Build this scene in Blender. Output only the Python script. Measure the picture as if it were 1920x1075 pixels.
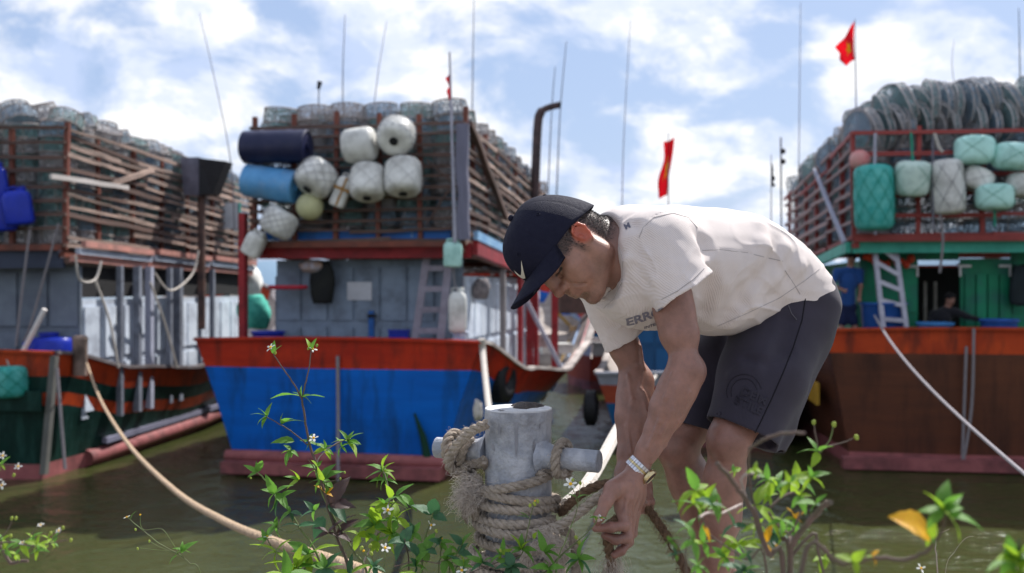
import bpy, bmesh, math, random
import numpy as np
from mathutils import Vector, Matrix

random.seed(11)
RNG = np.random.default_rng(5)
scene = bpy.context.scene
for o in list(bpy.data.objects):
    bpy.data.objects.remove(o)
COL = scene.collection
R = math.radians

# ------------------------------------------------------------------ camera
FPX = 1920 * 35.0 / 36.0
CAM_Z = 0.85
WATER_Z = -2.45
cam_d = bpy.data.cameras.new('camera')
cam_d.lens = 35.0
cam_d.sensor_width = 36.0
cam_d.clip_start = 0.05
cam_d.clip_end = 9000
cam_d.dof.use_dof = True
cam_d.dof.focus_distance = 2.2
cam_d.dof.aperture_fstop = 3.6
cam_d.dof.aperture_blades = 9
cam = bpy.data.objects.new('camera', cam_d)
cam.location = (0, 0, CAM_Z)
cam.rotation_euler = (R(90), 0, 0)
COL.objects.link(cam)
scene.camera = cam

# ------------------------------------------------------------------ world and sun
SUN_EL, SUN_AZ = R(50), R(51)                 # azimuth measured from +x towards +y (away from the camera)
SUN_DIR = Vector((math.cos(SUN_EL) * math.cos(SUN_AZ), math.cos(SUN_EL) * math.sin(SUN_AZ), math.sin(SUN_EL)))
world = bpy.data.worlds.new('World')
scene.world = world
world.use_nodes = True
wt = world.node_tree
wt.nodes.clear()
def wn(t, **kw):
    n = wt.nodes.new(t)
    for k, v in kw.items():
        setattr(n, k, v)
    return n
wout = wn('ShaderNodeOutputWorld')
wbg = wn('ShaderNodeBackground')
wbg.inputs['Strength'].default_value = 0.063
sky = wn('ShaderNodeTexSky', sky_type='NISHITA', sun_disc=False)
sky.sun_elevation = SUN_EL
sky.sun_rotation = math.atan2(SUN_DIR.x, SUN_DIR.y)
sky.air_density = 1.0
sky.dust_density = 1.5
tc = wn('ShaderNodeTexCoord')
sep = wn('ShaderNodeSeparateXYZ')
wt.links.new(tc.outputs['Generated'], sep.inputs[0])
def wmath(op, a, b=None):
    n = wn('ShaderNodeMath', operation=op)
    for i, v in enumerate((a, b)):
        if v is None:
            continue
        if isinstance(v, (int, float)):
            n.inputs[i].default_value = v
        else:
            wt.links.new(v, n.inputs[i])
    return n.outputs[0]
zc = wmath('MAXIMUM', sep.outputs['Z'], 0.0)
den = wmath('ADD', zc, 0.50)
cx = wmath('DIVIDE', sep.outputs['X'], den)
cy = wmath('DIVIDE', sep.outputs['Y'], den)
comb = wn('ShaderNodeCombineXYZ')
wt.links.new(cx, comb.inputs[0]); wt.links.new(cy, comb.inputs[1])
comb.inputs[2].default_value = 3.7
def wnoise(scale, detail, rough, dist=0.0):
    n = wn('ShaderNodeTexNoise')
    n.inputs['Scale'].default_value = scale
    n.inputs['Detail'].default_value = detail
    n.inputs['Roughness'].default_value = rough
    n.inputs['Distortion'].default_value = dist
    wt.links.new(comb.outputs[0], n.inputs['Vector'])
    return n.outputs['Fac']
def wramp(fac, stops, interp='EASE'):
    n = wn('ShaderNodeValToRGB')
    n.color_ramp.interpolation = interp
    el = n.color_ramp.elements
    while len(el) < len(stops):
        el.new(0.5)
    for e, (p, c) in zip(el, stops):
        e.position = p; e.color = c
    wt.links.new(fac, n.inputs[0])
    return n.outputs['Color']
cover = wramp(wnoise(4.6, 11, 0.58, 0.35), [(0.40, (0, 0, 0, 1)), (0.56, (1, 1, 1, 1))])
body = wramp(wnoise(6.5, 10, 0.58, 0.2), [(0.34, (6.4, 7.7, 10.6, 1)), (0.45, (8.8, 9.6, 11.4, 1)), (0.55, (11.6, 11.7, 12.0, 1))])
skyb = wn('ShaderNodeMixRGB', blend_type='MIX')
skyb.inputs[0].default_value = 0.62
wt.links.new(sky.outputs[0], skyb.inputs[1])
skyb.inputs[2].default_value = (5.6, 7.4, 11.2, 1)
mixc = wn('ShaderNodeMixRGB', blend_type='MIX')
wt.links.new(cover, mixc.inputs[0])
wt.links.new(skyb.outputs[0], mixc.inputs[1])
wt.links.new(body, mixc.inputs[2])
wt.links.new(mixc.outputs[0], wbg.inputs['Color'])
wt.links.new(wbg.outputs[0], wout.inputs[0])

sun_d = bpy.data.lights.new('sun', 'SUN')
sun_d.energy = 5.0
sun_d.angle = R(0.53)
sun_d.color = (1.0, 0.96, 0.91)
sun = bpy.data.objects.new('sun', sun_d)
sun.rotation_euler = SUN_DIR.to_track_quat('Z', 'Y').to_euler()
sun.location = SUN_DIR * 60
COL.objects.link(sun)

vs = scene.view_settings
vs.view_transform = 'Standard'
vs.look = 'None'
vs.exposure = 0.60
vs.gamma = 1.0
vs.use_curve_mapping = False
scene.render.engine = 'CYCLES'
scene.cycles.use_denoising = True
scene.cycles.max_bounces = 8
scene.cycles.transparent_max_bounces = 12
scene.cycles.caustics_reflective = False
scene.cycles.caustics_refractive = False

# ------------------------------------------------------------------ helpers
def P(px, py, d):
    """point at distance d (metres along +y) that the photograph shows at pixel px, py"""
    return Vector(((px - 960.0) / FPX * d, d, CAM_Z - (py - 537.5) / FPX * d))
def N3(v):
    return np.array(v, dtype=np.float64)

def tag(o, label=None, cat=None, group=None, kind=None):
    if label: o['label'] = label
    if cat: o['category'] = cat
    if group: o['group'] = group
    if kind: o['kind'] = kind
    return o
def link(o, parent=None):
    COL.objects.link(o)
    if parent is not None:
        o.parent = parent
    return o
def empty(name, loc=(0, 0, 0), rz=0.0, parent=None):
    o = bpy.data.objects.new(name, None)
    o.empty_display_size = 0.1
    o.location = loc
    o.rotation_euler = (0, 0, rz)
    return link(o, parent)
def children(o):
    return [c for c in o.children]
def copy_tree(o, parent=None):
    c = o.copy()
    COL.objects.link(c)
    if parent is not None:
        c.parent = parent
    for ch in list(o.children):
        copy_tree(ch, c)
    return c
def mesh_obj(name, verts, faces, mat=None, parent=None, smooth=False):
    me = bpy.data.meshes.new(name)
    me.from_pydata([tuple(map(float, v)) for v in verts], [], faces)
    if mat is not None:
        me.materials.append(mat)
    if smooth:
        me.shade_smooth()
    me.update()
    return link(bpy.data.objects.new(name, me), parent)
def inst(name, me, parent=None, loc=(0, 0, 0), rot=(0, 0, 0), scale=(1, 1, 1)):
    o = bpy.data.objects.new(name, me)
    o.location = loc; o.rotation_euler = rot; o.scale = scale
    return link(o, parent)

def frames(pts):
    """rotation-minimising frames along a polyline"""
    pts = [Vector(p) for p in pts]
    n = len(pts)
    T = []
    for i in range(n):
        a = pts[max(i - 1, 0)]; b = pts[min(i + 1, n - 1)]
        t = (b - a)
        T.append(t.normalized() if t.length > 1e-9 else Vector((0, 0, 1)))
    up = Vector((0, 0, 1)) if abs(T[0].z) < 0.9 else Vector((1, 0, 0))
    U = [(up - T[0] * up.dot(T[0])).normalized()]
    for i in range(1, n):
        u = U[-1] - T[i] * U[-1].dot(T[i])
        U.append(u.normalized() if u.length > 1e-9 else U[-1])
    return pts, T, U, [T[i].cross(U[i]) for i in range(n)]
def catmull(pts, n=8):
    pts = [Vector(p) for p in pts]
    out = []
    for i in range(len(pts) - 1):
        p0 = pts[max(i - 1, 0)]; p1 = pts[i]; p2 = pts[i + 1]; p3 = pts[min(i + 2, len(pts) - 1)]
        for k in range(n):
            t = k / n
            out.append(0.5 * ((2 * p1) + (p2 - p0) * t + (2 * p0 - 5 * p1 + 4 * p2 - p3) * t * t + (3 * p1 - p0 - 3 * p2 + p3) * t ** 3))
    out.append(pts[-1])
    return out

class MB:
    """collects shapes and links them as one mesh object"""
    def __init__(self):
        self.v = []; self.f = []; self.m = []
    def add(self, verts, faces, mi=0):
        b = len(self.v)
        self.v += [tuple(v) for v in verts]
        self.f += [tuple(b + i for i in f) for f in faces]
        self.m += [mi] * len(faces)
        return self
    def box(self, c, s, rot=None, mi=0, jit=0.0):
        hx, hy, hz = s[0] / 2, s[1] / 2, s[2] / 2
        vs_ = [Vector((x, y, z)) for x in (-hx, hx) for y in (-hy, hy) for z in (-hz, hz)]
        if jit:
            vs_ = [v + Vector([random.uniform(-jit, jit) for _ in range(3)]) for v in vs_]
        if rot is not None:
            vs_ = [rot @ v for v in vs_]
        c = Vector(c)
        return self.add([v + c for v in vs_], [(0, 1, 3, 2), (4, 6, 7, 5), (0, 4, 5, 1), (2, 3, 7, 6), (0, 2, 6, 4), (1, 5, 7, 3)], mi)
    def beam(self, a, b, w, h, mi=0, up=(0, 0, 1)):
        a = Vector(a); b = Vector(b)
        t = (b - a); L = t.length; t.normalize()
        up = Vector(up)
        if abs(t.dot(up)) > 0.95:
            up = Vector((1, 0, 0))
        s = t.cross(up).normalized(); u = s.cross(t)
        M = Matrix((s, t, u)).transposed()
        return self.box((a + b) / 2, (w, L, h), M, mi)
    def tube(self, pts, r, n=8, cap=True, mi=0, closed=False):
        pts, T, U, S = frames(pts)
        m = len(pts)
        vv = []
        for i in range(m):
            ri = r(i / (m - 1)) if callable(r) else (r[i] if isinstance(r, (list, tuple)) else r)
            for k in range(n):
                a = 2 * math.pi * k / n
                vv.append(pts[i] + (U[i] * math.cos(a) + S[i] * math.sin(a)) * ri)
        ff = []
        for i in range(m - 1):
            for k in range(n):
                k2 = (k + 1) % n
                ff.append((i * n + k, i * n + k2, (i + 1) * n + k2, (i + 1) * n + k))
        if closed:
            for k in range(n):
                k2 = (k + 1) % n
                ff.append(((m - 1) * n + k, (m - 1) * n + k2, k2, k))
        elif cap:
            ff.append(tuple(range(n))[::-1]); ff.append(tuple((m - 1) * n + k for k in range(n)))
        return self.add(vv, ff, mi)
    def lathe(self, prof, n=20, M=None, mi=0, wob=None):
        vv = []; ff = []
        m = len(prof)
        for i, (r, z) in enumerate(prof):
            for k in range(n):
                a = 2 * math.pi * k / n
                rr = r * (1 + (wob(a, i / max(m - 1, 1)) if wob else 0))
                v = Vector((rr * math.cos(a), rr * math.sin(a), z))
                vv.append(M @ v if M is not None else v)
        for i in range(m - 1):
            for k in range(n):
                k2 = (k + 1) % n
                ff.append((i * n + k, i * n + k2, (i + 1) * n + k2, (i + 1) * n + k))
        if prof[0][0] > 1e-6: ff.append(tuple(range(n))[::-1])
        if prof[-1][0] > 1e-6: ff.append(tuple((m - 1) * n + k for k in range(n)))
        return self.add(vv, ff, mi)
    def sphere(self, c, r, n=14, m=8, sc=(1, 1, 1), mi=0):
        prof = [(max(r * math.sin(math.pi * i / m), 1e-5), -r * math.cos(math.pi * i / m)) for i in range(m + 1)]
        M = Matrix.Translation(Vector(c)) @ Matrix.Diagonal((*sc, 1))
        return self.lathe(prof, n, M, mi)
    def mesh(self, name, mats, smooth=False):
        me = bpy.data.meshes.new(name)
        me.from_pydata([tuple(map(float, v)) for v in self.v], [], self.f)
        for m in (mats if isinstance(mats, (list, tuple)) else [mats]):
            me.materials.append(m)
        if any(self.m):
            me.polygons.foreach_set('material_index', self.m)
        if smooth:
            me.shade_smooth()
            try:
                me.set_sharp_from_angle(angle=R(40))
            except Exception:
                pass
        me.update()
        return me
    def build(self, name, mats, parent=None, smooth=False, loc=(0, 0, 0), rot=(0, 0, 0)):
        o = bpy.data.objects.new(name, self.mesh(name, mats, smooth))
        o.location = loc; o.rotation_euler = rot
        return link(o, parent)

# ------------------------------------------------------------------ materials
MATS = {}
def mat(name, col, col2=None, scale=6.0, rough=0.6, rvar=0.15, bump=0.0, bscale=60.0, stretch=(1, 1, 1), metal=0.0, spec=0.22,
        dirt=None, dirt_amt=0.0, dscale=2.5, sss=0.0, trans=0.0, coat=0.0, lo=0.35, hi=0.65, vvar=(0.86, 1.12), planks=0.0, dstretch=None):
    """paint, wood, cloth ...: two colours mixed by noise, some dirt patches, rough variation and a fine bump"""
    if name in MATS:
        return MATS[name]
    m = bpy.data.materials.new(name)
    m.use_nodes = True
    nt = m.node_tree
    b = nt.nodes['Principled BSDF']
    def nd(t, **kw):
        n = nt.nodes.new(t)
        for k, v in kw.items(): setattr(n, k, v)
        return n
    tcn = nd('ShaderNodeTexCoord')
    mp = nd('ShaderNodeMapping')
    mp.inputs['Scale'].default_value = stretch
    nt.links.new(tcn.outputs['Object'], mp.inputs[0])
    mp2 = mp
    if dstretch is not None:
        mp2 = nd('ShaderNodeMapping'); mp2.inputs['Scale'].default_value = dstretch
        nt.links.new(tcn.outputs['Object'], mp2.inputs[0])
    def noise(s, d=6, r=0.6, mp=mp):
        n = nd('ShaderNodeTexNoise')
        n.inputs['Scale'].default_value = s; n.inputs['Detail'].default_value = d; n.inputs['Roughness'].default_value = r
        nt.links.new(mp.outputs[0], n.inputs['Vector'])
        return n.outputs['Fac']
    def ramp(fac, a, b_, p0, p1):
        n = nd('ShaderNodeValToRGB')
        n.color_ramp.elements[0].position = p0; n.color_ramp.elements[0].color = a
        n.color_ramp.elements[1].position = p1; n.color_ramp.elements[1].color = b_
        nt.links.new(fac, n.inputs[0])
        return n.outputs['Color']
    c4 = lambda c: (c[0], c[1], c[2], 1)
    base_n = noise(scale)
    colout = ramp(base_n, c4(col), c4(col2 if col2 else [x * 0.8 for x in col]), lo, hi)
    if dirt is not None and dirt_amt > 0:
        dm = ramp(noise(dscale, 9, 0.65, mp2), (0, 0, 0, 1), (dirt_amt, dirt_amt, dirt_amt, 1), 0.48, 0.68)
        mx = nd('ShaderNodeMixRGB')
        nt.links.new(dm, mx.inputs[0]); nt.links.new(colout, mx.inputs[1]); mx.inputs[2].default_value = c4(dirt)
        colout = mx.outputs[0]
    oi = nd('ShaderNodeObjectInfo')
    hv = nd('ShaderNodeHueSaturation')
    mr = nd('ShaderNodeMapRange')
    mr.inputs['To Min'].default_value = vvar[0]; mr.inputs['To Max'].default_value = vvar[1]
    nt.links.new(oi.outputs['Random'], mr.inputs['Value'])
    nt.links.new(mr.outputs[0], hv.inputs['Value'])
    nt.links.new(colout, hv.inputs['Color'])
    nt.links.new(hv.outputs[0], b.inputs['Base Color'])
    rr = nd('ShaderNodeMapRange')
    rr.inputs['To Min'].default_value = max(rough - rvar, 0.03); rr.inputs['To Max'].default_value = min(rough + rvar, 1)
    nt.links.new(noise(scale * 3.1), rr.inputs['Value'])
    nt.links.new(rr.outputs[0], b.inputs['Roughness'])
    b.inputs['Metallic'].default_value = metal
    b.inputs['Specular IOR Level'].default_value = spec
    if coat: b.inputs['Coat Weight'].default_value = coat
    if sss:
        b.inputs['Subsurface Weight'].default_value = sss
        b.inputs['Subsurface Radius'].default_value = (0.012, 0.005, 0.003)
        b.inputs['Subsurface Scale'].default_value = 1.0
    if trans:
        tr = nd('ShaderNodeBsdfTranslucent')
        nt.links.new(hv.outputs[0], tr.inputs['Color'])
        ms = nd('ShaderNodeMixShader')
        ms.inputs[0].default_value = trans
        nt.links.new(b.outputs[0], ms.inputs[1]); nt.links.new(tr.outputs[0], ms.inputs[2])
        nt.links.new(ms.outputs[0], nt.nodes['Material Output'].inputs['Surface'])
    if bump:
        bp = nd('ShaderNodeBump')
        bp.inputs['Strength'].default_value = min(bump, 1.0)
        bp.inputs['Distance'].default_value = 0.01 * max(bump, 1.0)
        nt.links.new(noise(bscale, 5, 0.6), bp.inputs['Height'])
        nt.links.new(bp.outputs[0], b.inputs['Normal'])
        if planks:
            wv = nd('ShaderNodeTexWave'); wv.bands_direction = 'Z'; wv.inputs['Scale'].default_value = planks
            wv.inputs['Distortion'].default_value = 0.25; wv.wave_profile = 'SAW'
            nt.links.new(tcn.outputs['Object'], wv.inputs['Vector'])
            b2 = nd('ShaderNodeBump'); b2.inputs['Strength'].default_value = 0.8; b2.inputs['Distance'].default_value = 0.02
            nt.links.new(wv.outputs['Fac'], b2.inputs['Height']); nt.links.new(b2.outputs[0], bp.inputs['Normal'])
    MATS[name] = m
    return m
# ------------------------------------------------------------------ the setting
M_CONC = mat('quay_concrete', (0.30, 0.28, 0.25), (0.20, 0.19, 0.17), 5, 0.85, bump=0.6, bscale=40, dirt=(0.10, 0.08, 0.06), dirt_amt=0.6)
def make_water():
    m = bpy.data.materials.new('harbour_water')
    m.use_nodes = True
    nt = m.node_tree; b = nt.nodes['Principled BSDF']
    b.inputs['Roughness'].default_value = 0.07
    b.inputs['IOR'].default_value = 1.33
    b.inputs['Specular IOR Level'].default_value = 0.42
    t = nt.nodes.new('ShaderNodeTexCoord')
    hs = []
    for sc_, st, d in ((1.1, (1, 1.0, 1), 4), (4.6, (1, 1.7, 1), 6), (0.35, (1, 1, 1), 2)):
        mp = nt.nodes.new('ShaderNodeMapping'); mp.inputs['Scale'].default_value = st
        nt.links.new(t.outputs['Object'], mp.inputs[0])
        n = nt.nodes.new('ShaderNodeTexNoise'); n.inputs['Scale'].default_value = sc_; n.inputs['Detail'].default_value = d
        n.inputs['Distortion'].default_value = 0.6
        nt.links.new(mp.outputs[0], n.inputs['Vector']); hs.append(n.outputs['Fac'])
    a = nt.nodes.new('ShaderNodeMath'); a.operation = 'MULTIPLY_ADD'
    nt.links.new(hs[1], a.inputs[0]); a.inputs[1].default_value = 0.35; nt.links.new(hs[0], a.inputs[2])
    bp = nt.nodes.new('ShaderNodeBump'); bp.inputs['Strength'].default_value = 0.85; bp.inputs['Distance'].default_value = 0.10
    nt.links.new(a.outputs[0], bp.inputs['Height']); nt.links.new(bp.outputs[0], b.inputs['Normal'])
    r = nt.nodes.new('ShaderNodeValToRGB')
    r.color_ramp.elements[0].color = (0.050, 0.057, 0.016, 1); r.color_ramp.elements[1].color = (0.031, 0.040, 0.017, 1)
    nt.links.new(hs[2], r.inputs[0]); nt.links.new(r.outputs[0], b.inputs['Base Color'])
    return m
S_ = 4000
tag(mesh_obj('water', [(-S_, 2.9, WATER_Z), (S_, 2.9, WATER_Z), (S_, 2 * S_, WATER_Z), (-S_, 2 * S_, WATER_Z)], [(0, 1, 2, 3)], make_water()), kind='structure')
# quay: slab with a sloped stone face going down under the water
mb = MB()
mb.add([(-60, -60, 0), (60, -60, 0), (60, 2.72, 0), (-60, 2.72, 0), (60, 3.0, WATER_Z - 1.0), (-60, 3.0, WATER_Z - 1.0)], [(0, 1, 2, 3), (3, 2, 4, 5)])
tag(mb.build('ground', M_CONC), kind='structure')
# far hills over the harbour mouth
def hills():
    vv = []; ff = []; nx = 160
    for j, (dist, k) in enumerate(((3300, 0.0), (3500, 1.0), (3900, 0.0))):
        for i in range(nx + 1):
            x = -3600 + 7600 * i / nx
            h = 30 + 185 * math.exp(-((x - 880) / 210) ** 2) * (1 + .12 * math.sin(x * .021) + .07 * math.sin(x * .053)) + 240 * math.exp(-((x - 1750) / 420) ** 2) + 60 * math.exp(-((x + 900) / 600) ** 2)
            h += 14 * math.sin(x * 0.011) + 8 * math.sin(x * 0.037 + 1)
            vv.append((x, dist, WATER_Z + (h if k else -1)))
    for j in range(2):
        for i in range(nx):
            a = j * (nx + 1) + i
            ff.append((a, a + 1, a + nx + 2, a + nx + 1))
    tag(mesh_obj('hills', vv, ff, mat('haze_blue_hill', (0.16, 0.24, 0.33), (0.13, 0.21, 0.30), 0.004, 0.95), smooth=True), kind='structure')  # distance haze put into the hill colour as blue
hills()

# ------------------------------------------------------------------ boats
WOOD = mat('bare_rack_timber', (0.46, 0.33, 0.275), (0.20, 0.15, 0.13), 3.0, 0.8, stretch=(1, 1, 1), bump=0.3, bscale=30, dirt=(0.08, 0.06, 0.05), dirt_amt=0.75, vvar=(.55, 1.2))
WOODD = mat('old_dark_timber', (0.14, 0.085, 0.07), (0.07, 0.05, 0.045), 3.0, 0.85, bump=0.3, bscale=30)
REDW = mat('red_brown_painted_timber', (0.20, 0.060, 0.040), (0.12, 0.045, 0.035), 4.0, 0.6, bump=0.2, bscale=30, dirt=(0.06, 0.03, 0.02), dirt_amt=0.5)
CAPRAIL = mat('worn_white_cap_rail', (0.55, 0.50, 0.47), (0.33, 0.29, 0.27), 3, 0.7, dirt=(0.12, 0.08, 0.07), dirt_amt=0.6)
DECKM = mat('pale_worn_deck', (0.50, 0.44, 0.40), (0.30, 0.26, 0.24), 2, 0.8, dirt=(0.14, 0.1, 0.08), dirt_amt=0.5)
BOOT = mat('pink_antifouling', (0.33, 0.11, 0.11), (0.22, 0.07, 0.075), 3, 0.7, dirt=(0.05, 0.03, 0.03), dirt_amt=0.6)

class Boat:
    def __init__(s, x, y, yaw, name, label, cat='fishing boat', group='moored wooden fishing boats'):
        s.yaw = R(yaw); s.o = Vector((x, y, WATER_Z))
        s.root = empty(name, s.o, -s.yaw)
        tag(s.root, label, cat, group)
        s.Rm = Matrix.Rotation(-s.yaw, 3, 'Z')
    def w(s, p): return s.o + s.Rm @ Vector(p)
    def l(s, p): return s.Rm.transposed() @ (Vector(p) - s.o)
    def ray(s, px, py, s0=None, x0=None, z0=None):
        """where the sight line of a photo pixel meets the boat's plane y = s0, x = x0 or z = z0 (boat coordinates)"""
        o = s.l((0, 0, CAM_Z))
        d = s.Rm.transposed() @ Vector(((px - 960) / FPX, 1, -(py - 537.5) / FPX))
        t = (s0 - o.y) / d.y if s0 is not None else ((x0 - o.x) / d.x if x0 is not None else (z0 - o.z) / d.z)
        return o + d * t

def lerp_tab(tab, s):
    for (a, b) in zip(tab[:-1], tab[1:]):
        if s <= b[0]:
            t = (s - a[0]) / (b[0] - a[0])
            t = t * t * (3 - 2 * t)
            return [a[i] + (b[i] - a[i]) * t for i in range(1, len(a))]
    return list(tab[-1][1:])

def hull(bt, tab, bands, mats, L, capmat, deck_drop=0.75, bow_x=0.0):
    """tab: (s, half beam at the gunwale, half beam at the waterline, gunwale height); bands: (drop below gunwale or ('z', height), material index)"""
    ns = 30
    vv = []; ff = []; mi = []
    rows = []
    for k, (a, m) in enumerate(bands):
        rows.append((a, m))
    nr = len(rows)
    st = [L * (i / ns) ** 1.0 for i in range(ns + 1)]
    def sec(s):
        hb, hw, zt = lerp_tab(tab, s)
        pts = []
        for a, m in rows:
            z = a[1] if isinstance(a, tuple) else zt - a
            f = max(0.0, min(1.15, (z - 0.0) / max(zt, 0.1)))
            x = hw + (hb - hw) * (f ** 1.15)
            pts.append((max(x, 0.03), z))
        return pts
    for sgn in (-1, 1):
        base = len(vv)
        for s in st:
            for x, z in sec(s):
                vv.append((sgn * x, s, z))
        for i in range(ns):
            for r in range(nr - 1):
                a = base + i * nr + r
                q = (a, a + 1, a + nr + 1, a + nr)
                ff.append(q if sgn > 0 else q[::-1]); mi.append(rows[r][1])
    # transom planks
    b0 = len(vv); nxx = 12
    pts = sec(0)
    for x, z in pts:
        for k in range(nxx + 1):
            u = -1 + 2 * k / nxx
            vv.append((u * x, -0.10 * (1 - u * u) * 1.2 - 0.06 * (z / pts[0][1]), z + (0.05 * (1 - u * u) if z == pts[0][1] else 0)))
    for r in range(nr - 1):
        for k in range(nxx):
            a = b0 + r * (nxx + 1) + k
            ff.append((a, a + nxx + 1, a + nxx + 2, a + 1)); mi.append(rows[r][1])
    me = bpy.data.meshes.new('hull')
    me.from_pydata(vv, [], ff)
    for m in mats: me.materials.append(m)
    me.polygons.foreach_set('material_index', mi)
    me.shade_smooth()
    me.set_sharp_from_angle(angle=R(35))
    h = link(bpy.data.objects.new('hull', me), bt.root)
    # inner bulwark and deck
    mb = MB()
    for i in range(ns):
        s0, s1 = st[i], st[i + 1]
        a0 = lerp_tab(tab, s0); a1 = lerp_tab(tab, s1)
        d0 = max(a0[0] - 0.10, 0.02); d1 = max(a1[0] - 0.10, 0.02)
        ins = lambda a: max(a[1] + (a[0] - a[1]) * max((a[2] - deck_drop) / a[2], 0) ** 1.15 - 0.10, 0.02)
        k0, k1 = ins(a0), ins(a1)
        for sg in (-1, 1):
            mb.add([(sg * d0, s0 + 0.1, a0[2] - 0.02), (sg * d1, s1 + 0.1, a1[2] - 0.02), (sg * k1, s1 + 0.1, a1[2] - deck_drop), (sg * k0, s0 + 0.1, a0[2] - deck_drop)], [(0, 1, 2, 3)])
        mb.add([(-k0, s0 + 0.1, a0[2] - deck_drop), (k0, s0 + 0.1, a0[2] - deck_drop), (k1, s1 + 0.1, a1[2] - deck_drop), (-k1, s1 + 0.1, a1[2] - deck_drop)], [(0, 1, 2, 3)])
    mb.build('deck', DECKM, bt.root)
    mb = MB()
    for sg in (-1, 1):
        for i in range(ns):
            a0 = lerp_tab(tab, st[i]); a1 = lerp_tab(tab, st[i + 1])
            mb.beam((sg * (a0[0] - 0.03), st[i], a0[2] + 0.03), (sg * (a1[0] - 0.03), st[i + 1] + 0.01, a1[2] + 0.03), 0.17, 0.06)
    mb.build('cap_rail', capmat, bt.root)
    mb = MB()
    a0 = lerp_tab(tab, 0)
    pr = None
    for k in range(13):
        u = -1 + 2 * k / 12
        q = Vector((u * a0[0], -0.10 * (1 - u * u) * 1.2 - 0.06, a0[2] + 0.05 * (1 - u * u) + 0.02))
        if pr is not None: mb.beam(pr, q, 0.16, 0.05)
        pr = q
    mb.build('transom_rail', mats[0], bt.root)
    return h

# alike pieces share mesh data: slats and posts are a rough unit stick scaled by the object
def stick_mesh(name, m, seed):
    rg = random.Random(seed)
    mb = MB(); n = 5
    vv = []
    for i in range(n + 1):
        y = -0.5 + i / n
        ox, oz = rg.uniform(-0.12, 0.12), rg.uniform(-0.12, 0.12)
        for (x, z) in ((-0.5, -0.5), (0.5, -0.5), (0.5, 0.5), (-0.5, 0.5)):
            vv.append((x + ox + rg.uniform(-.06, .06), y, z + oz + rg.uniform(-.06, .06)))
    ff = [(0, 1, 2, 3), tuple(n * 4 + k for k in (3, 2, 1, 0))]
    for i in range(n):
        for k in range(4):
            ff.append((i * 4 + k, (i + 1) * 4 + k, (i + 1) * 4 + (k + 1) % 4, i * 4 + (k + 1) % 4))
    mb.add(vv, ff)
    return mb.mesh(name, m)
STICKS = {}
def stick(name, m, a, b, w, h, parent):
    key = (name, m.name)
    if key not in STICKS:
        STICKS[key] = [stick_mesh(name, m, i + 3) for i in range(4)]
    a = Vector(a); b = Vector(b); t = b - a; L = t.length; t.normalize()
    up = Vector((0, 0, 1)) if abs(t.z) < 0.95 else Vector((1, 0, 0))
    s = t.cross(up).normalized(); u = s.cross(t)
    o = bpy.data.objects.new(name, random.choice(STICKS[key]))
    o.location = (a + b) / 2
    o.rotation_euler = Matrix((s, t, u)).transposed().to_euler()
    o.scale = (w, L, h)
    return link(o, parent)

def rack(bt, x0, x1, s0, s1, z0, z1, fm, sm, pm, rows_f, rows_s, posts_f, posts_s, zf=None, side=1, top_extra=0.0, fall=0.0, rows_f_h=0.05):
    """timber lattice round the stacked traps: front face at s0, one long side face; fall lowers the far end"""
    mb = MB()
    xs = x1 if side > 0 else x0
    for s in (s0, (s0 + s1) / 2, s1):
        mb.beam((x0, s, z0 - 0.06 - fall * (s - s0) / (s1 - s0)), (x1, s, z0 - 0.06 - fall * (s - s0) / (s1 - s0)), 0.10, 0.10)
    for x in (x0 + 0.05, x1 - 0.05):
        mb.beam((x, s0 + .06, z0 - 0.17), (x, s1, z0 - 0.17 - fall), 0.10, 0.10)
    rk = mb.build('trap_rack', pm, bt.root)
    for k in range(rows_f):
        z = z0 + (z1 - z0) * k / (rows_f - 1)
        cuts = sorted([x0 - 0.05, x1 + 0.05] + [random.uniform(x0 + 0.8, x1 - 0.8)])
        for a, b in zip(cuts[:-1], cuts[1:]):
            stick('slat', fm, (a, s0 + random.uniform(-.03, .03), z + random.uniform(-.025, .025)), (b, s0 + random.uniform(-.03, .03), z + random.uniform(-.03, .03)), 0.05, rows_f_h + random.uniform(-.01, .015), rk)
    for k in range(posts_f):
        x = x0 + (x1 - x0) * k / (posts_f - 1)
        stick('post', pm, (x, s0 + 0.075, z0 - 0.1), (x + random.uniform(-.04, .04), s0 + 0.075, z1 + top_extra + random.uniform(-.05, .1)), 0.08, 0.08, rk)
    sg = 1 if side > 0 else -1
    for k in range(rows_s):
        z = z0 + (z1 - z0) * k / (rows_s - 1)
        s = s0 + 0.05
        while s < s1 - 0.4:
            e = min(s1, s + random.uniform(1.6, 3.8))
            if random.random() < .07:
                s = e; continue
            fa, fb = fall * (s - s0) / (s1 - s0), fall * (e - s0) / (s1 - s0)
            stick('slat', sm if random.random() < .68 else fm, (xs + sg * random.uniform(0.0, .05), s, z - fa + random.uniform(-.05, .05)), (xs + sg * random.uniform(0.0, .05), e + 0.12, z - fb + random.uniform(-.06, .05)), 0.045, 0.068 + random.uniform(-.018, .02), rk)
            s = e
    for k in range(1, posts_s):
        s = s0 + (s1 - s0) * k / (posts_s - 1)
        f_ = fall * (s - s0) / (s1 - s0)
        stick('post', pm, (xs - sg * 0.075, s, z0 - 0.1 - f_), (xs - sg * 0.075, s + random.uniform(-.1, .1), z1 - f_ + top_extra + random.uniform(-.05, .12)), 0.09, 0.09, rk)
    # far side and back, seen only through gaps
    for k in range(0, rows_s, 2):
        z = z0 + (z1 - z0) * k / (rows_s - 1)
        xo = x0 if side > 0 else x1
        stick('slat', sm, (xo, s0, z), (xo, s1, z - fall), 0.05, 0.08, rk)
    return rk

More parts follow.
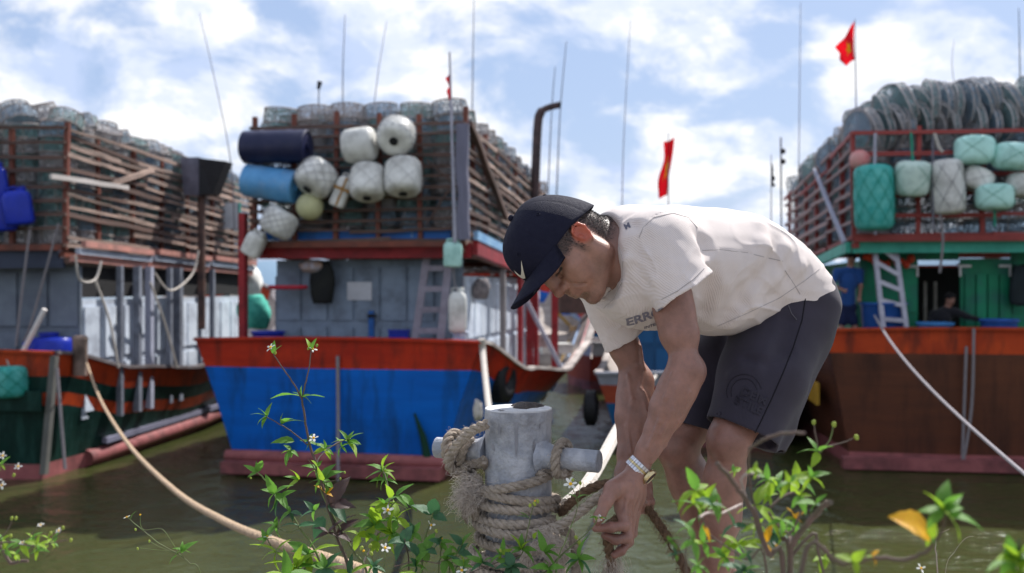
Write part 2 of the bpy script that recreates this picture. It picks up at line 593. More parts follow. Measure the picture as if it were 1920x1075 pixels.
# ---- round wire traps
M_WIRE = mat('rusty_trap_wire', (0.30, 0.25, 0.23), (0.20, 0.18, 0.18), 9, 0.7)
def net_material(name, c):
    m = bpy.data.materials.new(name); m.use_nodes = True
    nt = m.node_tree; b = nt.nodes['Principled BSDF']
    b.inputs['Base Color'].default_value = (*c, 1); b.inputs['Roughness'].default_value = 0.8
    t = nt.nodes.new('ShaderNodeTexCoord'); w = nt.nodes.new('ShaderNodeTexVoronoi'); w.feature = 'DISTANCE_TO_EDGE'
    w.inputs['Scale'].default_value = 22
    nt.links.new(t.outputs['Object'], w.inputs['Vector'])
    l = nt.nodes.new('ShaderNodeMath'); l.operation = 'LESS_THAN'; l.inputs[1].default_value = 0.085
    nt.links.new(w.outputs['Distance'], l.inputs[0])
    nt.links.new(l.outputs[0], b.inputs['Alpha'])
    return m
M_NET = [net_material('trap_net_teal', (0.17, 0.30, 0.30)), net_material('trap_net_grey', (0.40, 0.39, 0.40)), net_material('trap_net_blue', (0.20, 0.29, 0.38))]
def trap_mesh(name, r, h, net, hi=True, wire=None, wr=0.012):
    wire = wire or M_WIRE
    mb = MB()
    n = 18 if hi else 10
    for z, rr in ((0, r), (h, r * 0.93)):
        mb.tube([(rr * math.cos(2 * math.pi * k / n), rr * math.sin(2 * math.pi * k / n), z) for k in range(n)], wr, 4 if hi else 3, closed=True)
    nv = 8 if hi else 5
    for k in range(nv):
        a = 2 * math.pi * k / nv
        mb.tube([(r * math.cos(a), r * math.sin(a), 0), (r * .93 * math.cos(a), r * .93 * math.sin(a), h)], 0.009, 3, cap=False)
    if hi:
        for k in range(20):
            for d in (-1, 1):
                a = 2 * math.pi * k / 20; a2 = a + d * 0.55
                mb.tube([(r * math.cos(a), r * math.sin(a), 0), (r * .97 * math.cos((a + a2) / 2), r * .97 * math.sin((a + a2) / 2), h / 2), (r * .93 * math.cos(a2), r * .93 * math.sin(a2), h)], 0.0035, 3, cap=False)
        for k in range(6):
            a = math.pi * k / 6
            mb.tube([(r * .93 * math.cos(a), r * .93 * math.sin(a), h), (0, 0, h * 0.9), (-r * .93 * math.cos(a), -r * .93 * math.sin(a), h)], 0.004, 3, cap=False)
    mb.lathe([(r * 0.99, 0.01), (r * 0.98, h * .5), (r * 0.92, h - .01), (r * 0.35, h * 0.82)], 12 if hi else 8, mi=1)
    return mb.mesh(name, [wire, net])
TRAPS_HI = [trap_mesh('crab_trap', 0.33, 0.27, m) for m in M_NET]
M_WIREP = mat('pale_trap_wire', (0.46, 0.43, 0.44), (0.30, 0.29, 0.30), 9, 0.7)
M_NETP = [net_material('trap_net_pale_blue', (0.20, 0.29, 0.38)), net_material('trap_net_pale_grey', (0.30, 0.31, 0.34)), net_material('trap_net_pale_teal', (0.17, 0.28, 0.30))]
DISC_HI = [trap_mesh('crab_trap', 0.43, 0.13, m, True, M_WIREP, 0.016) for m in M_NETP]
TRAPS_LO = [trap_mesh('crab_trap', 0.33, 0.27, m, False) for m in M_NET]
DISC_LO = [trap_mesh('crab_trap', 0.43, 0.13, m, False) for m in M_NET]
TRAP_LIST = []      # (priority, boat, kind, matrix in boat coordinates)
def put_trap(bt, kind, loc, rot, prio):
    M = Matrix.Translation(Vector(loc)) @ rot.to_4x4()
    TRAP_LIST.append((prio, bt, kind, M))
def finish_traps():
    TRAP_LIST.sort(key=lambda t: t[0])
    rest = {}
    for i, (pr, bt, kind, M) in enumerate(TRAP_LIST):
        k = random.randrange(3) if bt is not BOAT_R else random.choice((0, 2, 2, 1))
        Wm = Matrix.Translation(bt.o) @ bt.Rm.to_4x4() @ M
        if i < 295:
            o = bpy.data.objects.new('crab_trap', (TRAPS_HI if kind == 0 else DISC_HI)[k])
            o.matrix_world = Wm
            link(o)
            tag(o, TRAP_LABEL[bt], 'crab trap', TRAP_GROUP[bt])
        else:
            rest.setdefault(bt, []).append((kind, k, Wm))
    for bt, lst in rest.items():
        V = []; F = []; MI = []; b = 0
        for kind, k, Wm in lst:
            me = (TRAPS_LO if kind == 0 else DISC_LO)[k]
            co = np.empty(len(me.vertices) * 3, dtype=np.float32); me.vertices.foreach_get('co', co)
            co = co.reshape(-1, 3)
            Mn = np.array(Wm)
            V.append(co @ Mn[:3, :3].T + Mn[:3, 3])
            for p in me.polygons:
                F.append(tuple(b + v for v in p.vertices)); MI.append(0 if p.material_index == 0 else 1 + k)
            b += len(co)
        me = bpy.data.meshes.new('stacked_traps')
        me.from_pydata(np.concatenate(V).tolist(), [], F)
        for m in [M_WIRE] + M_NET: me.materials.append(m)
        me.polygons.foreach_set('material_index', MI)
        o = link(bpy.data.objects.new('stacked_traps', me))
        tag(o, TRAP_STUFF[bt], 'crab traps', kind='stuff')
def rot_rand(tilt):
    return (Matrix.Rotation(random.uniform(0, 6.28), 3, 'Z') @ Matrix.Rotation(random.uniform(-tilt, tilt), 3, 'X') @ Matrix.Rotation(random.uniform(-tilt, tilt), 3, 'Y'))

# =========================== the middle boat: blue transom
BOAT_M = Boat(-3.09, 17.48, 10.5, 'fishing_boat', 'bright blue fishing boat with red band across its flat stern and tall timber trap rack')
BLUE = mat('bright_blue_hull_paint', (0.003, 0.140, 0.60), (0.003, 0.105, 0.47), 1.2, 0.45, bump=0.25, bscale=8, stretch=(0.4, 0.4, 3), dirt=(0.008, 0.035, 0.07), dirt_amt=0.75, dscale=1.2, dstretch=(2.5, 2.5, .45), planks=1.9)
RED = mat('red_gunwale_paint', (0.50, 0.036, 0.012), (0.36, 0.022, 0.010), 2.0, 0.5, bump=0.25, bscale=10, stretch=(0.5, 0.5, 2), dirt=(0.07, 0.02, 0.015), dirt_amt=0.7, dscale=1.6, dstretch=(2.5, 2.5, .6), planks=1.9)
YEL = mat('yellow_hull_stripe', (0.45, 0.26, 0.03), None, 2, 0.5)
hull(BOAT_M, [(0, 2.63, 1.86, 2.33), (2.6, 3.0, 2.3, 1.66), (6, 3.35, 2.2, 1.40), (8.5, 3.5, 1.75, 1.8), (11, 3.6, 1.2, 2.75), (13.5, 2.3, 0.5, 3.5), (15.5, 0.05, 0.03, 3.9)],
     [(0.0, 0), (0.44, 0), (0.46, 1), (0.9, 1), (1.02, 1), (1.06, 1), (('z', 0.30), 3), (('z', -0.5), 3)], [RED, BLUE, YEL, BOOT], 15.5, CAPRAIL)
bm = BOAT_M
def strake(bt, tab, drop, hgt, s0, s1, m, name):
    mb = MB(); pr = None
    for i in range(15):
        s = s0 + (s1 - s0) * i / 14
        hb, hw, zt = lerp_tab(tab, s); z = zt - drop
        x = hw + (hb - hw) * max(z / zt, 0) ** 1.15 + 0.02
        q = Vector((x, s, z))
        if pr is not None: mb.beam(pr, q + (q - pr) * .03, 0.05, hgt)
        pr = q
    return mb.build(name, m, bt.root)
TAB_M = [(0, 2.63, 1.86, 2.33), (2.6, 3.0, 2.3, 1.66), (6, 3.35, 2.2, 1.40), (8.5, 3.5, 1.75, 1.8), (11, 3.6, 1.2, 2.75), (13.5, 2.3, 0.5, 3.5), (15.5, 0.05, 0.03, 3.9)]
strake(bm, TAB_M, .20, .26, 7.2, 13.0, mat('pale_pink_bow_paint', (0.62, 0.30, 0.29), (0.6, 0.45, 0.43), 3, .6), 'bow_strake')
strake(bm, TAB_M, .55, .16, 6.5, 13.0, mat('pale_blue_bow_paint', (0.30, 0.42, 0.62), None, 3, .6), 'bow_strake')
strake(bm, TAB_M, .78, .14, 6.5, 13.0, YEL, 'bow_strake')
# pink ledge along the foot of the stern
mb = MB()
mb.beam((-1.95, -0.30, 0.14), (2.0, -0.30, 0.14), 0.34, 0.20)
mb.tube([(-1.98, -0.16, 0.30), (-1.0, -0.2, 0.31), (1.0, -0.2, 0.31), (2.05, -0.16, 0.30)], 0.11, 10)
mb.build('stern_ledge', BOOT, bm.root, smooth=True)
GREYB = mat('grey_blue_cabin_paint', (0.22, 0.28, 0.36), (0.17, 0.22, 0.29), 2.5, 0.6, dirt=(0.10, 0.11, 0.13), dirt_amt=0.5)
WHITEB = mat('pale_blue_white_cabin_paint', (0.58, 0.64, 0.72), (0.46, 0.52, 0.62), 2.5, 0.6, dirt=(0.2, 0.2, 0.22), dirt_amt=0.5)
DARK = mat('wall_shade_and_latch_black', (0.02, 0.02, 0.022), None, 2, 0.9)  # near-black: painted shade on two cabin walls, own colour of the latch
def panel_wall(bt, name, axis, at, a0, a1, z0, z1, m, n, parent, proud=0.03, th=0.06, rail=True):
    """a plank wall: a slab and upright panels of their own; axis 'x' runs across the boat, 's' along it"""
    mb = MB()
    if axis == 'x': mb.box(((a0 + a1) / 2, at, (z0 + z1) / 2), (a1 - a0, th, z1 - z0))
    else: mb.box((at, (a0 + a1) / 2, (z0 + z1) / 2), (th, a1 - a0, z1 - z0))
    wl = mb.build(name, m, parent)
    for k in range(n):
        c0 = a0 + (a1 - a0) * (k + 0.06) / n; c1 = a0 + (a1 - a0) * (k + 0.94) / n
        for (q0, q1) in ((0.06, 0.44), (0.5, 0.94)):
            mb = MB()
            zc, zh = z0 + (z1 - z0) * (q0 + q1) / 2, (z1 - z0) * (q1 - q0)
            pr = proud + random.uniform(0, 0.01)
            if axis == 'x': mb.box(((c0 + c1) / 2, at - th / 2 - pr / 2, zc), (c1 - c0, pr, zh))
            else: mb.box((at + (th / 2 + pr / 2) * (1 if at > 0 else -1), (c0 + c1) / 2, zc), (pr, c1 - c0, zh))
            mb.build('panel', m, wl)
    return wl
cab_s = 1.15
cl = bm.ray(520, 560, cab_s).x; cr = bm.ray(868, 560, cab_s).x
zb = 1.55
zt_ = bm.ray(700, 488, cab_s).z
cab = empty('cabin', (0, 0, 0), 0, bm.root)
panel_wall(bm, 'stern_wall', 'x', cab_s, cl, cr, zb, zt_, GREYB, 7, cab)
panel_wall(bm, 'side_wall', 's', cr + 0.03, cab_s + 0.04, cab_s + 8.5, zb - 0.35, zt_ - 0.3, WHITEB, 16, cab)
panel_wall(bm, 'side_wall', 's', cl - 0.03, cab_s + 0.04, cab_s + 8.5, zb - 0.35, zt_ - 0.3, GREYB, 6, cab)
BLUEW = mat('blue_painted_beam', (0.02, 0.13, 0.42), (0.02, 0.10, 0.33), 3, 0.5, dirt=(0.03, 0.04, 0.08), dirt_amt=0.5)
REDB = mat('dark_red_painted_beam', (0.33, 0.025, 0.03), (0.22, 0.02, 0.025), 3, 0.5, dirt=(0.05, 0.01, 0.01), dirt_amt=0.5)
mb = MB()
e0 = bm.ray(487, 472, 0.6); e1 = bm.ray(884, 472, 0.6)
mb.beam((e0.x, 0.6, e0.z), (e1.x, 0.6, e0.z), 0.10, 0.27); mb.build('eave_beam', REDB, bm.root)
b0 = bm.ray(500, 443, 0.5); b1 = bm.ray(846, 443, 0.5)
mb = MB(); mb.beam((b0.x, 0.5, b0.z), (b1.x, 0.5, b0.z), 0.08, 0.15); mb.build('eave_beam', BLUEW, bm.root)
mb = MB(); mb.beam((e1.x + 0.06, 0.62, e0.z + .05), (e1.x + 0.12, 10.4, e0.z - 0.55), 0.10, 0.26); mb.build('eave_beam', REDB, bm.root)
mb = MB(); mb.beam((e1.x + 0.09, 0.55, b0.z - 0.02), (e1.x + 0.15, 10.4, b0.z - 0.60), 0.08, 0.16); mb.build('eave_beam', mat('pale_blue_beam', (0.25, 0.42, 0.60), (0.12, 0.27, 0.48), 3, 0.6), bm.root)
mb = MB(); mb.box(((e0.x + e1.x) / 2, 5.6, e0.z + 0.02), (e1.x - e0.x, 9.8, 0.10)); mb.build('cabin_roof', WOODD, cab)
lp = bm.ray(456, 400, 0.45)
mb = MB(); mb.beam((lp.x, 0.45, 1.7), (lp.x, 0.45, lp.z), 0.15, 0.12); mb.build('corner_post', REDB, bm.root)
for s_, xx in ((3.4, e1.x + .02), (5.2, e1.x + .06), (7.2, e1.x + .1)):
    mb = MB(); mb.beam((xx, s_, 1.0), (xx, s_, e0.z - 0.3), 0.11, 0.11); mb.build('deck_post', REDB if s_ > 4 else mat('grey_weathered_post', (0.27, 0.24, 0.24), None, 4, 0.8), bm.root)
# door edge, notice
mb = MB(); q = bm.ray(699, 600, cab_s); mb.box((q.x, cab_s - 0.075, 2.2), (0.10, 0.06, 1.3)); mb.build('door_edge', BLUEW, cab)
mb = MB(); q = bm.ray(701, 592, cab_s); mb.box((q.x, cab_s - 0.12, q.z), (0.16, 0.03, 0.06)); mb.build('door_latch', DARK, cab)
rx0 = bm.ray(474, 300, 0.35).x; rx1 = bm.ray(868, 300, 0.35).x
rz0 = bm.ray(700, 452, 0.35).z; rz1 = bm.ray(700, 236, 0.35).z
rack_m = rack(bm, rx0, rx1, 0.35, 10.4, rz0, rz1, WOODD, WOOD, REDW, 12, 12, 6, 10, side=1, top_extra=0.22, fall=0.5)
mb = MB(); pa = bm.ray(882, 232, x0=rx1 + 0.10); pb = bm.ray(948, 410, x0=rx1 + 0.10); stick('diagonal_brace', WOODD, pa, pb, 0.10, 0.10, rack_m)
stick('diagonal_brace', WOODD, bm.ray(800, 300, 0.28), bm.ray(846, 340, 0.28), 0.03, 0.03, rack_m)
stick('diagonal_brace', WOODD, bm.ray(800, 420, 0.28), bm.ray(846, 350, 0.28), 0.03, 0.03, rack_m)
stick('diagonal_brace', mat('grey_blue_post', (0.16, 0.16, 0.22), None, 4, 0.7), bm.ray(868, 232, 0.22), bm.ray(868, 450, 0.22), 0.10, 0.20, rack_m)
nx_ = 6
for i in range(nx_):
    for j in range(15):
        x = rx0 + 0.33 + (rx1 - rx0 - 0.66) * i / (nx_ - 1); s = 0.8 + j * 0.66
        f_ = 0.5 * (s - .35) / 10
        for k in range(9):
            top = k == 8
            z = (rz0 + 0.02 + k * 0.272 if k < 7 else rz1 - 0.10 + (k - 7) * 0.275) - f_
            if k == 8 and random.random() < 0.08: continue
            pr = (0 if top else 3) + (0 if k == 7 and (j == 0) else 0) + j * 0.12 + (0 if (i == nx_ - 1 or j == 0) else 6) * (0 if top else 1)
            put_trap(bm, 0, (x + random.uniform(-.05, .05), s + random.uniform(-.04, .04), z + random.uniform(0, .03)), rot_rand(0.12 if top else 0.05), pr)

# =========================== the left boat: dark green hull
BOAT_L = Boat(-10.28, 17.26, 6.0, 'fishing_boat', 'dark green fishing boat with red stripes and heaped traps above its grey cabin')
GREEN = mat('dark_green_hull_paint', (0.003, 0.026, 0.020), (0.003, 0.018, 0.015), 2, 0.5, bump=0.25, bscale=8, dirt=(0.02, 0.07, 0.06), dirt_amt=0.6, dstretch=(2.5, 2.5, .5), planks=1.9)
RED2 = mat('orange_red_bulwark_paint', (0.48, 0.060, 0.014), (0.34, 0.038, 0.012), 2.0, 0.55, bump=0.2, bscale=10, dirt=(0.05, 0.02, 0.015), dirt_amt=0.75, dscale=1.6, dstretch=(2.5, 2.5, .6), planks=1.9)
hull(BOAT_L, [(0, 2.5, 2.25, 2.15), (2.5, 2.75, 2.45, 1.70), (5, 2.95, 2.5, 1.52), (8.5, 3.0, 2.2, 1.7), (11, 2.8, 1.5, 2.3), (14, 1.5, 0.5, 3.1), (15.5, 0.05, 0.03, 3.6)],
     [(0.0, 0), (0.36, 0), (0.38, 1), (0.66, 2), (0.86, 2), (0.88, 1), (('z', 0.26), 3), (('z', -0.5), 3)], [RED2, GREEN, RED2, BOOT], 15.5, mat('dark_cap_rail', (0.22, 0.2, 0.21), (0.12, 0.1, 0.1), 3, 0.6))
bl = BOAT_L
# the stern has no lower stripe: a green board over it
mb = MB(); mb.box((0, -0.185, 1.36), (4.72, 0.05, 0.34)); mb.build('transom_board', GREEN, bl.root)
mb = MB()
mb.tube([(2.38, 1.2, 0.16), (2.5, 3, 0.20), (2.56, 6, 0.24), (2.3, 9, 0.26)], 0.15, 10)
mb.build('rubbing_log', BOOT, bl.root, smooth=True)
mb = MB(); mb.beam((2.52, 1.6, 0.42), (2.66, 8.0, 0.48), 0.10, 0.10); mb.build('rubbing_strake', mat('grey_blue_strake', (0.2, 0.2, 0.28), None, 3, 0.6), bl.root)
mb = MB(); mb.beam((2.50, -0.03, 2.12), (2.31, -0.03, 0.1), 0.12, 0.10); mb.build('stern_post', mat('grey_worn_corner', (0.16, 0.16, 0.15), None, 3, 0.7), bl.root)
lc = bl.ray(152, 560, 0.9)
lz1 = bl.ray(152, 498, 0.9).z
cabl = empty('cabin', (0, 0, 0), 0, bl.root)
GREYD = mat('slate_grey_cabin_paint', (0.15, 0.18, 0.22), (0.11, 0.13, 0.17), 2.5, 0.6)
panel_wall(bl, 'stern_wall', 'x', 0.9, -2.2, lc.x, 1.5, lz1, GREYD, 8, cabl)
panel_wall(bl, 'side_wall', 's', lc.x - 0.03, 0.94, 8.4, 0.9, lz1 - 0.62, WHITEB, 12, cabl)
mb = MB(); mb.box((lc.x - 0.04, 4.7, lz1 - 0.30), (0.05, 7.5, 0.56)); mb.build('painted_shade_wall', DARK, cabl)  # near-black strip: shade under the eave put into the wall colour
mb = MB(); mb.box((0, 4.9, lz1 + 0.08), (2 * lc.x + 0.1, 8.8, 0.10)); mb.build('cabin_roof', WOODD, cabl)
POSTG = mat('grey_deck_post', (0.20, 0.22, 0.27), (0.12, 0.13, 0.16), 4, 0.6)
POSTW = mat('pale_blue_grey_post', (0.38, 0.40, 0.50), None, 4, 0.6)
for px_, m_, w_ in ((225, POSTG, 0.10), (258, POSTG, 0.13), (280, POSTW, 0.13), (318, POSTG, 0.10), (334, POSTG, 0.16), (398, POSTG, 0.10)):
    q = bl.ray(px_, 600, x0=lc.x + 0.22)
    if q.y < 14:
        mb = MB(); mb.beam((q.x, q.y, 0.85), (q.x, q.y, lz1 + 0.02), w_, w_); mb.build('deck_post', m_, bl.root)
PINKW = mat('faded_pink_eave_board', (0.48, 0.22, 0.18), (0.34, 0.17, 0.15), 3, 0.7, dirt=(0.12, 0.08, 0.07), dirt_amt=0.5)
for k in range(3):
    for j in range(3):
        mb = MB(); mb.beam((lc.x + 0.06 + 0.05 * k, 0.5 + 2.9 * j + .1 * k, lz1 + 0.12 + 0.13 * k - 0.04 * j), (lc.x + 0.08 + 0.05 * k, 3.3 + 2.9 * j, lz1 + 0.05 + 0.13 * k - 0.04 * j), 0.09, 0.11)
        mb.build('eave_board', (PINKW, mat('pale_blue_eave_board', (0.42, 0.48, 0.58), (0.3, 0.33, 0.4), 3, 0.7), PINKW)[k], bl.root)
for (pa, pb) in (((0, 478), (112, 478)), ((0, 496), (120, 494))):
    a = bl.ray(*pa, 0.5); b = bl.ray(*pb, 0.5)
    mb = MB(); mb.beam((a.x - 0.8, .5, a.z), b, 0.1, 0.16); mb.build('eave_beam', mat('blue_black_eave', (0.04, 0.05, 0.08), None, 3, 0.6), bl.root)
lx1 = bl.ray(118, 350, 0.4).x
lrz0 = bl.ray(100, 458, 0.4).z; lrz1 = bl.ray(100, 238, 0.4).z
rack_l = rack(bl, lx1 - 4.9, lx1, 0.4, 9.6, lrz0, lrz1, WOODD, WOOD, REDW, 9, 13, 6, 8, side=1, top_extra=0.06, fall=0.3)
stick('loose_plank', mat('bleached_plank', (0.50, 0.46, 0.44), None, 4, 0.7), bl.ray(95, 330, x0=lx1 + .12), bl.ray(240, 352, x0=lx1 + .12), 0.05, 0.085, rack_l)
stick('loose_plank', WOOD, bl.ray(210, 345, x0=lx1 + .12), bl.ray(288, 318, x0=lx1 + .12), 0.05, 0.09, rack_l)
for i in range(7):
    for j in range(14):
        x = lx1 - 0.36 - 0.66 * i; s = 0.85 + j * 0.65
        f_ = 0.3 * (s - .4) / 9.2
        for k in range(8):
            vis = i == 0 or j == 0
            if not vis and i > 2 and j > 2: continue
            put_trap(bl, 0, (x, s, lrz0 + 0.05 + k * 0.268 - f_), rot_rand(0.08), 3.5 + j * .12 + (0 if i == 0 else 4) + (0 if vis else 5))
        for k in range(2):
            if k == 1 and (i == 0 or i == 6 or random.random() < .2): continue
            put_trap(bl, 0, (x + random.uniform(-.12, .12), s + random.uniform(-.1, .1), lrz1 + 0.04 + 0.24 * k + random.uniform(0, .10) - f_), rot_rand(0.45), 0.3 + j * 0.1 + i * .25)

# =========================== the right boat: brown hull, green cabin
BOAT_R = Boat(8.33, 17.94, -8.0 + 16.0, 'fishing_boat', 'brown fishing boat with red stern band, green cabin and hanging mint floats')
BROWN = mat('brown_hull_paint', (0.115, 0.040, 0.022), (0.085, 0.032, 0.02), 1.6, 0.5, bump=0.25, bscale=8, stretch=(0.4, 0.4, 2.5), dirt=(0.04, 0.018, 0.014), dirt_amt=0.75, dscale=1.2, dstretch=(2.5, 2.5, .45), planks=1.9)
hull(BOAT_R, [(0, 2.6, 2.15, 2.48), (3, 2.75, 2.3, 1.9), (6, 2.95, 2.3, 1.7), (8.5, 3.0, 2.0, 1.9), (11, 2.8, 1.5, 2.5), (14, 1.5, 0.5, 3.3), (15.5, 0.05, 0.03, 3.8)],
     [(0.0, 0), (0.37, 0), (0.39, 1), (0.8, 1), (1.0, 1), (('z', 0.28), 2), (('z', -0.5), 2)], [RED2, BROWN, BOOT], 15.5, CAPRAIL)
br = BOAT_R
mb = MB(); mb.beam((-2.35, -0.3, 0.13), (2.35, -0.3, 0.13), 0.3, 0.2); mb.build('stern_ledge', BOOT, br.root)
mb = MB(); a = br.ray(1500, 730, x0=-2.5); mb.box((-2.62, 1.2, 1.25), (0.05, 1.1, 0.42)); mb.build('side_emblem', YEL, br.root)
GRN = mat('green_cabin_paint', (0.010, 0.21, 0.105), (0.008, 0.15, 0.08), 2.5, 0.5, dirt=(0.03, 0.12, 0.12), dirt_amt=0.6)
GRNB = mat('mint_green_beam', (0.06, 0.40, 0.30), (0.04, 0.30, 0.23), 3, 0.5)
cs = 1.3
c0 = br.ray(1612, 560, cs).x; dz1 = br.ray(1760, 488, cs).z; ctop = br.ray(1760, 470, cs).z
d0 = br.ray(1720, 560, cs).x; d1 = br.ray(1797, 560, cs).x
cabr = empty('cabin', (0, 0, 0), 0, br.root)
panel_wall(br, 'stern_wall', 'x', cs, c0, d0, 1.6, ctop, GRN, 3, cabr)
panel_wall(br, 'stern_wall', 'x', cs, d1 + 0.95, 2.3, 1.6, ctop, GRN, 3, cabr)
mb = MB(); mb.box(((d0 + d1) / 2, cs, (dz1 + ctop) / 2), (d1 - d0, 0.06, ctop - dz1)); mb.build('door_lintel', GRN, cabr)
mb = MB(); mb.box(((d0 + d1) / 2, cs + 1.6, 2.6), (d1 - d0 + 1.4, 0.06, 2.2)); mb.build('inner_wall', DARK, cabr)  # darkness of the doorway put into this wall's near-black colour
for dx_ in (-0.25, 0.1, 0.3):
    mb = MB(); mb.box(((d0 + d1) / 2 + dx_, cs + 1.3, 2.6), (0.06, 0.06, 1.6)); mb.build('inner_rail', CAPRAIL, cabr)
dr = MB().box(((d1 + d1 + 0.95) / 2, cs - 0.06, (1.6 + dz1) / 2 + .02), (0.93, 0.06, dz1 - 1.6)).build('door', GRN, cabr)
HNG = mat('white_hinge_paint', (0.62, 0.62, 0.62), None, 3, 0.5)
for k in range(4):
    mb = MB(); mb.box((d1 + 0.17 + 0.21 * k, cs - 0.115, (1.6 + dz1) / 2 + .05), (0.17, 0.05, (dz1 - 1.6) * .7)); mb.build('panel', GRN, dr)
for hx in (d1 + 0.08, d1 + 0.80):
    for hz in (1.95, dz1 - 0.12):
        mb = MB(); mb.box((hx, cs - 0.152, hz), (0.22, 0.02, 0.045)); mb.box((hx + (0.09 if hx > d1 + .3 else -0.09), cs - 0.152, hz - 0.11), (0.04, 0.02, 0.18)); mb.build('hinge', HNG, dr)
for hx in (d0 - 0.1,):
    for hz in (1.95, dz1 - 0.12):
        mb = MB(); mb.box((hx, cs - 0.09, hz), (0.18, 0.02, 0.045)); mb.box((hx + .08, cs - 0.09, hz - 0.11), (0.04, 0.02, 0.18)); mb.build('hinge', HNG, cabr)
panel_wall(br, 'side_wall', 's', c0 + 0.03, cs + .04, 9.0, 1.2, ctop - .2, GRN, 8, cabr)
mb = MB(); a = br.ray(1604, 464, 0.55); mb.beam((a.x - 0.05, 0.55, a.z), (2.6, 0.55, a.z), 0.12, 0.22); mb.build('eave_beam', GRNB, br.root)
mb = MB(); mb.beam((a.x - 0.12, 0.6, a.z), (a.x - 0.2, 9.6, a.z - 0.5), 0.1, 0.2); mb.build('eave_beam', GRNB, br.root)
mb = MB(); mb.box(((a.x + 2.6) / 2, 5.4, a.z + 0.1), (2.6 - a.x, 9.4, 0.08)); mb.build('cabin_roof', WOODD, cabr)
rrx0 = br.ray(1602, 350, 0.35).x
rrz0 = br.ray(1700, 442, 0.35).z; rrz1 = br.ray(1700, 249, 0.35).z
REDP = mat('red_oxide_frame_paint', (0.30, 0.055, 0.05), (0.22, 0.045, 0.04), 4, 0.55)
WOODP = mat('grey_pink_side_timber', (0.36, 0.27, 0.27), (0.24, 0.18, 0.18), 3.0, 0.8, dirt=(0.1, 0.07, 0.07), dirt_amt=0.5)
rack_r = rack(br, rrx0, 2.55, 0.35, 9.8, rrz0, rrz1, REDP, WOODP, REDP, 6, 8, 5, 7, side=-1, top_extra=0.05, fall=0.35, rows_f_h=0.075)
stick('diagonal_brace', POSTW, br.ray(1527, 318, x0=rrx0 - .12), br.ray(1583, 455, x0=rrx0 - .12), 0.07, 0.07, rack_r)
for i in range(21):
    for j in range(12):
        x = rrx0 + 0.12 + 0.21 * i; s = 0.75 + j * 0.74
        f_ = 0.35 * (s - .35) / 9.4
        dome = 1 - ((i - 11.5) / 13.0) ** 4
        for k in range(2):
            zz = rrz1 + random.uniform(-.07, .07) + 0.22 + k * (0.18 + 0.24 * dome) - f_ + random.uniform(-.04, .04) - 0.25 * (1 - dome)
            if k == 1 and (i < 2): continue
            rot = Matrix.Rotation(R(90 + random.uniform(-6, 6)), 3, 'Y') @ Matrix.Rotation(random.uniform(0, 6), 3, 'Z')
            rot = Matrix.Rotation(R(random.uniform(-8, 46)), 3, 'Z') @ Matrix.Rotation(R(-14 + random.uniform(-16, 16)), 3, 'Y') @ rot @ Matrix.Scale(random.uniform(.84, 1.06), 3)
            put_trap(br, 1, (x, s, zz), rot, 0.2 + 0.15 * i * (1 if j > 0 else 0) + 0.5 * j + (0 if k == 1 or j == 0 else 2))
for i in range(7):
    for j in range(13):
        for k in range(7):
            if i > 1 and j > 1: continue
            put_trap(br, 0, (rrx0 + 0.4 + 0.66 * i, 0.85 + 0.7 * j, rrz0 + 0.04 + k * 0.272), rot_rand(0.08), 5 + (0 if j == 0 else 5))

TRAP_LABEL = {BOAT_M: "round wire trap with drooping net stacked on the blue boat's timber rack",
              BOAT_L: "tilted round wire trap heaped on the dark green boat's timber rack",
              BOAT_R: "round flat wire trap stood on edge above the red rack frame of the brown boat"}
TRAP_GROUP = {BOAT_M: 'traps stacked on the blue boat', BOAT_L: 'traps heaped on the dark green boat', BOAT_R: 'traps stood on edge on the brown boat'}
TRAP_STUFF = {BOAT_M: 'mass of wire traps packed deep inside the rack of the blue boat', BOAT_L: 'mass of wire traps packed deep inside the rack of the dark green boat', BOAT_R: 'mass of wire traps packed deep inside the rack of the brown boat'}
finish_traps()

# =========================== the small boat between: grey rail, orange band, blue cabin
BOAT_S = Boat(3.75, 20.6, 9.0, 'small_fishing_boat', 'low blue boat with orange band and grey rail moored behind the bending man', group='moored wooden fishing boats')
BLUE2 = mat('deep_blue_paint', (0.012, 0.10, 0.25), (0.01, 0.08, 0.2), 2, 0.5)
ORNG = mat('orange_red_band_paint', (0.40, 0.075, 0.03), (0.3, 0.05, 0.025), 2, 0.5)
hull(BOAT_S, [(0, 2.0, 1.55, 1.46), (4, 2.2, 1.7, 1.2), (8, 2.2, 1.4, 1.5), (12, 0.05, 0.03, 2.6)],
     [(0.0, 0), (0.22, 1), (0.6, 2), (('z', 0.3), 3), (('z', -0.5), 3)], [mat('grey_rail_paint', (0.30, 0.31, 0.36), None, 3, 0.5), ORNG, BLUE2, BOOT], 12, CAPRAIL, deck_drop=0.5)
cabs = empty('cabin', (0, 0, 0), 0, BOAT_S.root)
panel_wall(BOAT_S, 'stern_wall', 'x', 3.2, -1.3, 1.5, 0.8, 3.1, BLUE2, 6, cabs)
panel_wall(BOAT_S, 'side_wall', 's', -1.33, 3.24, 6.4, 0.8, 3.1, BLUE2, 5, cabs)
mb = MB(); mb.box((0.1, 4.9, 3.17), (3.2, 3.6, 0.1)); mb.build('cabin_roof', CAPRAIL, cabs)

